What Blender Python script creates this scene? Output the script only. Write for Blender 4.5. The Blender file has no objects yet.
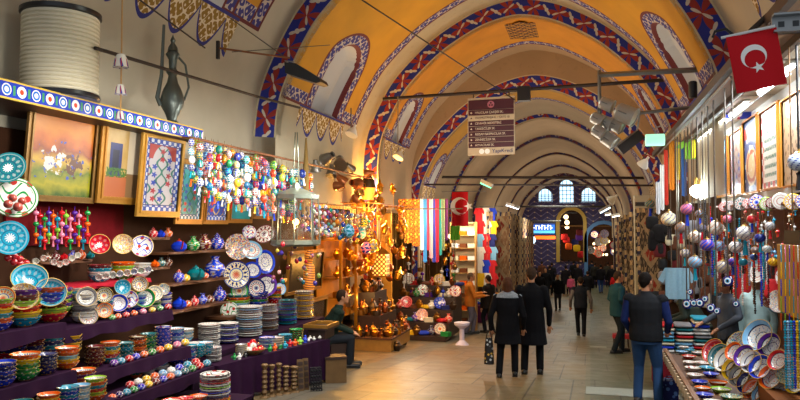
import bpy, bmesh, math, random
from math import sin, cos, pi, radians as R, sqrt, atan2
from mathutils import Vector, Matrix
random.seed(7)
sc = bpy.context.scene
# ------------------------------------------------ camera
F = 700.0
def fit_cam(vx, vy):
    y, p = .26, .04
    def pr(y, p):
        f = Vector((-sin(y)*cos(p), cos(y)*cos(p), sin(p))); r = Vector((cos(y), sin(y), 0)); u = r.cross(f)
        return 400+F*r.y/f.y, 200-F*u.y/f.y
    for _ in range(60):
        a = pr(y, p); b = pr(y+1e-4, p); c = pr(y, p+1e-4)
        j = [[(b[0]-a[0])/1e-4, (c[0]-a[0])/1e-4], [(b[1]-a[1])/1e-4, (c[1]-a[1])/1e-4]]
        d = j[0][0]*j[1][1]-j[0][1]*j[1][0]; ex, ey = a[0]-vx, a[1]-vy
        y -= (ex*j[1][1]-ey*j[0][1])/d; p -= (ey*j[0][0]-ex*j[1][0])/d
    return y, p
YAW, PITCH = fit_cam(590, 228)
cf = Vector((-sin(YAW)*cos(PITCH), cos(YAW)*cos(PITCH), sin(PITCH))); cr = Vector((cos(YAW), sin(YAW), 0)); cu = cr.cross(cf)
EYE = Vector((0, 0, 1.5))
def floor_z(y): return -.084*min(max(y, 0), 30)
def at(px, py, X=None, Y=None, Z=None, G=None):
    d = cf+cr*((px-400)/F)-cu*((py-200)/F)
    if X is not None: t = X/d.x
    elif Y is not None: t = Y/d.y
    elif Z is not None: t = (Z-1.5)/d.z
    else:
        t = 1.5/(-d.z-.084*d.y) if -d.z-.084*d.y > 1e-6 else 1e9
        if t*d.y > 30: t = (1.5+2.52)/-d.z
    return EYE+d*t
def scl(P):            # pixels per metre at point P
    return F/((Vector(P)-EYE).dot(cf))
cam = bpy.data.cameras.new('camera'); co = bpy.data.objects.new('camera', cam); sc.collection.objects.link(co)
cam.sensor_width = 36; cam.lens = 36*F/800; cam.clip_end = 300; cam.clip_start = .05
co.location = EYE; co.rotation_euler = Matrix((cr, cu, -cf)).transposed().to_euler()
sc.camera = co
# ------------------------------------------------ world, exposure, large lights
w = bpy.data.worlds.new('world'); sc.world = w; w.use_nodes = True
w.node_tree.nodes['Background'].inputs[0].default_value = (.86, .92, 1, 1)
w.node_tree.nodes['Background'].inputs[1].default_value = .62
vs = sc.view_settings; vs.view_transform = 'Standard'; vs.look = 'None'; vs.gamma = 1; vs.exposure = 0.0; vs.use_curve_mapping = False
sc.cycles.use_denoising = True; sc.cycles.max_bounces = 5; sc.cycles.diffuse_bounces = 3; sc.cycles.glossy_bounces = 2
sc.cycles.transmission_bounces = 3; sc.cycles.sample_clamp_indirect = 4
def light(kind, name, loc, power, col=(1, 1, 1), size=.2, rot=None, size_y=None, spot=None):
    l = bpy.data.lights.new(name, kind); l.energy = power; l.color = col
    if kind == 'AREA':
        l.size = size
        if size_y: l.shape = 'RECTANGLE'; l.size_y = size_y
    else: l.shadow_soft_size = size
    if spot: l.spot_size = R(spot); l.spot_blend = .7
    o = bpy.data.objects.new(name, l); o.location = loc; sc.collection.objects.link(o)
    if rot is not None:
        if isinstance(rot, Vector) : o.rotation_euler = (rot-Vector(loc)).to_track_quat('-Z', 'Y').to_euler()
        else: o.rotation_euler = rot
    return o
WARM = (1, .62, .25); AMB = (1, .45, .09); COOL = (.86, .95, 1); GREEN = (.72, 1, .86)
# unseen area fills added along the street, facing down and up at the vault
for y in (6, 13, 20, 28, 38, 48):
    light('AREA', 'street_fill', (-1.6, y, 4.6-.04*y), 44 if y < 30 else 120, (.92, 1, .86), 2.2, (0, 0, 0), .5)
    light('AREA', 'vault_fill', (-1.6, y+.5, 2.5-.05*y), 88 if y > 9 else 55, (1, .9, .74), 2.6, (pi, 0, 0), 1.0)
# area fills added before the tiled shelf for its halogen spots, amber lamps of the brass stall, lamps of the textile stall
for y, p in ((5.0, 46), (6.6, 50), (8.2, 52), (9.8, 48), (11.4, 42)):
    light('AREA', 'halogen_fill', (-3.7, y, 2.4), p, (1, .95, .86), .25, Vector((-5.1, y+.3, .5)), 1.2)
for x, y, z, p in ((-5.3, 14.3, 1.5, 70), (-4.9, 16.2, 1.7, 90), (-5.35, 17.0, 2.5, 90), (-5.9, 17.9, 1.9, 150), (-6.6, 15.2, .6, 60), (-4.3, 15.0, .6, 30), (-6.4, 19.5, 2.4, 90), (-4.3, 13.6, 1.3, 14), (-4.5, 14.6, 1.9, 50)):  # a weak one is added near the seated man to brighten his face
    light('POINT', 'amber_lamp', (x, y, z), p*1.9, (1, .47, .09), .12)
for x, y, z, p in ((-4.4, 18.0, 1.75, 60), (-3.9, 17.0, 1.0, 55), (-4.6, 18.0, .5, 40), (-4.6, 21.8, 1.5, 60), (-3.6, 20.4, 1.9, 50), (-3.4, 23.6, 1.6, 50), (-4.4, 28, 1.3, 60), (-4.4, 35, 1.0, 90), (1.6, 29, 1.2, 60), (1.6, 36, .9, 90), (1.6, 44, .8, 90), (-4.3, 43, .8, 90)):  # those just before the goods stand are added to brighten it
    light('POINT', 'stall_lamp', (x, y, z), p, (1, .8, .55), .15)
# ------------------------------------------------ node maths
class G:
    def __init__(s, name):
        s.m = bpy.data.materials.new(name); s.m.use_nodes = True; s.t = s.m.node_tree; s.n = s.t.nodes; s.b = s.n['Principled BSDF']
    def node(s, k, **kw):
        n = s.n.new(k)
        for a, b in kw.items(): setattr(n, a, b)
        return n
    def put(s, sock, v):
        if isinstance(v, (S, C)): s.t.links.new(v.s, sock)
        elif isinstance(v, bpy.types.NodeSocket): s.t.links.new(v, sock)
        elif isinstance(v, (tuple, list)): sock.default_value = tuple(v)+((1,) if len(v) == 3 and sock.type == 'RGBA' else ())
        else: sock.default_value = v
    def op(s, o, *a):
        n = s.node('ShaderNodeMath', operation=o)
        for i, x in enumerate(a): s.put(n.inputs[i], x)
        return S(s, n.outputs[0])
    def mix(s, f, a, b):
        n = s.node('ShaderNodeMix', data_type='RGBA'); s.put(n.inputs[0], f); s.put(n.inputs[6], a); s.put(n.inputs[7], b)
        return C(s, n.outputs[2])
    def xyz(s, which='Object'):
        c = s.node('ShaderNodeTexCoord'); p = s.node('ShaderNodeSeparateXYZ'); s.t.links.new(c.outputs[which], p.inputs[0])
        return [S(s, o) for o in p.outputs]
    def coord(s, which='Object'): return s.node('ShaderNodeTexCoord').outputs[which]
    def noise(s, scale, detail=3, which='Object', sc3=None):
        n = s.node('ShaderNodeTexNoise'); n.inputs['Scale'].default_value = scale; n.inputs['Detail'].default_value = detail
        v = s.coord(which)
        if sc3:
            m = s.node('ShaderNodeVectorMath', operation='MULTIPLY'); s.t.links.new(v, m.inputs[0]); m.inputs[1].default_value = sc3; v = m.outputs[0]
        s.t.links.new(v, n.inputs['Vector']); return S(s, n.outputs['Fac'])
    def voro(s, scale, which='Object', out='Distance', sc3=None):
        n = s.node('ShaderNodeTexVoronoi'); n.inputs['Scale'].default_value = scale; v = s.coord(which)
        if sc3:
            m = s.node('ShaderNodeVectorMath', operation='MULTIPLY'); s.t.links.new(v, m.inputs[0]); m.inputs[1].default_value = sc3; v = m.outputs[0]
        s.t.links.new(v, n.inputs['Vector']); return S(s, n.outputs[out]) if out == 'Distance' else n.outputs[out]
    def ocol(s): return C(s, s.node('ShaderNodeObjectInfo').outputs['Color'])
    def orand(s): return S(s, s.node('ShaderNodeObjectInfo').outputs['Random'])
    def ramp(s, f, cols, const=True):
        n = s.node('ShaderNodeValToRGB'); r = n.color_ramp; r.interpolation = 'CONSTANT' if const else 'LINEAR'
        k = len(cols)
        for i, c in enumerate(cols):
            e = r.elements[i] if i < 2 else r.elements.new(.5)
            e.position = i/k if const else i/(k-1)
        for i, c in enumerate(cols): r.elements[i].position = i/k if const else i/(k-1); r.elements[i].color = tuple(c)+(1,)
        s.put(n.inputs[0], f); return C(s, n.outputs[0])
    def bump(s, h, st=.3, d=.02):
        n = s.node('ShaderNodeBump'); n.inputs['Strength'].default_value = st; n.inputs['Distance'].default_value = d
        s.put(n.inputs['Height'], h); s.t.links.new(n.outputs[0], s.b.inputs['Normal'])
    def done(s, col=None, rough=.6, metal=0, emit=None, es=0, coat=0, alpha=None, trans=0, sheen=0):
        if col is not None: s.put(s.b.inputs['Base Color'], col)
        s.put(s.b.inputs['Roughness'], rough); s.put(s.b.inputs['Metallic'], metal)
        if emit is not None: s.put(s.b.inputs['Emission Color'], emit); s.put(s.b.inputs['Emission Strength'], es)
        if coat: s.b.inputs['Coat Weight'].default_value = coat
        if trans: s.b.inputs['Transmission Weight'].default_value = trans
        if alpha is not None: s.put(s.b.inputs['Alpha'], alpha)
        return s.m
class C:
    def __init__(s, g, k): s.g, s.s = g, k
class S(C):
    def __add__(a, b): return a.g.op('ADD', a, b)
    __radd__ = __add__
    def __sub__(a, b): return a.g.op('SUBTRACT', a, b)
    def __rsub__(a, b): return a.g.op('SUBTRACT', b, a)
    def __mul__(a, b): return a.g.op('MULTIPLY', a, b)
    __rmul__ = __mul__
    def __truediv__(a, b): return a.g.op('DIVIDE', a, b)
    def __lt__(a, b): return a.g.op('LESS_THAN', a, b)
    def __gt__(a, b): return a.g.op('GREATER_THAN', a, b)
    def __and__(a, b): return a.g.op('MULTIPLY', a, b)
    def __or__(a, b): return a.g.op('MAXIMUM', a, b)
    def abs(a): return a.g.op('ABSOLUTE', a)
    def sin(a): return a.g.op('SINE', a)
    def cos(a): return a.g.op('COSINE', a)
    def fr(a): return a.g.op('FRACT', a)
    def floor(a): return a.g.op('FLOOR', a)
    def pow(a, b): return a.g.op('POWER', a, b)
    def sqrt(a): return a.g.op('SQRT', a)
    def atan2(a, b): return a.g.op('ARCTAN2', a, b)
_M = {}
def srgb(h):
    if isinstance(h, str):
        h = [int(h[i:i+2], 16)/255 for i in (0, 2, 4)]
        return tuple(c/12.92 if c <= .04045 else ((c+.055)/1.055)**2.4 for c in h)
    return h
def plain(h, rough=.6, metal=0, emit=0, coat=0, nz=0, nscale=8, bump=0):
    k = (h, rough, metal, emit, coat, nz, nscale, bump)
    if k in _M: return _M[k]
    g = G('paint_'+str(h)); c = srgb(h); col = c
    if nz:
        n = g.noise(nscale, 5); col = g.mix(n, tuple(x*(1-nz) for x in c), tuple(min(1, x*(1+nz)) for x in c))
    if bump: g.bump(g.noise(nscale*3, 4), bump, .01)
    if rough >= .8: g.b.inputs['Specular IOR Level'].default_value = .12
    _M[k] = g.done(col, rough, metal, c if emit else None, emit, coat)
    return _M[k]
def objcol(rough=.5, metal=0, coat=0, key='oc', nz=.0):
    k = (key, rough, metal, coat, nz)
    if k not in _M:
        g = G('object_colour'); c = g.ocol()
        if nz: c = g.mix(g.noise(30)*nz*2, c, (0, 0, 0))
        _M[k] = g.done(c, rough, metal, coat=coat)
    return _M[k]
# ------------------------------------------------ mesh builder
class MB:
    def __init__(s): s.v, s.f, s.m, s.uv, s.mats, s.T = [], [], [], [], [], Matrix()
    def mi(s, m):
        if m not in s.mats: s.mats.append(m)
        return s.mats.index(m)
    def add(s, vs, fs, m, uvs=None):
        o = len(s.v); s.v += [s.T @ Vector(v) for v in vs]; i = s.mi(m)
        for k, f in enumerate(fs):
            s.f.append([o+a for a in f]); s.m.append(i); s.uv.append(uvs[k] if uvs else None)
        return s
    def box(s, a, b, m):
        x0, y0, z0 = a; x1, y1, z1 = b
        return s.add([(x0,y0,z0),(x1,y0,z0),(x1,y1,z0),(x0,y1,z0),(x0,y0,z1),(x1,y0,z1),(x1,y1,z1),(x0,y1,z1)],
            [(0,3,2,1),(4,5,6,7),(0,1,5,4),(1,2,6,5),(2,3,7,6),(3,0,4,7)], m)
    def lathe(s, prof, m, n=16, c=(0,0,0), ms=None):
        vs = []; fs = []; k = len(prof); m0 = s.mi(m)
        for r, z in prof:
            for j in range(n):
                a = 2*pi*j/n; vs.append((c[0]+r*cos(a), c[1]+r*sin(a), c[2]+z))
        for i in range(k-1):
            for j in range(n): fs.append((i*n+j, i*n+(j+1)%n, (i+1)*n+(j+1)%n, (i+1)*n+j))
        if ms is None:
            s.add(vs, fs, m)
        else:
            o = len(s.v); s.v += [s.T @ Vector(v) for v in vs]
            for q, f in enumerate(fs): s.f.append([o+a for a in f]); s.m.append(s.mi(ms[q//n])); s.uv.append(None)
        if prof[0][0] > 1e-4: s.add([vs[j] for j in range(n)], [tuple(reversed(range(n)))], m)
        if prof[-1][0] > 1e-4: s.add([vs[(k-1)*n+j] for j in range(n)], [tuple(range(n))], ms[-1] if ms else m)
        return s
    def tube(s, pts, r, m, n=6, r2=None):
        pts = [Vector(p) for p in pts]; k = len(pts); vs = []; up = Vector((0, 0, 1)); prev = None
        for i, p in enumerate(pts):
            d = (pts[min(i+1, k-1)]-pts[max(i-1, 0)]).normalized()
            a = d.cross(up if abs(d.z) < .95 else Vector((1, 0, 0))).normalized()
            if prev is not None and a.dot(prev) < 0: a = -a
            prev = a; b = d.cross(a); rr = r if r2 is None else r+(r2-r)*i/(k-1)
            if isinstance(r, (list, tuple)): rr = r[i]
            for j in range(n): t = 2*pi*j/n; vs.append(p+a*rr*cos(t)+b*rr*sin(t))
        fs = [(i*n+j, i*n+(j+1)%n, (i+1)*n+(j+1)%n, (i+1)*n+j) for i in range(k-1) for j in range(n)]
        fs += [tuple(reversed(range(n))), tuple((k-1)*n+j for j in range(n))]
        return s.add(vs, fs, m)
    def ball(s, c, r, m, n=10, h=6, sq=(1, 1, 1)):
        vs = [(c[0], c[1], c[2]-r*sq[2])]; fs = []
        for i in range(1, h):
            p = pi*i/h
            for j in range(n): a = 2*pi*j/n; vs.append((c[0]+r*sq[0]*sin(p)*cos(a), c[1]+r*sq[1]*sin(p)*sin(a), c[2]-r*sq[2]*cos(p)))
        vs.append((c[0], c[1], c[2]+r*sq[2])); L = len(vs)-1
        for j in range(n):
            fs.append((0, 1+(j+1)%n, 1+j)); fs.append((L, L-n+j, L-n+(j+1)%n))
        for i in range(h-2):
            for j in range(n): fs.append((1+i*n+j, 1+i*n+(j+1)%n, 1+(i+1)*n+(j+1)%n, 1+(i+1)*n+j))
        return s.add(vs, fs, m)
    def prism(s, poly, d0, d1, m, ax='Y', side=None):   # poly in 2-D, extruded d0..d1; ax = normal axis
        def q(p, d): return {'Y': (p[0], d, p[1]), 'Z': (p[0], p[1], d), 'X': (d, p[0], p[1])}[ax]
        n = len(poly); vs = [q(p, d0) for p in poly]+[q(p, d1) for p in poly]
        s.add(vs, [tuple(range(n)), tuple(reversed(range(n, 2*n)))], m)
        return s.add(vs, [(i, (i+1) % n, n+(i+1) % n, n+i) for i in range(n)], side or m)
    def grid(s, fn, nu, nv, m, uv=True, matf=None):      # fn(u,v)->(xyz, (U,V)), u,v in 0..1
        vs = []; U = []
        for i in range(nu+1):
            for j in range(nv+1):
                p, t = fn(i/nu, j/nv); vs.append(p); U.append(t)
        fs = []; uvs = []
        for i in range(nu):
            for j in range(nv):
                q = (i*(nv+1)+j, (i+1)*(nv+1)+j, (i+1)*(nv+1)+j+1, i*(nv+1)+j+1); fs.append(q); uvs.append([U[a] for a in q])
        return s.add(vs, fs, m, uvs)
    def mesh(s, name, smooth=True):
        me = bpy.data.meshes.new(name); me.from_pydata([tuple(v) for v in s.v], [], s.f)
        for m in s.mats: me.materials.append(m)
        for p, i in zip(me.polygons, s.m): p.material_index = i
        if any(u for u in s.uv):
            l = me.uv_layers.new(name='UVMap')
            for p, u in zip(me.polygons, s.uv):
                if u:
                    for a, b in zip(p.loop_indices, u): l.data[a].uv = b
        if smooth:
            me.polygons.foreach_set('use_smooth', [True]*len(me.polygons))
            try: me.set_sharp_from_angle(angle=R(38))
            except Exception: pass
        me.update(); return me
    def obj(s, name, parent=None, smooth=True, loc=None, rot=None):
        return link(name, s.mesh(name, smooth), parent, loc, rot)
def link(name, me, parent=None, loc=None, rot=None):
    o = bpy.data.objects.new(name, me); sc.collection.objects.link(o)
    if parent is not None: o.parent = parent
    if loc is not None: o.location = loc
    if rot is not None: o.rotation_euler = rot
    return o
def tag(o, label, cat, group=None):
    o['label'] = label; o['category'] = cat
    if group: o['group'] = group
    return o
def thing(name, label, cat, loc=(0,0,0), rot=(0,0,0), group=None):
    o = bpy.data.objects.new(name, None); sc.collection.objects.link(o); o.location = loc; o.rotation_euler = rot; o.empty_display_size = .1
    return tag(o, label, cat, group)
def struct(o): o['kind'] = 'structure'; return o
def dup(o, loc=None, rot=None, label=None, col=None, scale=None, group=None, pcols=None):
    def cp(a, par):
        c = a.copy(); sc.collection.objects.link(c)
        if par is not None: c.parent = par
        for ch in KIDS.get(a.name, []): cp(ch, c)
        return c
    r = cp(o, None)
    if loc is not None: r.location = loc
    if rot is not None: r.rotation_euler = rot
    if scale is not None: r.scale = (scale,)*3 if not isinstance(scale, tuple) else scale
    if label: r['label'] = label
    if group: r['group'] = group
    if col is not None: r.color = tuple(col)+(1,)
    return r
KIDS = {}
ALLP = []
class Proto:      # first use moves the original, later uses copy it with its parts
    def __init__(s, o, kids=()): s.o, s.kids, s.used = o, list(kids), False; ALLP.append(s)
    def __call__(s, loc, rot=(0,0,0), label=None, cat=None, col=None, scale=None, group=None, kcol=None):
        if not s.used: r, ks, s.used = s.o, s.kids, True
        else:
            r = s.o.copy(); sc.collection.objects.link(r); ks = []
            for k in s.kids: c = k.copy(); sc.collection.objects.link(c); c.parent = r; ks.append(c)
        r.location = loc; r.rotation_euler = rot
        if scale is not None: r.scale = (scale,)*3 if not isinstance(scale, tuple) else scale
        if label: r['label'] = label
        if cat: r['category'] = cat
        if group: r['group'] = group
        elif 'group' in r: del r['group']
        if col is not None:
            r.color = tuple(srgb(col))+(1,)
            for k in ks: k.color = r.color
        if kcol is not None:
            for k in ks: k.color = tuple(srgb(kcol))+(1,)
        return r
def proto(name, cat, mb, kids=()):
    o = mb.obj(name); o['category'] = cat; o['label'] = name.replace('_', ' ')
    return Proto(o, [k.obj(n, o) for n, k in kids])
ORD = 'first second third fourth fifth sixth seventh eighth ninth tenth eleventh twelfth thirteenth fourteenth fifteenth sixteenth seventeenth eighteenth nineteenth twentieth'.split()
def nth(i):
    if i < 20: return ORD[i]
    t = ['twenty', 'thirty', 'forty', 'fifty', 'sixty', 'seventy'][(i+1)//10-2]
    return t+'-'+ORD[(i+1) % 10-1] if (i+1) % 10 else t[:-1]+'ieth'
PAL = {'red': 'cc1420', 'blue': '1238c4', 'turquoise': '0a98b8', 'green': '148a3c', 'yellow': 'ecbc14', 'orange': 'ea5c0c', 'white': 'eae8e2', 'purple': '5c249c', 'pale blue': '7ab4dc', 'pink': 'e07a9a', 'dark blue': '14206a', 'brown': '6a3a20', 'lime green': '8ac83a', 'maroon': '6a1820', 'black': '1c1c20', 'cream': 'e0d4b4', 'teal': '046c74', 'grey': '8a8a90'}
# ------------------------------------------------ hall structure
CX, HW = -1.67, 4.0
T = [(4.0,3.1),(3.95,3.6),(3.8,4.15),(3.4,4.95),(3.0,5.5),(2.2,6.25),(1.4,6.75),(.75,7.02),(0,7.15)]
def smooth_pts(P, n=6):
    out = []
    for i in range(len(P)-1):
        p0 = P[max(i-1,0)]; p1 = P[i]; p2 = P[i+1]; p3 = P[i+2] if i+2 < len(P) else (-P[i][0], P[i][1])
        for k in range(n):
            t = k/n
            out.append(tuple(.5*((2*p1[a])+(-p0[a]+p2[a])*t+(2*p0[a]-5*p1[a]+4*p2[a]-p3[a])*t*t+(-p0[a]+3*p1[a]-3*p2[a]+p3[a])*t**3) for a in (0,1)))
    return out+[P[-1]]
HALF = [(4.0, z) for z in (2.0, 2.4, 2.75)]+smooth_pts(T)
def profile(off=0, dz=0, k=1.0, HALF=HALF, low=1.1):      # list of (x, z, v): v = arc length from the impost, both sides
    h = []
    for i, (x, z) in enumerate(HALF):
        a = HALF[max(i-1,0)]; b = HALF[i+1] if i+1 < len(HALF) else (-HALF[i-1][0], HALF[i-1][1])
        n = Vector((-(b[1]-a[1]), b[0]-a[0])).normalized()
        h.append((x+n.x*off, z+n.y*off))
    v = [0]
    for a, b in zip(HALF, HALF[1:]): v.append(v[-1]+math.dist(a, b))
    v = [q-low for q in v]
    L = [(-x*k, z*k+3.1*(1-k)+dz, q) for (x, z), q in zip(h, v)]
    Rr = [(x*k, z*k+3.1*(1-k)+dz, q) for (x, z), q in zip(h, v)][:-1]
    return L+Rr[::-1]
VTOP = sum(math.dist(a, b) for a, b in zip(HALF, HALF[1:]))-1.1
PLASTER = 'b3a284'
def plaster_mat(name, c, nz=.13):
    g = G(name); n = g.noise(1.1, 6); n2 = g.noise(7, 5); c = srgb(c)
    col = g.mix(n, tuple(x*(1-nz*1.6) for x in c), tuple(min(1, x*(1+nz)) for x in c))
    crack = g.voro(.55, out='Distance')
    col = g.mix((n2 > .62)*.25, col, tuple(x*.62 for x in c))
    g.bump(n2, .25, .02); return g.done(col, .85)
M_pl = plaster_mat('cream_plaster', 'aca48e'); M_pl2 = plaster_mat('buff_plaster', 'a38a6c'); M_wall = plaster_mat('wall_plaster', 'b9b29e', .16)
def band_mat(name='floral_band', ground='1a2a94', red='9c2c22', white='d8cfc0', edge='cfc2a0'):
    g = G(name); u, v, _ = g.xyz('UV')          # u: along (1 = one motif), v: 0..1 across
    x = u.fr()-.5; y = (v-.5)*.62; a = y.atan2(x); r = (x*x+y*y).sqrt()
    pet = ((a*3.0+.4).cos()).abs(); red_m = r < (pet.pow(1.3)*.44+.04)
    x2 = (u+.5).fr()-.5; a2 = y.atan2(x2); r2 = (x2*x2+y*y).sqrt()
    w_m = (r2 < (((a2*2.0).sin()).abs().pow(2.6)*.24)) & ((a2*1.0).sin()*(a2).cos() > 0)
    w3 = (r < (((a*2.0-.5).sin()).abs().pow(5)*.27)) & ((a.sin()*a.cos()) < 0)
    dot = r2 < .07
    c = g.mix(red_m, srgb(ground), srgb(red)); c = g.mix(w_m | w3 | dot, c, srgb(white))
    n = g.noise(40, 2); c = g.mix(((v < .07) | (v > .93)), c, srgb(edge))
    return g.done(g.mix(n*.3, c, (.02, .02, .03)), .75)
M_band = band_mat(); 
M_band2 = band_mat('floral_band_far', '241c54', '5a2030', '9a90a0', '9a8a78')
def curl(g, u, v, f=1.0):              # arabesque scroll mask on two coordinates
    a = ((u*(9*f)).sin()+(v*(9*f)+(u*(4.5*f)).sin()*1.5).sin()); b = ((u*(17*f)).cos()*(v*(15*f)).sin())
    return ((a.abs() < .28) | (b > .62))
def border_col(g, u, v, f=1.0): return g.mix(curl(g, u, v, f), srgb('2a2c7c'), srgb('b4aca4'))
M_scroll = (lambda g: g.done(border_col(g, *g.xyz('UV')[:2], 2.2), .75))(G('scroll_border'))
def bay_mat(name, length, foot, u_n, w_n, top, far, base, yellow='b98414', full=True, f=2.4):
    # u = metres along the hall from the arch, v = metres along the arc above the impost
    g = G(name); u, v, _ = g.xyz('UV'); bw = .29
    inside = (v > foot) & (u < far)
    d_foot = (v > foot) & (v < foot+bw); d_far = (u > far-bw) & (u < far)
    # niche = capsule standing on the foot
    ex = (u-u_n); ey = g.op('MAXIMUM', v-(top-w_n), 0.0); rr = (ex*ex+ey*ey).sqrt()
    nic = (rr < w_n) & (v > foot+bw*.0); ring = (rr < w_n+bw) & (v > foot)
    border = (d_foot | d_far | ring) & inside
    line = (((rr-(w_n+bw)).abs() < .03) | ((u-far).abs() < .03) | ((u-(far-bw)).abs() < .025) | ((v-foot).abs() < .03) | ((rr-w_n).abs() < .03)) & (v > foot-.03) & (u < far+.03)
    yel = g.mix(g.noise(1.6, 6), tuple(x*.72 for x in srgb(yellow)), tuple(min(1, x*1.25) for x in srgb(yellow)))
    pl = g.mix(g.noise(1.3, 6), tuple(x*.72 for x in srgb(base)), tuple(min(1, x*1.12) for x in srgb(base)))
    c = g.mix(inside, pl, yel); c = g.mix(border, c, border_col(g, u, v, f)); c = g.mix(line, c, srgb('5c1a20'))
    c = g.mix(nic & inside & ((rr-w_n).abs() > .03), c, srgb('aeb4bc'))
    # fringe of pendants under the foot
    s = ((u-u_n)*(pi/.7)).cos().abs(); depth = .14+s.pow(.8)*.5; dv = foot-v
    fr = (dv > 0) & (dv < depth) & ((u-u_n).abs() < w_n+bw+.25)
    fcol = g.mix(((dv > depth-.07) | (dv < .05)), g.mix(curl(g, u, v, 3), srgb('8a6a1c'), srgb('d8ccb0')), srgb('20267a'))
    c = g.mix(fr, c, fcol)
    medal = None
    return g.done(c, .8)
def bay_mesh(y0, y1, prof, m, niche=None, nu=24):
    mb = MB()
    def fn(a, b):
        i = min(int(round(b*(len(prof)-1))), len(prof)-1); x, z, v = prof[i]; y = y0+(y1-y0)*a
        p = Vector((CX+x, y, z))
        return p, (y-y0, v)
    # niche recess: refine by displacing outwards
    if niche:
        un, wn, top, foot = niche
        fine = []
        for i in range(len(prof)-1):
            k = 5 if abs(prof[i][2]-1.5) < 2.2 else 1
            for q in range(k): t = q/k; fine.append(tuple(prof[i][c]*(1-t)+prof[i+1][c]*t for c in range(3)))
        fine.append(prof[-1])
        def fn(a, b):
            i = int(round(b*(len(fine)-1))); x, z, v = fine[i]; y = y0+(y1-y0)*a
            u = y-y0; ey = max(v-(top-wn), 0); rr = sqrt((u-un)**2+ey*ey); d = 0
            if rr < wn and v > foot: d = .3*min(1, (wn-rr)/.10, (v-foot)/.1)
            return Vector((CX+x*(1+d/4), y, z+(d*.15 if d else 0))), (u, v)
        mb.grid(fn, int((y1-y0)/.09), len(fine)-1, m); return mb
    mb.grid(fn, nu, len(prof)-1, m); return mb
ARCH = [(11.1, 0, 1), (17.2, 0, 1), (21.6, -.95, 1.0), (26.6, -1.0, .97), (31.5, -1.0, .93), (37.5, -1.08, .92), (43.5, -1.15, .9), (48.5, -1.3, .88)]
RIB = .42
def rib(i, y, dz, k, m, outer=None, plas=M_pl):
    """front ring (painted), intrados, and the plaster face up to the bay before it"""
    HL = [(4.0, -2.2)]+HALF if i > 1 else HALF[3:]; lw = 5.3 if i > 1 else 0
    if outer and i == 1: outer = outer[3:-3]
    po = profile(0, dz, k, HL, lw); pi_ = profile(RIB, dz, k, HL, lw); mb = MB(); n = len(po)
    if outer and i > 1: outer = [(outer[0][0], -2.2+dz, 0)]+list(outer)+[(outer[-1][0], -2.2+dz, 0)]
    L = [0]
    for a, b in zip(po, po[1:]): L.append(L[-1]+math.dist(a[:2], b[:2]))
    per = .68
    def f1(a, b):
        j = int(round(a*(n-1))); o, q = po[j], pi_[j]
        return Vector((CX+o[0]*(1-b)+q[0]*b, y, o[1]*(1-b)+q[1]*b)), (L[j]/per, b)
    mb.grid(f1, n-1, 1, m)
    def f2(a, b):
        j = int(round(a*(n-1))); q = pi_[j]; return Vector((CX+q[0], y+.22*b, q[1])), (0, 0)
    mb.grid(f2, n-1, 1, plas)
    if outer:
        def f3(a, b):
            j = int(round(a*(n-1))); o, q = outer[j], po[j]
            return Vector((CX+o[0]*(1-b)+q[0]*b, y, o[1]*(1-b)+q[1]*b)), (0, 0)
        mb.grid(f3, n-1, 1, plas)
    o = mb.obj('trim_%d' % i, smooth=False); struct(o)
BAYP = [dict(foot=.82, u_n=2.05, w_n=.68, top=2.5, far=4.0), dict(foot=.9, u_n=1.35, w_n=.5, top=2.3, far=2.75)]
# bay 0, towards the camera
p_out = profile()
g0 = bay_mat('bay_paint_near', 8, 1.72, 5.7, .85, 4.6, 7.7, 'b9b29e')
b0 = bay_mesh(2.6, 11.1, p_out, g0, nu=60); struct(b0.obj('ceiling'))
prev = p_out
for i, (y, dz, k) in enumerate(ARCH):
    nxt = ARCH[i+1] if i+1 < len(ARCH) else (51.5, dz, k)
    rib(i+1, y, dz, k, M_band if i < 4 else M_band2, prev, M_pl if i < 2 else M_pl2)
    pin = profile(RIB, dz, k)
    if i < 2:
        P = BAYP[i]; mid = y+P['far']+.04
        m = bay_mat('bay_paint_%s' % 'ab'[i], 0, P['foot'], P['u_n'], P['w_n'], P['top'], P['far'], 'aca48e' if i == 0 else 'a38a6c', 'b8860c' if i == 0 else 'bc8008')
        struct(bay_mesh(y, mid, pin, m, (P['u_n'], P['w_n'], P['top'], P['foot'])).obj('ceiling'))
        # step back out to the plain bay
        po = profile(0, dz, k) if i == 0 else profile(.2, dz, k)
        st = MB(); n = len(pin)
        st.grid(lambda a, b: (Vector((CX+pin[int(round(a*(n-1)))][0]*(1-b)+po[int(round(a*(n-1)))][0]*b, mid, pin[int(round(a*(n-1)))][1]*(1-b)+po[int(round(a*(n-1)))][1]*b)), (0, 0)), n-1, 1, M_pl)
        struct(st.obj('ceiling'))
        struct(bay_mesh(mid, nxt[0], po, M_pl if i == 0 else M_pl2).obj('ceiling')); prev = po
    else:
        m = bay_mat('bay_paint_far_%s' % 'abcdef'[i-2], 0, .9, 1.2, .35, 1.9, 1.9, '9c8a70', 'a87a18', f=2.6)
        struct(bay_mesh(y, nxt[0], pin, m if i < 3 else M_pl2).obj('ceiling')); prev = pin
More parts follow.
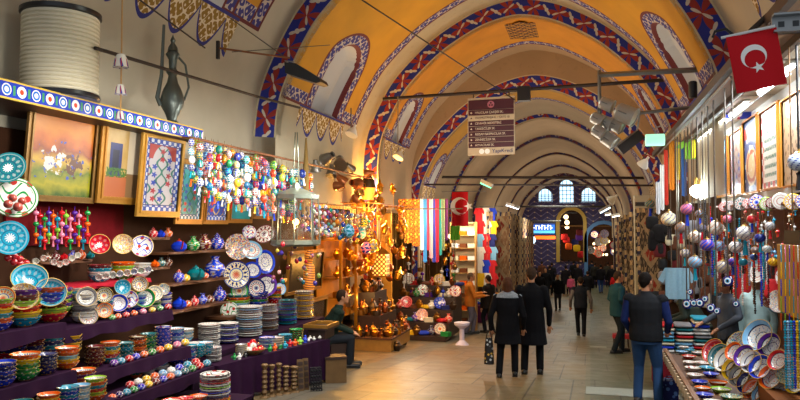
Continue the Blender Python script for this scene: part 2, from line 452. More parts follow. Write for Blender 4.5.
# medallion painted on the crown of the second bay, a flush plaster rosette
g = G('medallion_paint'); u, v, _ = g.xyz('Object'); r = (u*u/.75+v*v/.12).sqrt(); a = v.atan2(u)
c = g.mix(curl(g, u, v, 2.6), srgb('4a2c10'), srgb('b88420')); c = g.mix((r < .12) , c, srgb('6a2418')); m = g.done(c, .8)
mb = MB(); N = 48
pts = [((1.1+.05*cos(12*2*pi*j/N))*cos(2*pi*j/N)*.72, (.9+.07*cos(12*2*pi*j/N))*sin(2*pi*j/N)*.85) for j in range(N)]
mb.prism(pts, 0, -.02, m, 'Z'); struct(mb.obj('trim_medallion', loc=(CX, 18.45, 6.70)))
# floor
g = G('paving'); x, y, z = g.xyz('Object')
def slab(g, x, y, sx, sy):
    row = (y/sy).floor(); fx = (x/sx+row*.37).fr(); fy = (y/sy).fr()
    return ((fx < .022/sx) | (fy < .03/sy)), (x/sx+row*.37).floor()*7.13+row*3.7
j1, id1 = slab(g, x, y, .92, 1.35); j2, id2 = slab(g, x, y, .62, 2.4)
strip = (x > -1.02) & (x < -.02) | (x < -3.55)
joint = g.mix(strip, C(g, j1.s), C(g, j2.s))
jm = S(g, joint.s)
idr = ((id1*12.9898).sin()*43758.5).fr()
base = g.ramp(idr, [srgb('927448'), srgb('786444'), srgb('a08458'), srgb('6e5e40'), srgb('8a6c40')])
base = g.mix((x > -.1)*.85, base, srgb('56664e')); base = g.mix(((x > -1.02) & (x < -.02))*.5, base, srgb('8f855e'))  # greenish right side: stone tone with green fluorescent light painted in
base = g.mix((x < -3.55) & (x > -4.05), base, srgb('6a665c'))
base = g.mix(g.noise(2.2, 7)*.6, base, srgb('524a3a')); base = g.mix(g.noise(9, 6)*.3, base, srgb('4a4438'))
base = g.mix(jm*.85, base, srgb('2e281e'))
crk = (g.noise(1.3, 5)-.5).abs() < .0035; base = g.mix(crk*.7, base, srgb('2c2620'))
g.bump(g.noise(30, 5)+jm*-2.0, .25, .01); M_floor = g.done(base, g.noise(3, 4)*.3+.24)
mb = MB()
ys = [0, 2, 8, 14, 20, 26, 30, 50, 62]
for a, b in zip(ys, ys[1:]):
    for X0, X1 in ((-8.6, -5.67), (-5.67, -3.6), (-3.6, 0), (0, 2.4), (2.4, 5.5)):
        mb.add([(X0, a, floor_z(a)), (X1, a, floor_z(a)), (X1, b, floor_z(b)), (X0, b, floor_z(b))], [(0, 1, 2, 3)], M_floor)
struct(mb.obj('floor', smooth=False))
mb = MB(); g = G('patch_stone'); M_patch = g.done(g.mix(g.noise(14), srgb('8c958c'), srgb('a9b0a4')), .45)
for px, py, wx, wy in ((598, 347, .42, .5), (632, 393, 1.3, .8)):
    p = at(px, py); mb.add([(p.x-wx/2, p.y-wy/2, floor_z(p.y-wy/2)+.006), (p.x+wx/2, p.y-wy/2, floor_z(p.y-wy/2)+.006), (p.x+wx/2, p.y+wy/2, floor_z(p.y+wy/2)+.006), (p.x-wx/2, p.y+wy/2, floor_z(p.y+wy/2)+.006)], [(0, 1, 2, 3)], M_patch)
struct(mb.obj('trim_floor_patch', smooth=False))
# side walls with the shop bays recessed behind them
M_dark = plain('2c2018', .9, nz=.3); M_shop = plain('6a4a28', .85, nz=.3); M_wood = plain('5a3418', .55, nz=.35, nscale=5); M_woodd = plain('2e1a10', .5, nz=.3)
def wall_seg(mb, x, y0, y1, z0, z1, d, m): mb.box((min(x, x+d), y0, z0), (max(x, x+d), y1, z1), m)
mb = MB(); XL = CX-4.02
wall_seg(mb, XL, 2.6, 13.3, -1.4, 3.2, -.25, M_wall)
for a, b in ((16.3, 17.3), (23.6, 24.4), (31, 32), (38, 39), (45, 51.5)): wall_seg(mb, XL+(0 if b < 30 else .3), a, b, -3, 3.1, -.3, M_pl2)
for a, b in ((13.3, 16.3), (17.3, 23.6), (24.4, 31), (32, 38), (39, 45)): wall_seg(mb, XL+(0 if b < 30 else .3), a, b, 1.9 if a < 17 else 1.7-.0*a, 3.1, -.3, M_pl2); mb.box((-8.4, a, 1.85 if a < 17 else 1.65), (XL, b, 1.95), M_dark)
mb.box((-8.6, 13.2, -3), (-8.4, 46, 3), M_shop)
for y in (13.3, 16.8, 24, 31.5, 38.5, 45): mb.box((-8.4, y-.06, -3), (XL, y+.06, 2), M_shop)
struct(mb.obj('wall_left', smooth=False))
mb = MB(); XR = CX+4.02
wall_seg(mb, XR+2.0, 2.6, 17.0, -1.8, 3.1, .2, M_shop)
for a, b in ((17, 18), (24, 25), (31, 32), (38, 39), (45, 51.5)): wall_seg(mb, XR-(0 if b < 30 else .3), a, b, -3, 3.1, .3, M_pl2)
for a, b in ((18, 24), (25, 31), (32, 38), (39, 45)): wall_seg(mb, XR-(0 if b < 30 else .3), a, b, 1.65, 3.1, .3, M_pl2); mb.box((XR, a, 1.6), (XR+2, b, 1.7), M_dark)
mb.box((XR+2, 17, -3), (XR+2.2, 46, 3), M_shop)
for y in (17.5, 24.5, 31.5, 38.5, 45): mb.box((XR, y-.06, -3), (XR+2, y+.06, 2), M_shop)
wall_seg(mb, XR, 2.6, 17, 2.75, 3.2, 2.2, M_pl)
struct(mb.obj('wall_right', smooth=False))
# diaphragm wall over the fifth arch: purple tiles
g = G('purple_tile'); x, y, z = g.xyz('Object'); fx = (x*2.2).fr()-.5; fz = (z*2.6+((x*2.2*pi).sin())*.35).fr()-.5
c = g.mix(((fx*fx+fz*fz).sqrt() < .2), srgb('241c52'), srgb('45203e')); c = g.mix(fz.abs() < .07, c, srgb('625a84')); c = g.mix(((fx.abs()+fz.abs()) < .12), c, srgb('b8a888')); M_tile = g.done(c, .5)
def diaphragm(y, z_top, prof, m, nm, x0=-6.2, x1=2.9):
    mb = MB(); n = len(prof)
    def f(a, b):
        j = int(round(a*(n-1))); q = prof[j]; X = CX+q[0]
        xo = x0 if q[2] < VTOP-2.6 and q[0] < 0 else (x1 if q[2] < VTOP-2.6 else X*1.0)
        zo = max(q[1], -3) if q[2] < VTOP-2.6 else z_top
        if q[2] >= VTOP-2.6: xo = X+(X-CX)*.35
        return Vector((xo*(1-b)+X*b, y, zo*(1-b)+q[1]*b)), (0, 0)
    mb.grid(f, n-1, 1, m); struct(mb.obj(nm, smooth=False))
diaphragm(31.3, 6.6, profile(0, -1.0, .9), M_tile, 'wall_cross')
# far end wall with three arched windows, arched passage and shop opening
YE = 51.5
mb = MB()
def arch_poly(xc, w, z0, zs, n=10): # outline ccw from lower left, w/ semicircular head
    r = w/2; return [(xc-r, z0), (xc+r, z0)]+[(xc+r*cos(pi*i/n), zs+r*sin(pi*i/n)) for i in range(0, n+1)]
holes = []
def px_arch(x0, x1, ytop, ybot, Y=YE):
    a = at(x0, ybot, Y=Y); b = at(x1, ytop, Y=Y); w_ = b.x-a.x; return ((a.x+b.x)/2, w_, a.z, b.z-w_/2)
wins = [px_arch(538, 552, 188, 202), px_arch(559, 574, 179, 203), px_arch(581, 596, 187, 202)]
doors = [px_arch(560, 583, 210, 262), px_arch(588, 620, 224, 275)]
allh = wins+doors
# wall made of a fine cell grid with the openings left out, plus reveals
from mathutils.geometry import tessellate_polygon
nx, nz = 150, 170; X0, X1, Z0, Z1 = -6.0, 2.8, -2.6, 6.4
def inhole(x, z):
    for xc, w_, z0, zs in allh:
        r = w_/2
        if abs(x-xc) < r and z0 < z and (z < zs or (x-xc)**2+(z-zs)**2 < r*r): return True
cellv = {}
for i in range(nx):
    for j in range(nz):
        xa, xb = X0+(X1-X0)*i/nx, X0+(X1-X0)*(i+1)/nx; za, zb = Z0+(Z1-Z0)*j/nz, Z0+(Z1-Z0)*(j+1)/nz
        if not inhole((xa+xb)/2, (za+zb)/2): mb.add([(xa, YE, za), (xb, YE, za), (xb, YE, zb), (xa, YE, zb)], [(0, 1, 2, 3)], M_tile)
struct(mb.obj('wall_back', smooth=False))
M_trim = plain('8a7a5a', .7)
g = G('window_daylight'); sky = g.done((.5, .72, 1), .5, emit=(.45, .72, 1), es=2.2)
for i, (xc, w_, z0, zs) in enumerate(wins):
    wn = struct(thing('window_%d' % (i+1), 'x', 'window')); del wn['label']; del wn['category']
    wn.location = (xc, YE, z0); r = w_/2; h = zs-z0
    fr = MB(); po = arch_poly(0, w_, 0, h); pin = arch_poly(0, w_-.12, .06, h)
    n = len(po); fr.add([(p[0], -.06, p[1]) for p in po]+[(p[0], -.06, p[1]) for p in pin]+[(p[0], .1, p[1]) for p in pin], [(k, (k+1) % n, n+(k+1) % n, n+k) for k in range(n)]+[(n+k, n+(k+1) % n, 2*n+(k+1) % n, 2*n+k) for k in range(n)], M_trim)
    for k in range(1, 4): fr.box((-r+w_*k/4-.02, -.03, .05), (-r+w_*k/4+.02, .03, h+r*.8), M_dark)
    for k in range(1, 5): fr.box((-r, -.03, h*k/4-.02), (r, .03, h*k/4+.02), M_dark)
    fr.obj('window_frame', wn, False)
    gl = MB(); gl.prism(po, .12, .14, sky); gl.obj('glass', wn, False)
for i, (xc, w_, z0, zs) in enumerate(doors):
    dn = MB(); r = w_/2; h = zs-z0; po = arch_poly(0, w_+.5, 0, h); pin = arch_poly(0, w_, 0, h); n = len(po)
    mm = plain('a88a3a', .6) if i == 0 else plain('4a7ab0', .5)
    dn.add([(p[0], -.12, p[1]) for p in po]+[(p[0], -.12, p[1]) for p in pin]+[(p[0], .5, p[1]) for p in pin]+[(p[0], 0, p[1]) for p in po],
        [(k, (k+1) % n, n+(k+1) % n, n+k) for k in range(n)]+[(n+k, n+(k+1) % n, 2*n+(k+1) % n, 2*n+k) for k in range(n)]+[(k, 3*n+k, 3*n+(k+1) % n, (k+1) % n) for k in range(n)], mm)
    struct(dn.obj('door_%d' % (i+1), smooth=False, loc=(xc, YE, z0)))
mb = MB(); mb.box((-6, YE+5, -2.6), (3, YE+5.2, 6), plain('3a2416', .8, nz=.5)); mb.box((-6, YE+.3, 1.6), (3, YE+5, 1.7), M_shop); struct(mb.obj('wall_passage', smooth=False))
light('POINT', 'passage_lamp', (-2.6, YE+1.8, 1.0), 110, (1, .7, .35), .2); light('POINT', 'passage_lamp', (1, YE+2, 1.0), 120, (1, .75, .45), .2)
# steps before the passage
mb = MB(); 
for k in range(4): mb.box((-3.0+.1*k, YE-2.2+.45*k, -2.52), (-.6-.1*k, YE, -2.52+.17*(k+1)), plain('9a8c74', .6, nz=.2))
struct(mb.obj('trim_steps', smooth=False))
# ------------------------------------------------ ceramics: shared shapes and glazes
WHT = srgb('e6e4dc')
def rt(g):
    x, y, z = g.xyz(); return (x*x+y*y).sqrt(), y.atan2(x), z
def rings(g, r, a, n, ca, cb, cc, ground):
    n = (g.orand()*5).floor()*2+n-2.0; r = r*(g.orand()*.16+.94)
    c = g.mix(((r-.62).abs() < (a*n*1.0).cos()*.1+.03), ground, ca)
    c = g.mix(((r-.45).abs() < .035) , c, cb)
    c = g.mix((r < (((a*(n/2)).cos().abs()*.2)+.1)), c, cc)
    c = g.mix(((r-.78).abs() < ((a*n*2.0).sin()*.03+.02)), c, cb)
    return g.mix(r > .86, c, ca)
def glaze(name, kind):
    g = G(name); r, a, z = rt(g); oc = g.ocol()
    if kind == 'A': c = rings(g, r, a, 12, oc, srgb('b82a28'), oc, WHT)
    if kind == 'B': c = rings(g, r, a, 10, g.mix(.3, oc, WHT), g.mix(.5, oc, srgb('0a1a5a')), srgb('dfe6ea'), oc); c = g.mix(r > .9, c, oc)
    if kind == 'C': c = rings(g, r, a, 16, oc, srgb('2a5ab4'), srgb('c04a20'), srgb('dfd2a4'))
    if kind == 'F':
        d1 = g.voro(7); d2 = g.voro(13); c = g.mix(d1 < .3, WHT, oc); c = g.mix(d2 < .2, c, srgb('c02a24')); c = g.mix((d1 < .1), c, srgb('e0b030')); c = g.mix((r > .74), c, oc); c = g.mix(((r-.76).abs() < .025) | ((r-.4).abs() < .02), c, srgb('1a1c4a'))
    if kind == 'D':                      # one flowing spray of leaves
        x, y, z = g.xyz(); l = (x*6+(y*5).sin()*2).sin(); c = g.mix((l.abs() < .35) & (r < .8), WHT, oc); c = g.mix(((x*8).cos()+(y*9).sin()) > 1.2, c, srgb('b83028')); c = g.mix(((r > .84) & (r < .9)) | (r > .97), c, oc)
    if kind == 'E':                      # tile mosaic speckle
        v = g.voro(16, out='Color'); s = S(g, g.node('ShaderNodeSeparateColor').outputs[0]); g.t.links.new(v, s.s.node.inputs[0])
        c = g.ramp(s, [srgb(h) for h in ('c8362a', '204ab0', 'e8e0d0', '2a9aa8', 'e8c040', 'e8e4dc')])
        c = g.mix(.35, c, oc)
    if kind == 'W':                      # outside of a bowl: bands with white sprigs
        u = a*9.0; m = ((u).sin()*(z*16).sin() > .72); c = g.mix(m, oc, g.mix(g.orand() > .5, WHT, srgb('e8b83c'))); c = g.mix((z > .42) & (z < .5), c, g.mix(.6, oc, srgb('10163a')))
    if kind == 'V':                      # vase: white ground with coloured sprays
        m = ((a*5+(z*8).sin()*2).sin()*(z*11).cos() > .25); c = g.mix(m, oc, g.mix(.5, oc, WHT)); c = g.mix(((a*6).cos()*(z*9+1).sin() > .75), c, srgb('c8a030'))
    if kind == 'Y':
        m = ((a*6+(z*9).sin()*2).sin()*(z*13).cos() > .45); c = g.mix(m, WHT, oc); c = g.mix(((a*7).cos()*(z*12+1).sin() > .85), c, srgb('c03028'))
    if kind == 'X':                      # white ground, coloured sprays
        m = ((a*6+(z*9).sin()*2).sin()*(z*13).cos() > .45); c = g.mix(m, oc, WHT); c = g.mix(((a*7).cos()*(z*12+1).sin() > .8), c, srgb('c03028'))
    return g.done(c, .22, coat=.3)
GL = {k: glaze('glaze_'+k.lower(), k) for k in 'ABCDEFWVXY'}
GOC = objcol(.25, coat=.3)
RIMY = plain('c8a040', .4); FOOT = plain('8a4a2c', .6)
PLATE = {}
for k in 'ABCDEF':
    mb = MB(); mb.lathe([(.0, .02), (.35, .02), (.62, .05), (.8, .11), (1, .17), (1.0, .2), (.98, .2), (.78, .14), (.6, .085), (.3, .05), (0.0, .05)], GL[k], 28, ms=[FOOT]*3+[GL[k]]*8)
    PLATE[k] = proto('plate', 'plate', mb)
BOWL = {}
for k in 'ABCDEF':
    mb = MB(); mb.lathe([(0, 0), (.42, 0), (.45, .06), (.75, .22), (.95, .5), (1.0, .6), (.96, .6), (.88, .48), (.7, .27), (.4, .12), (0, .08)], GL[k], 24, ms=[FOOT, FOOT, GL['W'], GL['W'], GL['W'], RIMY]+[GL[k]]*5)
    BOWL[k] = proto('bowl', 'bowl', mb)
mb = MB(); mb.lathe([(0, 0), (.5, 0), (.55, .05), (.98, .7), (1, .9), (.95, .9), (.9, .7), (.5, .1), (0, .08)], GL['W'], 20); CUP = proto('bowl', 'bowl', mb)
mb = MB(); mb.lathe([(0, 0), (.5, 0), (.85, .25), (1, .65), (.9, 1.05), (.72, 1.2)], GL['X'], 18)
ld = MB(); ld.lathe([(.76, 1.2), (.8, 1.26), (.5, 1.42), (.14, 1.5), (.16, 1.6), (0, 1.66)], GL['X'], 18); JAR = proto('lidded_jar', 'jar', mb, [('lid', ld)])
mb = MB(); mb.lathe([(0, 0), (.42, 0), (.8, .3), (1, .8), (.85, 1.25), (.45, 1.5), (.32, 1.75), (.42, 1.98), (.55, 2.05), (.48, 2.05), (.3, 1.8), (.28, 1.5), (0, 1.4)], GL['V'], 20); VASE = proto('vase', 'vase', mb)
mb = MB(); mb.lathe([(0, 0), (.5, 0), (.85, .35), (1, .9), (.8, 1.45), (.34, 1.7), (.34, 1.8)], GL['X'], 20)
ld = MB(); ld.lathe([(.42, 1.8), (.46, 1.88), (.2, 2.05), (.1, 2.25), (0, 2.3)], GL['X'], 14); URN = proto('ginger_jar', 'jar', mb, [('lid', ld)])
mb = MB(); mb.lathe([(0, 0), (.6, 0), (.95, .35), (1, .8), (.7, 1.15), (.35, 1.25), (.32, 1.32)], GOC, 18)
ld = MB(); ld.lathe([(.36, 1.32), (.3, 1.42), (.1, 1.5), (.14, 1.62), (0, 1.68)], GOC, 12)
sp = MB(); sp.tube([(.85, 0, .4), (1.3, 0, .7), (1.45, 0, 1.15), (1.62, 0, 1.3)], .14, GOC, 8, .07)
hd = MB(); hd.tube([(-.85, 0, 1.0), (-1.3, 0, 1.15), (-1.5, 0, .8), (-1.3, 0, .4), (-.9, 0, .35)], .07, GOC, 6); TEAPOT = proto('teapot', 'teapot', mb, [('lid', ld), ('spout', sp), ('handle', hd)])
mb = MB(); mb.lathe([(0, 0), (.7, 0), (.8, .2), (.85, 1.5), (.9, 1.6), (.82, 1.6), (.76, .2), (0, .15)], GL['Y'], 16)
hd = MB(); hd.tube([(.8, 0, 1.35), (1.35, 0, 1.3), (1.45, 0, .8), (1.2, 0, .4), (.8, 0, .35)], .09, GOC, 6); MUG = proto('mug', 'mug', mb, [('handle', hd)])
LOOK = Vector((.72, -.69, 0))          # direction from the left shop towards the street in front
def cordto(r, ztop, name='cord', rad=.004, m=None, dz=0, x=None):
    mb = MB(); L = ztop-r.location.z-dz; mb.tube([(0, 0, 0), (0, 0, L)], rad, m or M_cord, 4); o = mb.obj(name)
    o.location = (r.location.x, r.location.y, r.location.z+dz); o.parent = r; o.matrix_parent_inverse = Matrix.LocRotScale(r.location, r.rotation_euler, r.scale).inverted(); return r
def facing(n, roll=0):
    q = Vector(n).to_track_quat('Z', 'Y'); return (q @ Matrix.Rotation(roll, 3, 'Z').to_quaternion()).to_euler() if roll else q.to_euler()
def cloth_mat(h, key='cloth'):
    return plain(h, .85, nz=.25, nscale=14)
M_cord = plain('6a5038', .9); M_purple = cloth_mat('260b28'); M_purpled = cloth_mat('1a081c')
def boxthing(name, label, cat, a, b, m, group=None):
    mb = MB(); mb.box(a, b, m); return tag(mb.obj(name, smooth=False), label, cat, group)
def shelf(pa, pb, X, depth, label, thick=.05, drop=.12, m=None, name='display_shelf', cat='shelf', front=None, ext=(0, 0)):
    """a board whose front upper edge runs between two pixels of the photograph on the plane X"""
    A = at(*pa, X=X); B = at(*pb, X=X); z = (A.z+B.z)/2; y0, y1 = A.y-ext[0], B.y+ext[1]
    t = thing(name, label, cat, (X-depth/2, (y0+y1)/2, z-thick))
    mb = MB(); mb.box((-depth/2, y0-(y0+y1)/2, 0), (depth/2, y1-(y0+y1)/2, thick), m or M_purple); mb.obj('board', t, False)
    n = 36; L = y1-y0
    f = MB()
    f.grid(lambda u, v: (Vector((depth/2+.006+.012*sin(u*L*22)*v+.01*v, -L/2+u*L, thick-v*(drop+.015*sin(u*L*9)))), (u*L, v)), n, 2, m or M_purple)
    f.grid(lambda u, v: (Vector((depth/2+.003+.012*sin(u*L*22)*v, -L/2+u*L, thick-v*(drop+.015*sin(u*L*9)))), (u*L, v)), n, 2, m or M_purple)
    f.obj('cloth_edge', t)
    return t, z, y0, y1
def stack(px, py, rpx, X, cols, n, what, kind='A', step=None, k='bowl', group=None, bowlh=1.0, top_open=True):
    """n bowls or plates nested in one pile; py = pixel row of the pile's foot, rpx = half width in pixels"""
    P = at(px, py, X=X); s = scl(P); r = rpx*1.1/s; z = P.z
    if k == 'bowl': n2 = max(3, round(n*.7)); step = (step or .2)*n/n2; n = n2
    st = (step or (.2 if k == 'bowl' else .16))*1.12
    for i in range(n):
        c = cols[i % len(cols)]; pos = 'topmost' if i == n-1 else ('lowest' if i == 0 else nth(n-1-i)+' from top')
        pr = BOWL if k == 'bowl' else PLATE
        pr[kind]((P.x+random.uniform(-.003, .003), P.y+random.uniform(-.003, .003), z), (0, 0, random.random()*6), '%s %s, %s in %s' % (c, k, pos, what), k, PAL[c], (r*random.uniform(.97, 1), r*random.uniform(.97, 1), r*bowlh), group or 'piles of bowls and plates')
        z += r*bowlh*st
    return P, r, z
def shown(px, py, rpx, X, col, label, kind='A', k='plate', tilt=.25, aim=None, ry=None):
    P = at(px, py, X=X); r = rpx/scl(P); n = Vector(aim or LOOK); n = Vector((n.x, n.y, tilt)).normalized()
    (PLATE if k == 'plate' else BOWL)[kind](P, facing(n, random.random()*6), label, k, PAL[col], (r, r*(ry or 1), r), None)
def single(pr, px, py, rpx, X, label, cat, col, kcol=None, h=1, rot=0, group=None, G_=False):
    P = at(px, py, X=X) if not G_ else at(px, py); r = rpx/scl(P)
    return pr(P, (0, 0, rot), label, cat, PAL.get(col, col), (r, r, r*h), group, kcol)
# ------------------------------------------------ left ceramics shop
# tiled shelf with its goods
g = G('shelf_tile'); x, y, z = g.xyz('Object'); u = (y/.17).fr()-.5; v = z/.17; r = (u*u+v*v).sqrt(); idc = (y/.17).floor(); odd = (y/.34).fr() < .5
c = g.mix(r < .31, srgb('1c38a8'), WHT); c = g.mix(r < .25, c, g.mix(odd, srgb('2a6ac0'), srgb('dfe6e6'))); c = g.mix(r < .14, c, g.mix(odd, WHT, srgb('c84028')))
c = g.mix((u.abs() > .42) & (v.abs() < .25), c, srgb('3a8a5a')); c = g.mix(v.abs() > .40, c, srgb('c8a848')); M_st = g.done(c, .25, coat=.4)
A = at(0, 87, X=-4.9); B = at(203, 136, X=-4.9); zc = (A.z+B.z)/2
t = thing('wall_shelf', 'long blue shelf edged with round-flowered tiles above the pictures', 'shelf', (-4.9, 3.0, zc))
mb = MB(); mb.box((-.02, 0, -.085), (0, B.y-3, .085), M_st); mb.obj('tile_border', t, False)
mb = MB(); mb.box((-.78, 0, .05), (-.02, B.y-3, .08), M_wood); mb.box((-.78, 0, -.08), (-.02, B.y-3, -.06), M_woodd); mb.obj('board', t, False)
ZS = zc+.08
# ribbed drum
P = at(60, 86, X=-5.15); P.z = ZS; s = scl(P); r = 36/s; h = 89/s
t = thing('drum', 'white ribbed drum with black rims standing on the tiled shelf', 'drum', P)
g = G('drum_rib'); x, y, z = g.xyz(); m_ = g.done(g.mix(g.noise(3), srgb('cfc6ac'), srgb('dcd4bc')), .6)
pr = [(r*.97, .04)]; nr = 19
for i in range(nr):
    z0 = .06+(h-.12)*i/nr; dz = (h-.12)/nr; pr += [(r*.95, z0), (r*1.0, z0+dz*.3), (r*1.0, z0+dz*.7)]
pr += [(r*.96, h-.05)]
mb = MB(); mb.lathe(pr, m_, 40); mb.obj('shell', t)
mk = plain('16181e', .35)
mb = MB(); mb.lathe([(r*.5, 0), (r*1.02, 0), (r*1.05, .02), (r*1.03, .055), (r*.98, .06)], mk, 40); mb.obj('bottom_rim', t)
mb = MB(); mb.lathe([(r*.98, h-.06), (r*1.05, h-.05), (r*1.05, h-.01), (r*1.0, h), (r*.8, h), (0, h-.0)], mk, 40); mb.lathe([(0, h), (.06, h), (.05, h+.04), (0, h+.05)], mk, 12); mb.obj('top_rim', t)
# long-spouted ewer
P = at(172, 118, X=-5.1); P.z = ZS; s = scl(P); u = .9/s; m_ = plain('5c6460', .35, .6, nz=.2)
t = thing('ewer', 'tall grey metal ewer with a long straight spout on the tiled shelf', 'ewer', P, (0, 0, R(47)))
mb = MB(); mb.lathe([(q*u, w_*u) for q, w_ in ((8, 0), (9, 2), (5, 6), (7, 12), (12, 22), (13, 30), (10, 40), (6, 48), (4.5, 56), (7, 60), (4, 64), (4.5, 74), (8, 80), (5, 84))], m_, 20); mb.obj('body', t)
mb = MB(); mb.lathe([(q*u, w_*u) for q, w_ in ((6, 84), (5, 88), (2, 93), (3, 96), (1, 100), (0, 103))], m_, 14); mb.obj('lid', t)
mb = MB(); mb.tube([(-12*u, 0, 22*u), (-16*u, 0, 30*u), (-12*u, 0, 55*u), (-10*u, 0, 112*u)], 3*u, m_, 8, 1.6*u); mb.obj('spout', t)
mb = MB(); mb.tube([(13*u, 0, 30*u), (18*u, 0, 45*u), (14*u, 0, 70*u), (6*u, 0, 78*u)], 1.3*u, m_, 6); mb.obj('handle', t)
# bell chime on a rope
P = at(122, 0, X=-4.6); t = thing('bell_chime', 'string of three blue and white ceramic bells on a pale rope', 'wind chime', P)
s = scl(P); u = 1/s; mb = MB(); mb.tube([(0, 0, .5), (0.004, 0, -40*u), (-.01, .02, -125*u)], .008, plain('b08a5a', .9), 6); mb.obj('rope', t)
for zz, rr in ((68, 8), (95, 6), (120, 5)):
    mb = MB(); rr *= u; mb.lathe([(rr, 0), (rr*.92, .1*rr), (rr*.78, 1.0*rr), (rr*.5, 1.6*rr), (.1*rr, 1.75*rr)], GL['Y'], 18); b = mb.obj('bell', t, loc=(0, 0, -zz*u)); b.color = srgb('2a3ca0')+(1,)
# pictures --------------------------------------------------
def frame(name, label, px0, py0, px1, py1, X, art, fw=5, mf=None, tilt=.08, yaw=0, fcol='a07028'):
    """hanging picture: pixel box of its outer frame -> real size on the plane X"""
    A = at(px0, (py0+py1)/2, X=X); B = at(px1, (py0+py1)/2, X=X); W = abs(B.y-A.y); cpt = (A+B)/2; s = scl(cpt); H_ = (py1-py0)/s; f = fw/s
    t = thing(name, label, 'picture', cpt, (0, tilt*(1 if X < 0 else -1), yaw), None)
    sd = 1 if X < 0 else -1; m = mf or plain(fcol, .35, .5, nz=.2, nscale=30)
    mb = MB()
    for a, b in (((-W/2, -H_/2), (W/2, -H_/2+f)), ((-W/2, H_/2-f), (W/2, H_/2)), ((-W/2, -H_/2+f), (-W/2+f, H_/2-f)), ((W/2-f, -H_/2+f), (W/2, H_/2-f))):
        mb.box((min(0, sd*.03), a[0], a[1]), (max(0, sd*.03), b[0], b[1]), m)
    f2 = f*.35
    for a, b in (((-W/2+f-f2, -H_/2+f-f2), (W/2-f+f2, -H_/2+f)), ((-W/2+f-f2, H_/2-f), (W/2-f+f2, H_/2-f+f2)), ((-W/2+f-f2, -H_/2+f), (-W/2+f, H_/2-f)), ((W/2-f, -H_/2+f), (W/2-f+f2, H_/2-f))):
        mb.box((min(0, sd*.045), a[0], a[1]), (max(0, sd*.045), b[0], b[1]), m)
    mb.obj('frame', t, False)
    cv = MB(); w_, h_ = W-2*f, H_-2*f; o = sd*.012
    cv.add([(o, -w_/2, -h_/2), (o, w_/2, -h_/2), (o, w_/2, h_/2), (o, -w_/2, h_/2)], [(0, 1, 2, 3) if sd > 0 else (3, 2, 1, 0)], art, [[(0, 0), (1, 0), (1, 1), (0, 1)] if sd > 0 else [(0, 1), (1, 1), (1, 0), (0, 0)]])
    cv.obj('picture_panel', t, False)
    return t
def art(name, fn, rough=.35):
    g = G(name); u, v, _ = g.xyz('UV'); return g.done(g.mix(.3, fn(g, u, v), (.0, .0, .0)), rough)
def art_horse(g, u, v):
    c = g.ramp(v+(g.noise(5, 5, 'UV')-.5)*.35, [srgb(h) for h in ('3a5a18', 'a8a020', '5a7018', 'c8a030', '8a3c14', 'c86a20', 'd88a30', 'c87428')], False)
    m = (((u-.35)*(u-.35)*9+(v-.45)*(v-.45)*14).sqrt()+(g.noise(9, 5, 'UV')-.5)*2.6) < .4; c = g.mix(m, c, srgb('d8d4d0')); m2 = (((u-.7)*(u-.7)*12+(v-.42)*(v-.42)*20).sqrt()+(g.noise(11, 5, 'UV')-.5)*2.8) < .4
    c = g.mix(m2, c, srgb('5a3018')); c = g.mix((g.noise(14, 2, 'UV') > .64) & (v < .7) & (v > .2), c, srgb('2a4ab0')); return c
def art_panel(g, u, v, ground='c8c4c8', bord='2a50b0', leaf='2a7a6a', red='b02838', arch=True):
    b = (u < .13) | (u > .87) | (v < .08) | (v > .92); x = (u*5).fr()-.5; y = (v*9).fr()-.5; fl = ((x*x+y*y).sqrt() < .3+(y.atan2(x)*5).cos()*.1); fx = g.voro(11, 'UV')
    c = g.mix(((u-.5).abs()*22+(v*26).sin()*1.6).sin() > .82, srgb(ground), srgb(leaf)); id_ = ((u*5).floor()+(v*9).floor()*3)*.37; c = g.mix(fl & (id_.fr() > .35), c, g.mix(id_.fr() > .65, srgb(red), srgb('2a48b0')))
    bb = g.mix(((u*40).sin()*(v*60).sin() > .1), srgb(bord), srgb('dfe2e8')); c = g.mix(b, c, bb)
    c = g.mix((((u-.13).abs() < .012) | ((u-.87).abs() < .012) | ((v-.08).abs() < .007) | ((v-.92).abs() < .007)), c, srgb('18307a'))
    if arch: top = (v > .72) & (((u-.5)*(u-.5)*2.2+(v-.62)*(v-.62)*2.0).sqrt() > .42) & (b < .5); c = g.mix(top, c, srgb('b04038'))
    return c
def art_door(g, u, v):
    c = g.mix(g.noise(4, 5, 'UV'), srgb('a07a28'), srgb('d8b878')); d = ((u-.32).abs() < .17) & (v > .3) & (v < .78); c = g.mix(d, c, srgb('1a2a6a')); c = g.mix(((u-.32).abs() < .09) & (v > .35) & (v < .68), c, srgb('0c1230'))
    c = g.mix((v < .3), c, srgb('b06038')); c = g.mix((v < .42) & (v > .28) & (g.noise(20, 2, 'UV') > .45), c, srgb('3a6a20')); return g.mix(u > .66, c, g.mix(v > .35, srgb('8a6a48'), srgb('cfc0a8')))
frame('framed_painting', 'wide gold-framed painting of two horse riders under the tiled shelf', 24, 112, 95, 202, -5.3, art('art_riders', art_horse), 6, fcol='7a5a2c')
frame('framed_painting', 'gold-framed painting of a dark blue doorway in a yellow wall', 98, 122, 142, 204, -5.25, art('art_doorway', art_door), 7)
frame('framed_tile_panel', 'tall gold-framed white tile panel of red and blue tulips', 138, 134, 181, 217, -5.15, art('art_tulips', art_panel), 6, fcol='b08434')
frame('framed_tile_panel', 'gold-framed turquoise panel with red tulips beside the white tulip panel', 176, 160, 203, 224, -5.2, art('art_red', lambda g, u, v: art_panel(g, u, v, '3a9aa0', '1c6a80', '1a7a50', 'c8281c', False)), 5)
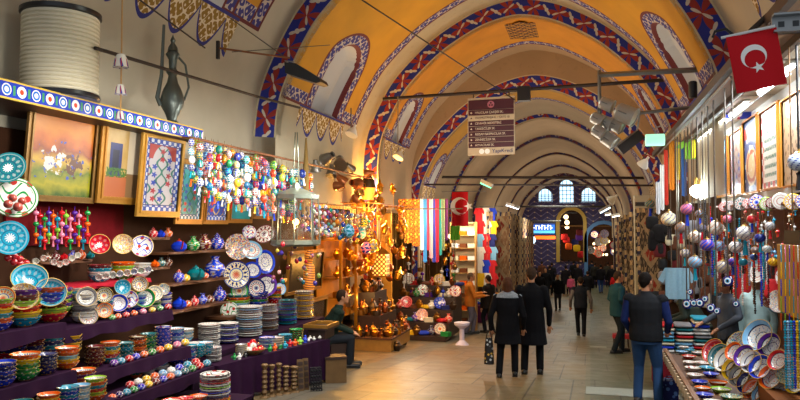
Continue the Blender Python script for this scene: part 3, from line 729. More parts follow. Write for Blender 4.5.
frame('framed_tile_panel', 'gold-framed bright blue panel strewn with red and yellow flowers', 204, 158, 229, 224, -5.2, art('art_blue', lambda g, u, v: art_panel(g, u, v, '1c50c8', '2a6ad0', 'e0c040', 'd0302c', False)), 4)
frame('framed_tile_panel', 'gold-framed turquoise panel with a pale green centre beside the plates', 229, 162, 253, 223, -5.2, art('art_green', lambda g, u, v: g.mix(((u-.5).abs() < .28) & ((v-.45).abs() < .3), srgb('1a9aa8'), g.mix(g.noise(12, 2, 'UV') > .5, srgb('a8d070'), srgb('d8d8b8')))), 4)
frame('framed_tile_panel', 'gold-framed light blue panel with white arches, last of the row', 254, 164, 276, 219, -5.2, art('art_arches', lambda g, u, v: g.mix(curl(g, u, v, 1.6), srgb('2a7ac8'), srgb('dfe8f0'))), 3)
# hall back wall behind the shelves: dark boards
bd = MB(); bd.box((-5.66, 3.2, -1.1), (-5.6, 13.2, 2.5), plain('3a2214', .8, nz=.3)); bb = bd.obj('back_panel', smooth=False); tag(bb, 'dark brown board backing behind the ceramics of the left shop', 'panel')
rb = MB(); p0 = at(34, 236, X=-5.5); p1 = at(128, 205, X=-5.5); rb.box((-5.59, p0.y-.3, p0.z-.1), (-5.56, p1.y, p1.z+.05), cloth_mat('5c0810')); tag(rb.obj('backdrop_cloth', smooth=False), 'bright red cloth hung behind the pompom ornaments', 'cloth')
# shelves ---------------------------------------------------
SA = shelf((0, 337), (66, 320), -4.55, .9, 'purple-clothed shelf holding the striped bowl piles at the far left', ext=(1.5, .0))
SB = shelf((0, 392), (76, 369), -4.3, .85, 'purple-clothed shelf below the striped bowl piles, lower left corner', ext=(1.5, 0))
SD = shelf((64, 335), (172, 306), -4.8, .7, 'purple-clothed shelf of white patterned bowls under the mugs')
SE = shelf((107, 370), (190, 346), -4.55, .7, 'purple-clothed shelf with turquoise and blue piles and a row of small jars', ext=(.9, 0))
SF = shelf((110, 399), (214, 370), -4.25, .75, 'lowest purple-clothed shelf with small lidded jars', ext=(1.2, 0))
SG = shelf((60, 295), (150, 272), -5.1, .45, 'narrow red-edged shelf with the row of white mugs hanging below', drop=.04, m=cloth_mat('a0182a'))
for (lip, nm) in (((168, 253), 'upper'), ((168, 283), 'middle'), ((168, 309), 'lower')):
    shelf((lip[0], lip[1]), (228, lip[1]-4), -5.25, .33, nm+' brown board of the vase shelves', .03, .01, M_wood)
def ST(y, lip): return y
# shelf A piles
STR = ['blue', 'orange', 'turquoise', 'yellow', 'red', 'lime green', 'maroon', 'purple']
def pile_on(sh, px, rpx, X, *a, **k):
    """foot height is the shelf top; the pile's pixel column gives its place along the shelf"""
    P = at(px, 300, X=X); d = cf+cr*((px-400)/F); t = X/d.x; Y = d.y*t; return P
def pstack(sh, px, rpx, X, cols, n, what, kind='A', k='bowl', **kw):
    z = sh[1]; lo, hi = 60, 620
    for _ in range(30):
        m = (lo+hi)/2
        if at(px, m, X=X).z > z: lo = m
        else: hi = m
    return stack(px, lo, rpx, X, cols, n, what, kind, k=k, **kw)
def psingle(sh, pr, px, rpx, X, label, cat, col, **kw):
    z = sh[1]; lo, hi = 60, 620
    for _ in range(30):
        m = (lo+hi)/2
        if at(px, m, X=X).z > z: lo = m
        else: hi = m
    return single(pr, px, lo, rpx, X, label, cat, col, **kw)
def rot_cols(o): return STR[o:]+STR[:o]
W_ = 'the pile at the left edge of the top left shelf'
pstack(SA, -2, 13, -4.72, rot_cols(0), 9, 'the pile at the far left edge', 'C')
pstack(SA, 24, 15, -4.72, rot_cols(2), 9, 'the pile under the brown patterned bowl', 'C')
pstack(SA, 51, 14, -4.72, rot_cols(4), 9, 'the pile under the turquoise bowl', 'B')
shown(3, 299, 11, -4.72, 'orange', 'brown and orange patterned bowl propped at the left picture edge', 'C', 'bowl', .45)
shown(23, 299, 14, -4.7, 'yellow', 'yellow rimmed bowl with mosaic pattern propped on the second pile', 'E', 'bowl', .45)
shown(50, 295, 15, -4.7, 'turquoise', 'turquoise bowl with white flower propped on the third pile', 'B', 'bowl', .45)
shown(29, 283, 17, -4.85, 'turquoise', 'wide turquoise bowl lying tilted behind the propped bowls', 'B', 'bowl', .8)
# shelf B
for px, r, cols, n, nm in ((2, 12, ['blue', 'dark blue'], 7, 'the blue pile'), (25, 13, ['green', 'green', 'green', 'yellow', 'orange', 'yellow'], 7, 'the green pile'), (46, 10, ['dark blue'], 7, 'the navy pile'), (67, 10.5, ['orange', 'yellow', 'pale blue', 'orange'], 7, 'the orange pile')):
    pstack(SB, px, r, -4.42, cols, n, nm+' of the lower left shelf', 'C' if px != 46 else 'B')
for px, r, c in ((10, 14, 'red'), (30, 12, 'maroon'), (50, 12, 'turquoise'), (70, 10, 'yellow')):
    pstack(SB, px, r, -4.85, [c, 'dark blue'], 7, 'the %s pile behind the lower left ones' % c, 'A')
# floor-level table at the bottom left corner
for i, (px, r, cc) in enumerate(((10, 12, ['teal', 'orange']), (36, 12, ['red', 'yellow', 'blue']), (60, 11, ['lime green', 'purple']), (78, 10, ['turquoise', 'white']))):
    pstack(SA, px, r, -5.1, cc, 8, 'the %s pile behind the striped ones' % nth(i), 'BCAB'[i])
t3 = shelf((0, 432), (120, 405), -4.05, .8, 'purple-clothed low table at the bottom left corner', ext=(1, 0))
for i, (px, r, cols) in enumerate(((20, 11, ['blue', 'teal']), (48, 10, ['yellow', 'orange']), (68, 10, ['blue', 'turquoise']), (80, 9, ['white', 'pale blue']), (95, 10, ['orange', 'lime green', 'red', 'turquoise']), (57, 12, ['turquoise', 'blue']), (83, 11, ['purple', 'orange']))):
    pstack(t3, px, r, -4.2 if i < 5 else -4.45, cols, 8, 'the %s pile on the low corner table' % nth(i), 'ACBAC'[i % 5])
# shelf D: white bowls, displays, balls
for i, (px, r, cols, n, kd) in enumerate(((84, 12, ['white', 'white', 'grey'], 10, 'A'), (104, 9, ['orange', 'blue', 'turquoise'], 8, 'C'), (121, 9, ['blue', 'dark blue'], 8, 'A'), (137, 9, ['blue', 'pale blue'], 8, 'A'), (152, 8, ['white', 'green'], 8, 'A'), (163, 8, ['blue', 'white'], 7, 'A'))):
    pstack(SD, px, r, -5.02, cols, n, 'the %s pile of the white bowl shelf' % nth(i), kd, step=.17)
for px, py, r, c, kd, lb in ((86, 298, 10, 'grey', 'F', 'white bowl with grey lace pattern propped at the top of the white pile'), (88, 317, 9, 'grey', 'A', 'white bowl with grey rosette propped below the lace patterned one'), (104, 296, 8, 'black', 'C', 'black patterned bowl propped beside the white pile'), (104, 311, 8, 'orange', 'C', 'orange patterned bowl propped beneath the black one'), (118, 304, 9, 'blue', 'F', 'blue and white flowered bowl propped in the middle of the shelf'), (128, 300, 9, 'blue', 'D', 'white bowl with blue sprays left of the green bowl'), (144, 299, 10, 'green', 'F', 'green rimmed bowl with red flowers on the shelf of white bowls'), (154, 294, 8, 'white', 'C', 'cream bowl with fine pattern at the right end of the shelf'), (139, 285, 8, 'maroon', 'C', 'small maroon bowl propped above the green bowl'), (122, 288, 8, 'turquoise', 'B', 'turquoise bowl propped behind the blue and white one'), (163, 290, 6, 'teal', 'E', 'teal mosaic bowl propped at the right end of the shelf')):
    shown(px, py, r, -4.95, c, lb, kd, 'bowl', .35)
for i, (px, c) in enumerate(((112, 'green'), (118, 'orange'), (126, 'red'), (134, 'orange'), (143, 'pink'), (152, 'yellow'), (160, 'green'), (168, 'red'))):
    psingle(SD, JAR, px, 3.6, -4.86, 'small round %s jar, %s from the left in the row before the white bowls' % (c, nth(i)), 'jar', c, group='small round jars')
# shelf E
for i, (px, r, cols, n) in enumerate(((110, 9, ['turquoise', 'red', 'yellow', 'turquoise', 'orange'], 7), (125, 8, ['turquoise', 'teal'], 6), (138, 8, ['brown', 'orange'], 7), (148, 8, ['teal', 'green'], 7), (163, 8, ['blue'], 8), (176, 8, ['blue', 'pale blue'], 6), (95, 9, ['maroon'], 7), (186, 7, ['pale blue', 'white'], 5))):
    pstack(SE, px, r, -4.78, cols, n, 'the %s pile on the turquoise shelf' % nth(i), 'ABCBDA'[i % 6], step=.24)
for i, (px, c) in enumerate(((114, 'purple'), (121, 'turquoise'), (129, 'red'), (136, 'blue'), (144, 'orange'), (152, 'green'), (160, 'orange'), (168, 'yellow'), (177, 'pink'), (185, 'yellow'))):
    psingle(SE, JAR, px, 4.3, -4.62, 'little %s patterned jar, %s from the left before the turquoise piles' % (c, nth(i)), 'jar', c, group='small round jars')
# shelf F
fr = ['orange', 'dark blue', 'turquoise', 'green', 'blue', 'yellow', 'maroon', 'blue', 'orange', 'pale blue', 'teal', 'green', 'red', 'turquoise']
for i, c in enumerate(fr): psingle(SF, JAR, 112+i*7.3, 4.3, -4.32, 'lidded %s jar, %s from left, front row, lowest shelf' % (c, nth(i)), 'jar', c, group='lidded jars of the lowest shelf')
for i, c in enumerate(['red', 'white', 'yellow', 'orange', 'pale blue', 'white', 'blue', 'turquoise', 'red']): psingle(SF, JAR, 130+i*8.2, 4.6, -4.48, 'lidded %s jar, %s from left, middle row, lowest shelf' % (c, nth(i)), 'jar', c, group='lidded jars of the lowest shelf')
for i, (px, r, cols, n) in enumerate(((136, 6, ['orange', 'teal'], 6), (148, 7, ['white'], 6), (160, 8, ['white', 'pale blue'], 6), (178, 8, ['blue'], 7), (189, 7.5, ['blue', 'turquoise'], 6), (198, 7, ['turquoise'], 5), (206, 7, ['turquoise', 'pale blue'], 5))):
    pstack(SF, px, r, -4.72, cols, n, 'the %s pile behind the lidded jars' % nth(i), 'AB'[i % 2], step=.25)
# vases on the brown shelves
vz = {k: at(168, y, X=-5.25).z*.5+at(228, y-4, X=-5.25).z*.5 for k, y in (('u', 253), ('m', 283), ('l', 309))}
for row, pr, px, r, c, kc, lb in (('u', TEAPOT, 179, 6, 'blue', 'b03020', 'blue pot with an orange lid on the upper vase shelf'), ('u', VASE, 193, 5.4, 'green', None, 'green vase on the upper vase shelf'), ('u', VASE, 204, 6, 'maroon', None, 'dark red vase on the upper vase shelf'), ('u', URN, 217, 5.5, 'blue', None, 'blue and white covered jar at the right end of the upper vase shelf'),
      ('m', URN, 179, 4.4, 'blue', 'c83c1c', 'small blue jar with a red stopper on the middle vase shelf'), ('m', JAR, 186, 3.5, 'yellow', None, 'tiny yellow jar on the middle vase shelf'), ('m', TEAPOT, 196, 7, 'teal', None, 'teal teapot on the middle vase shelf'), ('m', JAR, 205, 3.2, 'orange', None, 'tiny orange jar beside the teal teapot'), ('m', VASE, 215, 8, 'blue', None, 'large round blue vase on the middle vase shelf'),
      ('l', TEAPOT, 180, 5.5, 'blue', None, 'blue teapot on the lower vase shelf'), ('l', JAR, 188, 3.4, 'orange', None, 'orange jar on the lower vase shelf'), ('l', URN, 195, 3.6, 'red', None, 'red covered jar on the lower vase shelf'), ('l', VASE, 203, 4, 'blue', None, 'slim blue vase on the lower vase shelf'), ('l', JAR, 210, 3.8, 'brown', None, 'brown jar beside the slim blue vase'), ('l', URN, 220, 5.2, 'blue', None, 'white and blue covered jar at the right end of the lower vase shelf')):
    P = at(px, 260, X=-5.4); P.z = vz[row]; r_ = r*1.3/scl(P); pr(P, (0, 0, R(-40)), lb, 'vase' if pr is VASE else ('teapot' if pr is TEAPOT else 'jar'), PAL[c], r_, None, kc)
# more pots crowding the dark shelves behind
for k, (y_, x0, x1) in enumerate(((238, 150, 170), (268, 152, 170), (262, 44, 92))):
    shelf((x0-4, y_), (x1, y_-(x1-x0)*.05), -5.3, .28, '%s short brown board among the crowded back shelves' % nth(k), .03, .01, M_wood)
    zz = at(x0, y_, X=-5.3).z*.5+at(x1, y_-(x1-x0)*.05, X=-5.3).z*.5
    for q in range(3 if k < 2 else 6):
        px = x0+3+(x1-x0-5)*q/(2 if k < 2 else 5); P = at(px, 250, X=-5.42); P.z = zz; c = ['red', 'blue', 'orange', 'teal', 'brown', 'maroon'][(q+k*2) % 6]; (URN, TEAPOT, VASE)[(q+k) % 3](P, (0, 0, R(-40)), '%s glazed pot, %s on the %s short back board' % (c, nth(q), nth(k)), 'pot', PAL[c], 4.6/scl(P), None)
# plates on the wall
for px, py, r, ry, c, kd, lb in ((237, 247, 13, 1, 'brown', 'E', 'large round gold and white plate at the top of the wall of plates'), (251, 250, 9, 1.25, 'pale blue', 'A', 'white and pale blue plate behind the gold plate'), (264, 234, 8.5, 1.3, 'maroon', 'A', 'tall white plate with a dark rim under the last picture'), (265, 262, 10, 1.2, 'blue', 'F', 'blue plate with a gold ring under the tall white plate'),
      (236, 275, 14, 1, 'dark blue', 'C', 'large cream plate with a dark blue rim'), (249, 232, 6.5, 1.1, 'blue', 'D', 'small blue sprigged plate under the turquoise picture'), (252, 270, 8, 1.2, 'blue', 'F', 'blue lace plate between the dark blue rimmed and gold ringed plates'), (266, 285, 11, 1, 'purple', 'F', 'white plate with a purple rim at the end of the wall of plates'), (280, 289, 6, 1, 'pale blue', 'A', 'small white plate at the right end of the wall of plates'),
      (239, 291, 9, 1, 'green', 'C', 'green rimmed plate propped on the rainbow pile'), (256, 288, 9.5, 1, 'dark blue', 'A', 'grey patterned plate with dark rim propped on the blue pile'), (229, 311, 9.5, 1, 'green', 'D', 'white plate with leaf sprays propped on the blue patterned pile'),
      (15, 198, 20, 1.05, 'green', 'D', 'large white leaf patterned plate with red fruit at the left edge'), (10, 238, 17, 1, 'turquoise', 'B', 'scalloped bright turquoise plate at the left edge'), (8, 168, 17, .85, 'teal', 'B', 'dark teal dish at the left edge above the white plate')):
    shown(px, py, r, -5.35 if px > 30 else -4.9, c, lb, kd, 'plate', .12, ry=ry)
for px, py, r in ((8, 204, 4.4), (18, 207, 4.8), (13, 198, 4), (22, 201, 4)):
    P = at(px, py, X=-4.8); o = JAR  # fruit painted in relief on the plate: small red glazed pomegranates
    mb = MB(); mb.ball((0, 0, 0), 1, GOC, 12, 8, (1, 1, .92)); mb.lathe([(.12, .85), (.22, 1.15)], GOC, 8)
    q = mb.obj('pomegranate'); q.location = P; q.rotation_euler = facing(LOOK); q.scale = (r/scl(P),)*3; q.color = srgb('a04438')+(1,); tag(q, 'red glazed pomegranate before the white leaf plate, %s from the left' % {8: 'first', 13: 'second', 18: 'third', 22: 'rightmost'}[px], 'ornament', 'pomegranates before the leaf plate')
# long stepped table with plates, right part of the shop
ZT1 = at(240, 338, X=-5.0).z
tb = thing('display_table', 'raised step holding the piles of white and blue plates', 'table', (-5.1, 10, ZT1-.05))
y0, y1 = at(190, 338, X=-4.75).y, at(322, 318, X=-4.75).y
mb = MB(); mb.box((-.5, y0-10, 0), (.4, y1-10, .05), M_purple); mb.obj('board', tb, False)
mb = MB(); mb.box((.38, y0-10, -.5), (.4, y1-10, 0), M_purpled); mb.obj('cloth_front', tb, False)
TB = (tb, ZT1)
for i, (px, r, cols, n, kd, k) in enumerate(((195, 7, ['green', 'white', 'grey'], 8, 'A', 'plate'), (209, 10, ['white', 'grey', 'white'], 13, 'A', 'plate'), (228, 9.5, ['dark blue', 'white', 'blue'], 11, 'A', 'plate'), (249, 12, ['white', 'white', 'grey', 'pale blue'], 13, 'A', 'plate'), (268, 9.5, ['grey', 'brown', 'white', 'grey'], 14, 'C', 'plate'), (287, 9, ['turquoise', 'teal', 'blue'], 14, 'B', 'plate'), (304, 9, ['grey', 'yellow', 'grey'], 16, 'C', 'plate'))):
    pstack(TB, px, r, -4.95, cols, n, 'the %s pile on the raised step' % nth(i), kd, k, step=.155, bowlh=1)
# rack of rainbow bowls behind
ZT2 = at(240, 312, X=-5.35).z; mb = MB(); y0, y1 = at(228, 312, X=-5.2).y, at(300, 298, X=-5.2).y; mb.box((-5.58, y0, ZT2-.04), (-5.16, y1, ZT2), M_wood); tag(mb.obj('display_shelf', smooth=False), 'brown board carrying the rainbow bowl piles under the wall plates', 'shelf')
for i, (px, r, cols, n) in enumerate(((238, 11, ['maroon', 'pale blue', 'lime green', 'orange', 'teal', 'white'], 7), (258, 9.5, ['blue', 'green', 'purple', 'dark blue'], 7), (274, 7, ['red', 'purple', 'yellow', 'green', 'orange'], 11))):
    pstack((None, ZT2), px, r, -5.38, cols, n, 'the %s rainbow pile under the wall plates' % nth(i), 'C', step=.14)
# front table with purple cloth
A = at(218, 366, X=-4.45); B = at(329, 339, Z=A.z); ZF = A.z
t = thing('cloth_table', 'low table under a deep purple cloth in front of the plate piles', 'table', A)
d = (B-A); d.z = 0; Lh = d.length; d.normalize(); nrm = Vector((-d.y, d.x, 0))
if nrm.x > 0: nrm = -nrm
mb = MB(); q = [Vector((0, 0, 0)), d*Lh, d*Lh+nrm*.42, nrm*.42]; mb.add([v for v in q]+[v-Vector((0, 0, .04)) for v in q], [(0, 1, 2, 3), (7, 6, 5, 4), (0, 4, 5, 1), (1, 5, 6, 2), (2, 6, 7, 3), (3, 7, 4, 0)], M_purple); mb.obj('tabletop', t, False)
mb = MB()
for s_ in (0, 1): mb.grid(lambda u, v: (d*(u*Lh)-nrm*(.012+.03*v*(1+sin(u*60))+.004*s_)+Vector((0, 0, -v*(ZF-floor_z(A.y+d.y*u*Lh)-.05))), (u, v)), 60, 3, M_purple)
mb.grid(lambda u, v: (d*(Lh+.01)+nrm*.42*u+Vector((0, 0, -v*(ZF-floor_z(B.y)-.05))), (u, v)), 6, 2, M_purple); mb.obj('cloth_skirt', t)
TA, TD, TN = A.copy(), d.copy(), nrm.copy()
def on_table(px, back, z=None):    # point on the front table, back metres behind the edge
    dv = cf+cr*((px-400)/F); k = Vector((dv.x, dv.y)); A2 = TA+TN*back
    det = k.x*(-TD.y)+k.y*TD.x; tt = (A2.x*(-TD.y)+A2.y*TD.x)/det; return Vector((k.x*tt, k.y*tt, z if z is not None else ZF))
def tstack(px, back, rpx, cols, n, what, kind='A', k='plate', step=.155):
    P = on_table(px, back); r = rpx/scl(P); z = ZF
    for i in range(n):
        c = cols[i % len(cols)]; pos = 'topmost' if i == n-1 else ('lowest' if i == 0 else nth(n-1-i)+' from top')
        (PLATE if k == 'plate' else BOWL)[kind]((P.x, P.y, z), (0, 0, random.random()*6), '%s %s, %s in %s' % (c, k, pos, what), k, PAL[c], r, 'piles of bowls and plates'); z += r*step
    return P, r, z
for i, (px, bk, r, cols, n, kd, k) in enumerate(((214, .28, 9, ['grey', 'white', 'grey'], 10, 'A', 'plate'), (243, .2, 6, ['white', 'grey'], 10, 'A', 'bowl'), (268, .28, 8, ['white', 'pale blue', 'blue'], 9, 'A', 'plate'), (277, .2, 8, ['white', 'grey'], 6, 'A', 'bowl'), (286, .28, 7, ['turquoise', 'teal'], 9, 'B', 'plate'), (297, .28, 7, ['green', 'black'], 9, 'B', 'bowl'))):
    tstack(px, bk, r, cols, n, 'the %s pile on the purple table' % nth(i), kd, k)
# glass-ball bowl
P = on_table(254, .15); r = 13/scl(P)
mb = MB(); mb.lathe([(0, 0), (.4, 0), (.5, .08), (.9, .3), (1, .45), (.96, .45), (.5, .14), (0, .1)], plain('8a6a3a', .5, nz=.3), 24); b = tag(mb.obj('bowl'), 'brown bowl heaped with red glass balls on the purple table', 'bowl'); b.location = P; b.scale = (r,)*3
mb = MB(); mb.ball((0, 0, 0), 1, objcol(.06, coat=.8, key='gb'), 14, 9); mb.lathe([(.22, .93), (.22, 1.12), (0, 1.14)], plain('b8a060', .3, .9), 8)
BALL = proto('glass_ball', 'ornament', mb); k = 0
for ly, rad, n in ((0, .62, 8), (.28, .3, 5), (.5, 0, 1)):
    for j in range(n):
        a = 2*pi*j/n+ly; c = ['red', 'red', 'maroon', 'red', 'pale blue', 'red', 'white', 'red'][(j+int(ly*10)) % 8]
        BALL((P.x+cos(a)*rad*r, P.y+sin(a)*rad*r, P.z+(.42+ly)*r), (random.random(), random.random(), 0), 'shiny %s glass ball, %s in the %s ring of the brown bowl' % (c, nth(j), {0: 'lowest', .28: 'middle', .5: 'top'}[ly]), 'ornament', PAL[c], .26*r, 'glass balls in the brown bowl')
# little figures and jars at the table front
fig = MB(); fig.lathe([(0, 0), (.5, 0), (.42, .25), (.6, .6), (.5, 1.0), (.28, 1.2)], GOC, 12); fig.ball((0, 0, 1.42), .32, GOC, 10, 7)
fa = MB(); fa.tube([(.4, 0, .9), (.8, 0, .75), (.75, 0, 1.2)], .13, GOC, 6); fb = MB(); fb.tube([(-.4, 0, .9), (-.8, 0, .75), (-.85, 0, .4)], .13, GOC, 6); FIG = proto('figurine', 'figurine', fig, [('arm', fa), ('arm', fb)])
for i, (px, bk, c, r) in enumerate(((236, .12, 'green', 3.6), (241, .08, 'white', 3.6), (247, .1, 'black', 3.5), (271, .1, 'green', 4), (276, .08, 'orange', 4.2), (281, .12, 'green', 4.2), (286, .1, 'turquoise', 4), (291, .12, 'red', 4), (296, .1, 'orange', 3.8), (301, .1, 'lime green', 4.2), (306, .12, 'blue', 4.4))):
    Q = on_table(px, bk); FIG(Q, (0, 0, R(30+i*23)), 'small %s ceramic figurine, %s from the left along the purple table edge' % (c, nth(i)), 'figurine', PAL[c], r/scl(Q), 'figurines on the table edge')
for i in range(11):
    Q = on_table(309+i*1.9, .12+.1*(i % 3)); VASE(Q, (0, 0, i), 'tiny white vase, %s from the left at the right end of the purple table' % nth(i), 'vase', PAL['white'], 1.9/scl(Q), 'tiny white vases')
# grey carved tray with brown tray above
Q = on_table(322, .22); s = scl(Q)
mb = MB(); mb.box((-.2, -.26, 0), (.2, .26, .03), M_woodd)
for a, b in (((-.2, -.26), (.2, -.23)), ((-.2, .23), (.2, .26)), ((-.2, -.23), (-.17, .23)), ((.17, -.23), (.2, .23))): mb.box((a[0], a[1], .03), (b[0], b[1], .08), plain('8a6020', .4, .3))
tr = tag(mb.obj('wooden_tray', smooth=False), 'dark wooden tray with gilt rim held up beside the seated man', 'tray'); tr.location = (Q.x, Q.y, ZF+.14)
mb = MB(); mb.box((-.14, -.2, 0), (.14, .2, .138), M_woodd); bx_ = tag(mb.obj('wooden_box', smooth=False), 'small dark box under the gilt rimmed tray', 'box'); bx_.location = (Q.x, Q.y, ZF+.0)
# red-white bowls and plate pile at the foot of the lowest shelf
for j, (px, py, r, c, kd) in enumerate(((172, 393, 10, 'red', 'A'), (186, 391, 9, 'red', 'B'), (199, 389, 9, 'orange', 'A'), (180, 398, 10, 'red', 'B'), (194, 397, 10, 'red', 'A'))):
    P = at(px, py, X=-4.0); r_ = r/scl(P)
    BOWL[kd]((P.x, P.y, P.z-.1), (0, 0, j), '%s flowered bowl, %s of the wide bowls below the jars' % (c, nth(j)), 'bowl', PAL[c], (r_, r_, r_*.6), 'wide red and white bowls')
P = at(215, 402, X=-3.95)
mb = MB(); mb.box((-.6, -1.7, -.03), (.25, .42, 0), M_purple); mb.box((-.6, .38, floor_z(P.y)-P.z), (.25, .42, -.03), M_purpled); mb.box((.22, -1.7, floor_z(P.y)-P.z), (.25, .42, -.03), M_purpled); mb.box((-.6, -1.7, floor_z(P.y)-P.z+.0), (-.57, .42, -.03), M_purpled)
o = tag(mb.obj('low_table', smooth=False), 'low purple-draped stand with wide red and white bowls', 'table'); o.location = P
r = 15/scl(P); z = P.z
for i, c in enumerate(['yellow', 'orange', 'dark blue', 'white', 'blue', 'white', 'lime green', 'white', 'red', 'maroon', 'white', 'black']):
    PLATE['C' if i < 11 else 'D']((P.x, P.y, z), (0, 0, i), '%s plate, %s in the front corner pile' % (c, 'topmost' if i == 11 else nth(11-i)+' from the top'), 'plate', PAL[c], r, 'piles of bowls and plates'); z += r*.155
# mugs hanging from the red-edged shelf
for i in range(8):
    px = 99+i*7; P = at(px, 276-i*1.1, X=-4.86); r = 3.6/scl(P)
    MUG((P.x, P.y, P.z), (R(100), R(20), R(40)), 'white patterned mug, %s from the left of the hanging row' % nth(i), 'mug', PAL[['red', 'red', 'grey', 'blue', 'orange', 'blue', 'green', 'blue'][i]], r, 'hanging white mugs', 'dcd8cc')
# bowls on the red-edged shelf
for i, (px, r, cols, n, kd) in enumerate(((100, 11, ['turquoise', 'white', 'turquoise', 'maroon'], 5, 'A'), (123, 11, ['green', 'yellow', 'lime green', 'orange'], 5, 'C'), (141, 9, ['white', 'blue', 'white'], 5, 'A'))):
    pstack(SG, px, r, -5.25, cols, n, 'the %s pile above the hanging mugs' % nth(i), kd)
for px, py, r, c, kd, lb in ((99, 245, 10, 'red', 'B', 'round red bowl with white spots shown above the hanging mugs'), (122, 245, 10, 'yellow', 'E', 'yellow mosaic bowl shown above the hanging mugs'), (141, 247, 11, 'blue', 'D', 'white plate with blue flowers shown right of the yellow bowl')):
    shown(px, py, r, -5.2, c, lb, kd, 'bowl', .2)
# baskets and jugs on the back left shelf
for i, (px, py, c) in enumerate(((52, 262, 'red'), (58, 264, 'orange'), (64, 262, 'red'), (70, 258, 'cream'), (76, 255, 'cream'), (34, 261, 'cream'), (42, 258, 'orange'))):
    P = at(px, py, X=-5.2); MUG(P, (R(90), 0, R(60)), 'small painted %s wooden cup, %s of those hanging below the pompom strings' % (c, nth(i)), 'cup', PAL[c], 3.4/scl(P), 'hanging wooden cups', PAL[c])
for i, (px, py) in enumerate(((8, 258), (14, 262), (20, 259), (26, 263), (14, 256), (20, 264))):
    P = at(px, py, X=-4.95); BALL(P, (0, 0, 0), '%s red glass ball of the bunch under the turquoise plate' % nth(i), 'ornament', 'b01c24', 3.6/scl(P), 'bunch of red balls')
# pompom strings
mb = MB(); mb.ball((0, 0, 0), 1, GOC, 10, 7, (1, 1, .85)); mb.tube([(0, 0, .8), (0, 0, 2.2)], .1, GOC, 5)
ts = MB(); ts.lathe([(.1, -.8), (.35, -1.1), (.25, -1.4), (.42, -3.0)], GOC, 8); POM = proto('pompom', 'pompom', mb, [('tassel', ts)])
pc = ['pink', 'red', 'green', 'purple', 'orange', 'turquoise', 'red', 'lime green', 'pink', 'purple']
for i in range(13):
    for j in range(3):
        P = at(36+i*4.3, 213+j*11+(i % 3)*3, X=-5.25-.06*(i % 2)); c = pc[(i+j*2) % 10]
        POM(P, (0, 0, 0), '%s felt pompom with tassel, %s down on the %s string from the left' % (c, nth(j), nth(i)), 'pompom', PAL[c], 2.9/scl(P), 'felt pompoms before the red cloth')
# ------------------------------------------------ hanging ornaments of the left shops
def egg_mat():
    g = G('painted_egg'); r, a, z = rt(g); oc = g.ocol(); m = ((a*3+(z*4).sin()).sin()*(z*5).cos()).abs() > .35
    k = g.orand()
    alt = g.ramp(k, [srgb(h) for h in ('d8d6d0', 'c8a830', '1a7a90', '2a3a8a', 'a82820', '1c3a98', '2a7a4a')])
    c = g.mix(m, oc, alt); c = g.mix(((a*8).cos()*(z*9).sin() > .8), c, srgb('18286a')); return g.done(c, .25, coat=.3)
ME = egg_mat(); M_cap = plain('b08c48', .35, .8)
mb = MB(); mb.ball((0, 0, 0), 1, ME, 10, 7, (1, 1, 1.25)); mb.lathe([(.35, 1.15), (.2, 1.4)], M_cap, 8); mb.tube([(0, 0, 1.3), (0, 0, 2.8)], .06, M_cord, 4)
ts = MB(); ts.lathe([(.12, -1.2), (.3, -1.5), (.22, -1.8), (.36, -3.3)], GOC, 6)
EGG = proto('egg_ornament', 'ornament', mb, [('tassel', ts)])
mb = MB(); mb.ball((0, 0, 0), 1, ME, 9, 6, (1, 1, 1.2)); mb.tube([(0, 0, 1.1), (0, 0, 3)], .1, M_cord, 4); BEAD = proto('glass_bead', 'ornament', mb)
M_rod = plain('5a5650', .5, .6, nz=.2); M_rodr = plain('7a4a2a', .6, .4, nz=.3)
def rod(a, b, r, label, m=M_rod, name='rod', cat='rod', n=8):
    a, b = Vector(a), Vector(b); mb = MB(); mb.tube([Vector((0, 0, 0)), b-a], r, m, n); o = tag(mb.obj(name), label, cat); o.location = a; return o
XE = -4.7
ra, rb = at(190, 131, X=XE), at(372, 182, X=XE)
zr = ra.z*.5+rb.z*.5; ra.z = rb.z = zr
rod(ra, rb, .016, 'thin rod carrying the big cluster of painted eggs', M_rodr)
for k, f in enumerate((0.02, .33, .66, .98)):
    p = ra.lerp(rb, f); rod(p, (XL+.02, p.y, p.z+.12), .012, '%s bracket holding the egg rod to the wall' % nth(k), M_rodr, 'bracket', 'bracket', 6)
ecol = ['white', 'blue', 'green', 'yellow', 'turquoise', 'red', 'pale blue', 'lime green', 'white', 'dark blue', 'orange', 'grey', 'white', 'teal']
ns = 27
for i in range(ns):
    px = 192+i*4.55+random.uniform(-.8, .8); X = XE+(.0 if i % 2 else .12)
    top = 141+.27*(px-192)+random.uniform(0, 5); n = 6 if 2 < i < 22 else 5
    if px > 300: n = 4
    y_end = 0
    for j in range(n):
        py = top+j*(8.6+random.uniform(-.6, .8)); P = at(px+random.uniform(-1, 1), py, X=X+random.uniform(-.03, .03)); c = ecol[(i*5+j*3+random.randint(0, 2)) % 14]
        EGG(P, (random.uniform(-.15, .15), random.uniform(-.15, .15), random.random()*6), '%s painted egg with tassel, %s down on the %s string under the rod' % (c, nth(j), nth(i)), 'ornament', PAL[c], random.uniform(3.0, 3.9)/scl(P), 'painted eggs hung under the rod', PAL[['white', 'yellow', 'red', 'turquoise', 'orange', 'blue'][(i+j) % 6]])
def thread(a, b, label, name='string', r=.0035, m=None, group=None):
    a, b = Vector(a), Vector(b); mb = MB(); mb.tube([Vector((0, 0, 0)), b-a], r, m or M_cord, 4); o = tag(mb.obj(name), label, 'string', group); o.location = a; return o
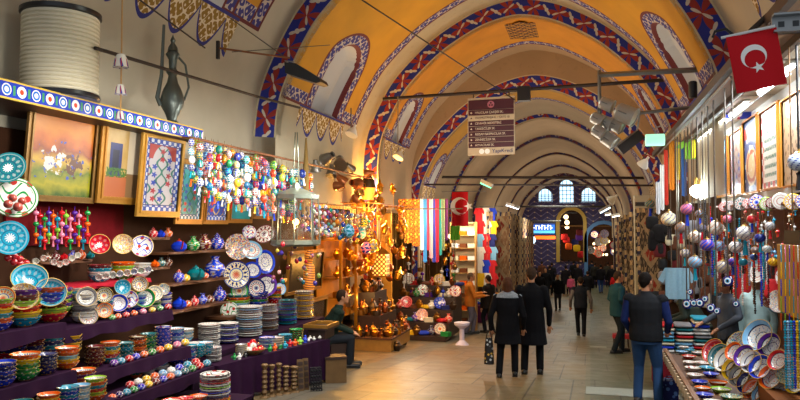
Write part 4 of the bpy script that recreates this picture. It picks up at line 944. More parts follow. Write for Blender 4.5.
# second cluster, small glass beads
XB = -4.75; a2, b2 = at(303, 196, X=XB), at(374, 213, X=XB); a2.z = b2.z = (a2.z+b2.z)/2
rod(a2, b2, .012, 'thin rod carrying the cluster of small glass beads', M_rodr)
for k in (0, 1): p = a2 if k == 0 else b2; rod(p, (p.x, p.y, zr), .006, '%s wire holding the glass bead rod' % ('left' if k == 0 else 'right'), M_rod, 'wire', 'wire', 5)
bcol = ['red', 'blue', 'white', 'turquoise', 'dark blue', 'red', 'orange', 'pale blue', 'green', 'grey', 'maroon']
for i in range(24):
    px = 302+i*2.9; top = 203+.22*(px-302)
    Q = at(px, top+22, X=XB); thread((XB, Q.y, a2.z), Q, '%s thread of glass beads from the left' % nth(i), 'bead_thread')
    for j in range(5):
        P = at(px+random.uniform(-.5, .5), top+j*6+random.uniform(-1.3, 1.3)+(2.5 if i % 2 else 0), X=XB+random.uniform(-.04, .04)); c = bcol[(i*3+j*7) % 11]
        BEAD(P, (random.uniform(-.3, .3), .2, i), '%s glass bead, %s down the %s thread beside the lantern' % (c, nth(j), nth(i)), 'ornament', PAL[c], random.uniform(1.7, 2.5)/scl(P), 'glass beads hung beside the lantern')
for px, py, r, c in ((349, 231, 6, 'pale blue'), (354, 231, 5, 'orange'), (361, 233, 5.5, 'grey'), (368, 236, 5.5, 'brown'), (372, 246, 6, 'grey'), (366, 248, 5.5, 'pink'), (364, 222, 4, 'yellow'), (371, 216, 4, 'orange')):
    P = at(px, py, X=-4.55); BEAD(P, (0, 0, px), '%s ball ornament hanging %s beside the brass stall' % (c, 'lowest' if py > 247 else {231: 'level with the lantern rim' if c != 'orange' else 'under the bead cluster', 233: 'highest of the greys', 236: 'alone', 246: 'as the larger of a pair', 222: 'above the grey pair', 216: 'nearest the rod'}[py]), 'ornament', PAL[c], r/scl(P), None)
# metal jugs and funnels hanging high
mj = plain('7a7670', .35, .8, nz=.3); mc = plain('9a5c34', .35, .7, nz=.3)
JUG = {}
for k, m in (('g', mj), ('c', mc)):
    mb = MB(); mb.lathe([(1, 0), (1.02, .1), (.7, 1.2), (.42, 1.9), (.4, 2.1), (.5, 2.2), (.45, 2.2), (.35, 2.0), (.6, 1.2), (.92, .12), (.92, 0)], m, 16)
    hd = MB(); hd.tube([(.5, 0, 2.0), (1.0, 0, 1.9), (1.15, 0, 1.2), (.85, 0, .6)], .08, m, 6); JUG[k] = proto('metal_jug', 'jug', mb, [('handle', hd)])
for i, (px, py, r, k, tx) in enumerate(((316, 172, 7, 'g', .2), (324, 160, 8, 'g', 1.2), (331, 176, 7, 'g', .1), (340, 166, 9, 'g', .8), (345, 183, 7, 'c', .2), (352, 170, 6, 'g', .5), (358, 184, 8, 'c', 1.4), (364, 174, 6, 'c', .3), (335, 186, 6, 'c', 1.9))):
    P = at(px, py, X=-4.95); JUG[k](P, (tx, .2*i, i), '%s metal jug, %s from the left hanging above the bead cluster' % ('grey' if k == 'g' else 'copper', nth(i)), 'jug', None, r*.8/scl(P), 'hanging metal jugs')
# dried bundle hanging from the rod
P = at(306, 150, X=-4.6); u = 1/scl(P); mb = MB()
for i in range(22): a = i*2.4; mb.tube([(0, 0, 12*u), (cos(a)*2*u, sin(a)*2*u, -20*u), (cos(a)*3.5*u, sin(a)*3.5*u, -(60+5*sin(i))*u)], .9*u, plain('8a7040', .9), 4)
o = tag(mb.obj('dried_bundle'), 'long straw-coloured dried bundle hanging at the end of the eggs', 'bundle'); o.location = P
# glass lantern frame with chains and ornaments
P = at(296, 192, X=-4.35); u = 1/scl(P)
t = thing('glass_lantern', 'octagonal metal and glass hanging lantern lit inside, beside the beads', 'lantern', P, (0, 0, R(20)))
m = plain('7c8478', .3, .7, nz=.3); g = G('lantern_glass'); gl = g.done((.8, .86, .84), .08, trans=.95, alpha=.12)
mb = MB(); mb.lathe([(3*u, 9*u), (5*u, 4*u), (16*u, 0), (23*u, -3*u), (23*u, -7*u), (21*u, -7*u)], m, 8); mb.lathe([(24*u, -48*u), (25*u, -52*u), (22*u, -54*u)], m, 8)
for k in range(8): a = 2*pi*k/8; mb.tube([(22*u*cos(a), 22*u*sin(a), -6*u), (24*u*cos(a), 24*u*sin(a), -50*u)], .7*u, m, 4)
mb.obj('metal_frame', t)
mb = MB(); mb.lathe([(21.5*u, -7*u), (23.4*u, -49*u)], gl, 8); mb.obj('glass_panes', t, False)
mb = MB(); mb.ball((0, 0, -30*u), 3.2*u, plain('ffb060', .4, emit=14), 10, 7); mb.obj('bulb', t)
light('POINT', 'lantern_light', at(296, 226, X=-4.2), 22, (1, .6, .28), .08)
mb = MB()
for sx in (-1, 1): mb.tube([(sx*3*u, 0, 9*u), (sx*1*u, 0, 60*u)], .5*u, m, 4)
mb.obj('chain', t)
for i in range(30):
    px = 272+random.random()*48; py = 240+random.random()*48; Pq = at(px, py, X=-4.45+random.uniform(-.2, .2)); c = ['red', 'orange', 'red', 'purple', 'green', 'yellow', 'maroon'][i % 7]
    BEAD(Pq, (0, 0, i), '%s glass drop, %s of the drops hanging round the lantern' % (c, nth(i)), 'ornament', PAL[c], random.uniform(1.6, 2.4)/scl(Pq), 'glass drops round the lantern')
# small gold framed mirror and striped lamp behind
frame('framed_mirror', 'small gilt-framed dark mirror behind the seated man', 296, 298, 326, 326, -5.3, plain('3a2a18', .2), 4)
frame('framed_mirror', 'tall dark framed panel with a gold lamp behind the hanging lantern', 286, 250, 322, 292, -5.45, plain('20180f', .3), 3)
P = at(309, 290, X=-5.2); u = 1/scl(P); g = G('striped_lamp'); x, y, z = g.xyz(); ms_ = g.done(g.mix((z*(.42/u)+x*3).fr() < .5, srgb('e0882c'), srgb('7a3410')), .5, emit=g.mix((z*(.42/u)+x*3).fr() < .5, srgb('e0882c'), srgb('7a3410')), es=.5)
mb = MB(); mb.lathe([(5*u, 0), (5*u, 2*u), (6*u, 3*u), (5.4*u, 24*u), (3*u, 27*u), (5*u, 34*u), (2*u, 40*u)], ms_, 14); o = tag(mb.obj('glass_lamp'), 'glowing orange and brown striped glass lamp behind the lantern', 'lamp'); o.location = P
# lit gold display cabinet
A = at(337, 345, X=-5.3); ya = A.y; yb = at(367, 345, X=-5.3).y; zb = floor_z(ya); zt = at(350, 232, X=-5.3).z
t = thing('display_cabinet', 'tall lit glass cabinet full of gold pieces behind the seated man', 'cabinet', (-5.5, (ya+yb)/2, zb)); W = yb-ya; Hh = zt-zb; mg = plain('b07c20', .35, .6)
mb = MB(); mb.box((-.35, -W/2, 0), (.3, W/2, .45), M_woodd); mb.box((-.35, -W/2, Hh-.08), (.3, W/2, Hh), mg); mb.box((-.35, -W/2, .45), (-.3, W/2, Hh), plain('c08428', .6, nz=.3)); mb.obj('case', t, False)
mb = MB()
for y_ in (-W/2, W/2-.05): mb.box((.24, y_, .45), (.3, y_+.05, Hh), mg); mb.box((-.35, y_, .45), (-.28, y_+.05, Hh), mg)
mb.box((.24, -.025, .45), (.3, .025, Hh), mg); mb.obj('frame', t, False)
for k in range(5): mb = MB(); mb.box((-.3, -W/2+.05, .75+k*.42), (.22, W/2-.05, .77+k*.42), mg); mb.obj('shelf_board', t, False)
MGOLD = plain('c88a28', .28, .9, nz=.15); MBR = plain('9a6a2c', .3, .85, nz=.3); MCU = plain('a8582c', .3, .85, nz=.25); MDK = plain('4a3a2c', .4, .7, nz=.3)
BR = {}
def brass_protos():
    prof = {'ewer': [(0, 0), (.5, 0), (.3, .2), (.8, .6), (.9, 1.0), (.4, 1.5), (.28, 2.1), (.42, 2.3), (.1, 2.6), (0, 2.9)],
            'candlestick': [(0, 0), (.8, 0), (.7, .15), (.2, .3), (.25, .9), (.45, 1.1), (.2, 1.3), (.22, 2.3), (.5, 2.5), (.3, 2.7), (.35, 3.1)],
            'urn': [(0, 0), (.5, 0), (.9, .7), (1, 1.2), (.6, 1.6), (.7, 1.8), (.2, 2.1), (0, 2.4)],
            'tray': [(0, 0), (.8, .02), (1, .1), (1.0, .13), (.8, .06), (0, .04)],
            'lamp': [(.3, 0), (.7, .3), (.8, 1.2), (.7, 1.6), (.95, 1.7), (.5, 2.3), (.15, 2.6), (.1, 3.2)],
            'pot': [(0, 0), (.9, 0), (1, .5), (.95, 1.2), (1.05, 1.25), (.98, 1.25), (.88, .5), (0, .1)]}
    for k, p in prof.items():
        for n, m in (('gold', MGOLD), ('brass', MBR), ('copper', MCU), ('dark', MDK)):
            mb = MB(); mb.lathe(p, m, 12); kids = []
            if k == 'ewer': h = MB(); h.tube([(.25, 0, 2.1), (.9, 0, 1.9), (.95, 0, 1.2), (.8, 0, .9)], .07, m, 5); s_ = MB(); s_.tube([(-.7, 0, .8), (-1.1, 0, 1.3), (-1.2, 0, 2.0)], .12, m, 6, .06); kids = [('handle', h), ('spout', s_)]
            BR[(k, n)] = proto({'ewer': 'coffee_ewer', 'candlestick': 'candlestick', 'urn': 'covered_urn', 'tray': 'round_tray', 'lamp': 'hanging_lamp', 'pot': 'cooking_pot'}[k], k, mb, kids)
brass_protos()
n_ = 0
for k in range(5):
    for q in range(4):
        y_ = ya+.12+(W-.24)*q/3; kk = ['urn', 'pot', 'ewer', 'urn'][(k+q) % 4]
        BR[(kk, 'gold')]((-5.35, y_, zb+.77+k*.42), (0, 0, q), 'golden %s, %s from the left on the %s cabinet shelf from below' % (kk, nth(q), nth(k)), kk, None, .1, 'gold pieces in the cabinet'); n_ += 1
light('AREA', 'cabinet_light', (-5.35, (ya+yb)/2, zt-.12), 26, (1, .66, .25), .5, (0, 0, 0), .3)
light('POINT', 'cabinet_light', (-5.15, (ya+yb)/2, zb+1.1), 12, (1, .6, .2), .1)
# items leaning in front of the purple table: candlesticks, boards, grille, boxes
mw = plain('6a5030', .5, .3, nz=.4)
for i, (px, yt, yb_, r) in enumerate(((266, 362, 396, 3.4), (273, 360, 392, 3), (280, 359, 391, 3), (287, 358, 386, 3.6), (295, 355, 381, 4))):
    P = on_table(px, -.2, 0); P.z = floor_z(P.y); s = scl(P); h = (yb_-yt)/s; r_ = r/s; mb = MB()
    mb.lathe([(0, 0), (1.5*r_, 0), (1.4*r_, .03*h), (.5*r_, .08*h)]+[(r_*(.9 if k % 2 else .55), h*(.1+.8*k/11)) for k in range(12)]+[(r_*1.0, h*.93), (r_*1.1, h*.97), (r_*.7, h)], mw, 12)
    o = tag(mb.obj('wooden_candlestick'), 'turned grey-brown wooden candlestick, %s from the left before the purple cloth' % nth(i), 'candlestick', 'turned wooden candlesticks'); o.location = (P.x, P.y, floor_z(P.y)); 
def leaner(name, label, cat, x0, y0, x1, y1, m, th=.04, lean=.18, parts=None):
    P = on_table((x0+x1)/2, -.22 if x0 < 311 else -.4, 0); s = scl(P); w_ = (x1-x0)/s; h = (y1-y0)/s
    t = thing(name, label, cat, (P.x, P.y, floor_z(P.y)), (-lean, 0, R(38))); return t, w_, h
for i, (x0, y0, x1, y1) in enumerate(((299, 358, 305, 389), (305, 357, 310, 388))):
    t, w_, h = leaner('wooden_plank', '', 'plank', x0, y0, x1, y1, mw); tag(t, '%s carved wooden plank leaning on the purple cloth' % ('left' if i == 0 else 'right'), 'plank')
    mb = MB(); mb.box((-w_/2, -.02, 0), (w_/2, .02, h), mw); mb.obj('board', t, False); mb = MB(); 
    for k in range(5): mb.box((-w_/2+.01, -.032, h*(.08+.18*k)), (w_/2-.01, -.02, h*(.2+.18*k)), M_woodd)
    mb.obj('carving', t, False)
t, w_, h = leaner('iron_grille', '', 'grille', 312, 365, 323, 388, MDK); tag(t, 'black iron grille leaning beside the wooden box', 'grille'); mb = MB(); mi_ = plain('18181c', .5, .5)
for k in range(5): mb.tube([(-w_/2+w_*k/4, 0, 0), (-w_/2+w_*k/4, 0, h)], .009, mi_, 5); mb.tube([(-w_/2, 0, h*k/4), (w_/2, 0, h*k/4)], .009, mi_, 5)
for k in range(4):
    for q in range(4): mb.ball((-w_/2+w_*(k+.5)/4, 0, h*(q+.5)/4), .022, mi_, 6, 4)
mb.obj('bars', t)
for i, (x0, x1, yt, yb_, dz, lb) in enumerate(((322, 343, 357, 383, 0, 'worn brown wooden box on the floor beside the iron grille'), (328, 343, 336, 360, 0, 'tall dark wooden chest standing by the end of the purple table'), (300, 322, 352, 372, 0, 'low dark wooden box behind the iron grille'))):
    P = at((x0+x1)/2, yb_+(0 if i == 0 else 8 if i == 1 else 0)); s = scl(P); w_ = (x1-x0)/s; h = (yb_-yt)/s+(0 if i != 1 else .12)
    t = thing('wooden_box', lb, 'box', (P.x, P.y+.1, floor_z(P.y)), (0, 0, R(30))); mb = MB(); mb.box((-w_/2, -.12, 0), (w_/2, .14, h*.9), mw if i != 1 else M_woodd); mb.obj('box_body', t, False)
    mb = MB(); mb.box((-w_/2-.01, -.13, h*.9), (w_/2+.01, .15, h), M_woodd); mb.obj('lid', t, False)
P = at(241, 396); mb = MB(); mb.lathe([(0, 0), (.06, 0), (.03, .03), (.05, .12), (.02, .2), (.03, .24), (0, .28)], MGOLD, 12); o = tag(mb.obj('brass_bell'), 'small gold handbell at the foot of the purple cloth', 'bell'); o.location = (P.x, P.y, floor_z(P.y))
P = at(252, 393); mb = MB(); mb.box((-.13, -.1, 0), (.13, .1, .09), plain('dcdcd4', .7)); o = tag(mb.obj('paper_parcel', smooth=False), 'white paper parcel on the floor at the purple cloth', 'parcel'); o.location = (P.x, P.y, floor_z(P.y))
# ------------------------------------------------ people
def remesh(mb_fn, name, voxel, mats=None, smooth=2, assign=None):
    mb = mb_fn; me = mb.mesh('tmp'); o = bpy.data.objects.new('tmp', me); sc.collection.objects.link(o)
    m = o.modifiers.new('r', 'REMESH'); m.mode = 'VOXEL'; m.voxel_size = voxel
    s = o.modifiers.new('s', 'SMOOTH'); s.iterations = smooth; s.factor = .5
    dg = bpy.context.evaluated_depsgraph_get(); dg.update(); n = bpy.data.meshes.new_from_object(o.evaluated_get(dg))
    bpy.data.objects.remove(o); n.name = name; n.materials.clear()
    for x in mats: n.materials.append(x)
    if assign:
        for p in n.polygons: p.material_index = assign(p.center)
    n.polygons.foreach_set('use_smooth', [True]*len(n.polygons)); return n
def cap(mb, a, b, r0, r1, m, n=10):
    a, b = Vector(a), Vector(b); d = b-a; L = d.length
    if L < 1e-5: mb.ball(a, r0, m, n, 6); return
    q = d.to_track_quat('Z', 'Y').to_matrix().to_4x4(); T0 = mb.T; mb.T = T0 @ Matrix.Translation(a) @ q
    pr = [(0, -r0)]+[(r0*sin(t), -r0*cos(t)) for t in (.5, 1.0)]+[(r0, 0), ((r0+r1)/2, L/2), (r1, L)]+[(r1*sin(t), L+r1*cos(t)) for t in (1.0, .5)]+[(0, L+r1)]
    mb.lathe(pr, m, n); mb.T = T0
def loft(mb, rings_, m, n=16):        # rings: (centre, rx, ry, yaw)
    vs = []; fs = []
    for c, rx, ry, yw in rings_:
        for j in range(n): t = 2*pi*j/n; x, y = rx*cos(t), ry*sin(t); vs.append((c[0]+x*cos(yw)-y*sin(yw), c[1]+x*sin(yw)+y*cos(yw), c[2]))
    k = len(rings_)
    for i in range(k-1):
        for j in range(n): fs.append((i*n+j, i*n+(j+1) % n, (i+1)*n+(j+1) % n, (i+1)*n+j))
    fs += [tuple(reversed(range(n))), tuple((k-1)*n+j for j in range(n))]; mb.add(vs, fs, m)
SK = plain('b07a58', .55); SK2 = plain('c08c6c', .55)
def person(label, px, py, h, face, outfit, detail=2, pose=None, Y=None, group=None, loc=None, lean=0):
    """face: degrees; 0 = walks away from the camera along the street, 180 = towards it. outfit: jacket, trousers, hair, shoes, hem (m above floor)"""
    P = loc if loc is not None else (at(px, py) if Y is None else at(px, py, Y=Y)); 
    if loc is None and Y is None: P.z = floor_z(P.y)
    o = dict(jacket='1a1a1e', trousers='16161a', hair='2a1c14', shoes='121212', hem=.62, sleeve=None, skin=SK, bulk=1.0, bald=False, scarf=None, cap=None, bag=None, vest=False, skirt=False)
    o.update(outfit); p = dict(lf=(-.1, .08, 0), rf=(.1, -.08, 0), lh=(-.24, .1, .78), rh=(.24, .06, .78), le=None, re=None, look=0, bend=0, hip=.93, lk=None, rk=None)
    p.update(pose or {}); k = h/1.76
    vx = {3: .011, 2: .016, 1: .026}[detail]; B = o['bulk']
    hip = p['hip']; bd = p['bend']; sh = hip+.50; sx = .175*B
    def V(*a): return Vector(a)
    hipc = V(0, 0, hip); chest = V(0, sin(bd)*.36, hip+.36*cos(bd)); shc = V(0, sin(bd)*.50, hip+.50*cos(bd)); nk = shc+V(0, sin(bd)*.07+.01, .06); hd = nk+V(0, .03+sin(bd)*.1, .155)
    LS, RS = shc+V(-sx, 0, -.03), shc+V(sx, 0, -.03); LH, RH = V(*p['lh']), V(*p['rh'])
    def elbow(S_, H_, e, sd):
        if e: return V(*e)
        m = (S_+H_)/2; L = (H_-S_).length; up = sqrt(max(.0, .31**2-(L/2)**2)); return m+V(sd*.05, -up, -.02)
    LE, RE = elbow(LS, LH, p['le'], -1), elbow(RS, RH, p['re'], 1)
    LF, RF = V(*p['lf']), V(*p['rf']); LHp, RHp = hipc+V(-.09, 0, -.02), hipc+V(.09, 0, -.02)
    def knee(a, f, kk, sd):
        if kk: return V(*kk)
        an = f+V(0, 0, .08); m = (a+an)/2; L = (an-a).length; fw = sqrt(max(0, .43**2-(L/2)**2)); return m+V(sd*.01, fw, 0)
    LK, RK = knee(LHp, LF, p['lk'], -1), knee(RHp, RF, p['rk'], 1)
    t = thing('person', label, 'person', P, (0, 0, R(face)), group); t.scale = (k, k, k)
    mat = o['skin']; tmp = mat
    b = MB(); lk = R(p['look'])
    b.T = Matrix.Translation(hd) @ Matrix.Rotation(lk, 4, 'Z')
    b.ball((0, 0, .01), .098, mat, 14, 10, (.80, .95, 1.15)); cap(b, (0, .03, -.05), (0, .055, -.075), .055, .04, mat)
    if detail > 1:
        cap(b, (0, .088, .015), (0, .108, -.018), .012, .016, mat, 6)
        for s_ in (-1, 1): cap(b, (s_*.08, -.01, .01), (s_*.086, -.015, -.025), .016, .011, mat, 6); cap(b, (s_*.03, .085, .03), (s_*.045, .08, .03), .013, .012, mat, 6)
        cap(b, (-.018, .092, -.047), (.018, .092, -.047), .009, .009, mat, 6)
    b.T = Matrix(); cap(b, nk+V(0, 0, -.05), hd+V(0, -.01, -.05), .055, .052, mat)
    loft(b, [(V(0, 0, hip-.08), .14*B, .10*B, 0), (hipc, .155*B, .11*B, 0), (hipc*.5+chest*.5, .13*B, .10*B, 0), (chest, .155*B, .11*B, 0), (shc+V(0, 0, -.03), .16*B, .09*B, 0), (shc+V(0, 0, .03), .08, .06, 0)], mat)
    for S_, E_, H_ in ((LS, LE, LH), (RS, RE, RH)): cap(b, S_, E_, .048*B, .038, mat); cap(b, E_, H_, .038, .024, mat)
    for a_, k_, f_ in ((LHp, LK, LF), (RHp, RK, RF)): cap(b, a_, k_, .075*B, .05, mat); cap(b, k_, f_+V(0, 0, .08), .05, .032, mat); cap(b, f_+V(0, -.02, .045), f_+V(0, .14, .035), .035, .03, mat)
    for s_, H_, E_ in ((-1, LH, LE), (1, RH, RE)):
        d = (H_-E_).normalized(); side = d.cross(V(0, 1, 0) if abs(d.y) < .8 else V(0, 0, 1)).normalized(); pn = d.cross(side)
        cap(b, H_, H_+d*.06, .026, .03, mat)
        if detail > 1:
            for q in range(4):
                o_ = side*(.027-.018*q); L = (.062, .075, .07, .055)[q]; rr = max(.0095, vx*.62); a_ = H_+d*.075+o_; m_ = a_+d*L*.55; cap(b, a_-d*.02, m_, rr, rr*.95, mat, 6); cap(b, m_, m_+d*L*.4+pn*.018, rr*.95, rr*.8, mat, 6)
            a_ = H_+d*.02+side*.028; cap(b, a_, a_+side*.028+d*.035, .012, .011, mat, 6); cap(b, a_+side*.028+d*.035, a_+side*.03+d*.065, .011, .009, mat, 6)
        else: cap(b, H_+d*.05, H_+d*.13+pn*.02, .026, .018, mat, 6)
    link('body', remesh(b, 'body', vx, [mat], 1), t)
    # clothes
    jm = plain(o['jacket'], .85, nz=.25, nscale=10, bump=.25); sm = plain(o['sleeve'] or o['jacket'], .85, nz=.2, nscale=10, bump=.2); tm = plain(o['trousers'], .85, nz=.2, nscale=9, bump=.2); e = .022
    j = MB(); hem = o['hem']; wz = hip-.02
    rg = []
    if hem < wz-.12:
        q = (wz-hem); rg += [(V(0, -.01, hem), .205*B+q*.06, .165*B+q*.05, 0), (V(0, 0, (hem+wz)/2), .195*B+q*.02, .15*B, 0)]
    else: rg += [(V(0, 0, min(hem, wz)), .18*B, .14*B, 0)]
    rg += [(hipc+V(0, 0, .02), .185*B, .145*B, 0), (hipc*.55+chest*.45, .172*B, .135*B, 0), (chest, .192*B, .142*B, 0), (shc+V(0, 0, -.05), .2*B, .12*B, 0), (shc+V(0, 0, .01), .14*B, .09*B, 0), (nk+V(0, 0, -.0), .078, .075, 0), (nk+V(0, 0, .03), .07, .07, 0)]
    loft(j, rg, jm)
    for S_, E_, H_ in ((LS, LE, LH), (RS, RE, RH)):
        if not o['vest']: cap(j, S_, E_, .07*B, .055, jm); cap(j, E_, E_.lerp(H_, .93), .056, .042, jm)
        else: cap(j, S_+V(0, 0, .0), S_.lerp(E_, .12), .072*B, .07, jm)
    link('vest' if o['vest'] else ('coat' if hem < .7 else 'jacket'), remesh(j, 'jacket', vx*1.1, [jm], 3), t)
    if o['vest']:
        s_ = MB()
        for S_, E_, H_ in ((LS, LE, LH), (RS, RE, RH)):
            s_ = MB(); cap(s_, S_, E_, .064*B, .052, sm); cap(s_, E_, E_.lerp(H_, .93), .053, .042, sm); link('sleeve', remesh(s_, 'sleeve', vx*1.1, [sm], 2), t)
    tr = MB(); loft(tr, [(hipc+V(0, 0, -.12), .15*B, .12*B, 0), (hipc, .168*B, .13*B, 0), (hipc+V(0, 0, .08), .15*B, .115*B, 0)], tm)
    for a_, k_, f_ in ((LHp, LK, LF), (RHp, RK, RF)): cap(tr, a_, k_, .096*B, .072, tm); cap(tr, k_, f_+V(0, -.01, .09), .07, .062, tm)
    link('trousers', remesh(tr, 'trousers', vx*1.1, [tm], 2), t)
    shm = plain(o['shoes'], .5)
    for f_ in (LF, RF):
        s_ = MB(); cap(s_, f_+V(0, -.06, .045), f_+V(0, .15, .035), .05, .042, shm, 8); s_.box(f_+V(-.045, -.1, 0), f_+V(.045, .18, .02), shm); link('shoe', s_.mesh('shoe'), t)
    hm = plain(o['hair'], .8, nz=.3, nscale=40, bump=.4); hr = MB(); hr.T = Matrix.Translation(hd) @ Matrix.Rotation(lk, 4, 'Z')
    hr.ball((0, -.018, .03), .103, hm, 12, 9, (.88, .95, 1.02)); 
    if o.get('long'): cap(hr, (0, -.06, .0), (0, -.07, -.13), .09, .07, hm); cap(hr, (.06, -.02, .02), (.07, -.03, -.1), .035, .03, hm); cap(hr, (-.06, -.02, .02), (-.07, -.03, -.1), .035, .03, hm)
    else: cap(hr, (0, -.055, .0), (0, -.055, -.04), .07, .05, hm)
    hme = remesh(hr, 'hair', max(.012, vx*.9), [hm], 2)
    link('hair', hme, t)
    # open the face: push hair back behind the forehead
    for v_ in hme.vertices:
        c = Matrix.Rotation(-lk, 3, 'Z') @ (v_.co-hd)
        if c.y > .045 and c.z < .075: v_.co -= Matrix.Rotation(lk, 3, 'Z') @ V(0, min(.05, c.y-.03), 0)
    if detail > 2:
        for s_ in (-1, 1): ey = MB(); ey.T = Matrix.Translation(hd) @ Matrix.Rotation(lk, 4, 'Z'); ey.ball((s_*.034, .084, .018), .0115, plain('181410', .2), 8, 6); link('eye', ey.mesh('eye'), t)
    if o['scarf']:
        sf = MB(); sm_ = o['scarf']
        loft(sf, [(shc+V(0, -.0, -.02), .215*B, .135*B, 0), (shc+V(0, 0, .035), .17*B, .12, 0), (nk+V(0, 0, .03), .1, .1, 0), (nk+V(0, 0, .05), .07, .07, 0)], sm_); 
        for s_ in (-1, 1): cap(sf, shc+V(s_*.19*B, 0, -.0), shc+V(s_*.235*B, -.02, -.22), .05, .045, sm_)
        link('scarf', remesh(sf, 'scarf', .014, [sm_], 3), t)
    if o['cap']:
        c_ = MB(); c_.T = Matrix.Translation(hd) @ Matrix.Rotation(lk, 4, 'Z'); cm = plain(o['cap'], .8); c_.lathe([(.102, .055), (.104, .08), (.09, .125), (.05, .145), (0, .15)], cm, 16); c_.box((-.06, .05, .055), (.06, .16, .068), cm); link('cap', c_.mesh('cap'), t)
    return t
g = G('grey_scarf'); mscf = g.done(g.mix(g.noise(26, 4), srgb('3a4048'), srgb('a4acb4')), .9)
person('man in a long black coat seen from behind, right one of the walking couple', 532, 374, 1.85, 0, dict(jacket='0e0e12', trousers='101014', hem=.5, bulk=1.15, hair='3a2a20'), 3, dict(lf=(-.12, -.05, 0), rf=(.13, .06, 0), lh=(-.28, .05, .8), rh=(.28, .1, .8)))
person('woman in black with a grey patterned scarf over her shoulders, left of the couple', 508, 377, 1.66, 4, dict(jacket='0c0c10', trousers='0e0e12', hem=.6, bulk=1.12, hair='4a2c1c', long=True, scarf=mscf, shoes='0a0a0a'), 3, dict(lf=(-.15, -.1, 0), rf=(.12, .12, 0), lh=(-.3, .03, .82), rh=(.27, .12, .84)))
person('man in an orange-tan jacket and grey trousers reaching towards his companion', 470, 334, 1.93, -75, dict(jacket='c8752a', trousers='6a6470', hem=.8, hair='5a4838', bulk=1.12, shoes='1a1a1a'), 3, dict(lf=(-.09, .1, 0), rf=(.12, -.12, 0), lh=(-.12, .38, 1.18), rh=(.16, .42, 1.12), le=(-.25, .1, 1.12), re=(.26, .12, 1.1)))
person('dark-jacketed person standing between the orange jacket man and the couple', 489, 333, 1.88, 60, dict(jacket='1a1614', trousers='14141a', hem=.75, hair='241a14', bulk=1.1), 2)
person('man in a dark padded vest with grey sleeves walking away mid-street', 581, 336, 1.88, 3, dict(jacket='20242c', sleeve='6a6460', vest=True, trousers='15161b', hem=.85, hair='2e241e', bulk=1.1), 3, dict(lf=(-.07, .18, 0), rf=(.08, -.12, 0), lh=(-.3, .12, .85), rh=(.3, -.02, .82)))
person('man in a black quilted vest, blue sleeves and blue jeans at right', 647, 404, 1.73, -12, dict(jacket='1e2024', sleeve='1c2a5c', vest=True, trousers='2c4870', hem=.85, hair='17120f', bulk=1.22, shoes='2a2420'), 3, dict(lf=(-.12, .02, 0), rf=(.15, -.02, 0), lh=(-.22, .24, .9), rh=(.24, .26, .95), le=(-.28, -.02, 1.12), re=(.29, 0, 1.12), look=-25))
person('man in a teal jacket and dark trousers, half hidden behind the vest man', 618, 353, 1.93, -62, dict(jacket='1e4450', trousers='1a2228', hem=.8, hair='3a2c22', bulk=1.1), 3, dict(lf=(-.1, .16, 0), rf=(.1, -.14, 0), lh=(-.2, .25, .95), rh=(.22, .25, 1.0), look=-20))
# seated man at the end of the purple table
def on_floor(px, py): P = at(px, py); P.z = floor_z(P.y); return P
Ps = at(330, 352); Ps = Vector((at(327, 330, X=-4.6).x, at(327, 330, X=-4.6).y, 0)); Ps.z = floor_z(Ps.y)
person('seated man in a dark green vest leaning forward beside the purple table', 0, 0, 1.86, -68, dict(jacket='182620', sleeve='1c2a24', vest=True, trousers='20242a', hem=.4, hair='2a1c12', bulk=1.12), 3,
       dict(hip=.5, bend=.35, lf=(-.12, .42, 0), rf=(.12, .38, 0), lk=(-.12, .42, .5), rk=(.13, .4, .5), lh=(-.08, .44, .58), rh=(.1, .44, .58)), loc=Ps)
mb = MB(); mb.lathe([(.17, 0), (.17, .03), (.05, .05), (.05, .36), (.18, .4), (.18, .43)], M_woodd, 16); o = tag(mb.obj('stool'), 'low round dark stool under the seated man', 'stool'); o.location = Ps
# stall keepers on the right
P1 = at(702, 330, Y=12.4); P1.z = floor_z(P1.y)
person('stallkeeper in a grey-green jacket bending over the folded cloths', 0, 0, 1.75, 70, dict(jacket='343c34', trousers='22242a', hem=.7, hair='1c1612', bulk=1.15), 3, dict(bend=.55, lh=(-.2, .55, .95), rh=(.2, .6, 1.0)), loc=P1)
P2 = at(728, 330, Y=11.6); P2.z = floor_z(P2.y)
person('stallkeeper with dark hair in a grey sweater and yellow bandana behind the bowls', 0, 0, 1.72, 115, dict(jacket='5c6470', trousers='22242a', hem=.8, hair='17100c'), 3, dict(lh=(-.2, .3, 1.0), rh=(.2, .3, 1.05)), loc=P2)
P3 = at(757, 300, Y=11.9); P3.z = floor_z(P3.y)
person('person in a pale turquoise shirt standing at the back of the right stall', 0, 0, 1.8, 150, dict(jacket='a8c4c4', trousers='3a3a44', hem=.85, hair='6a5a48'), 2, None, loc=P3)
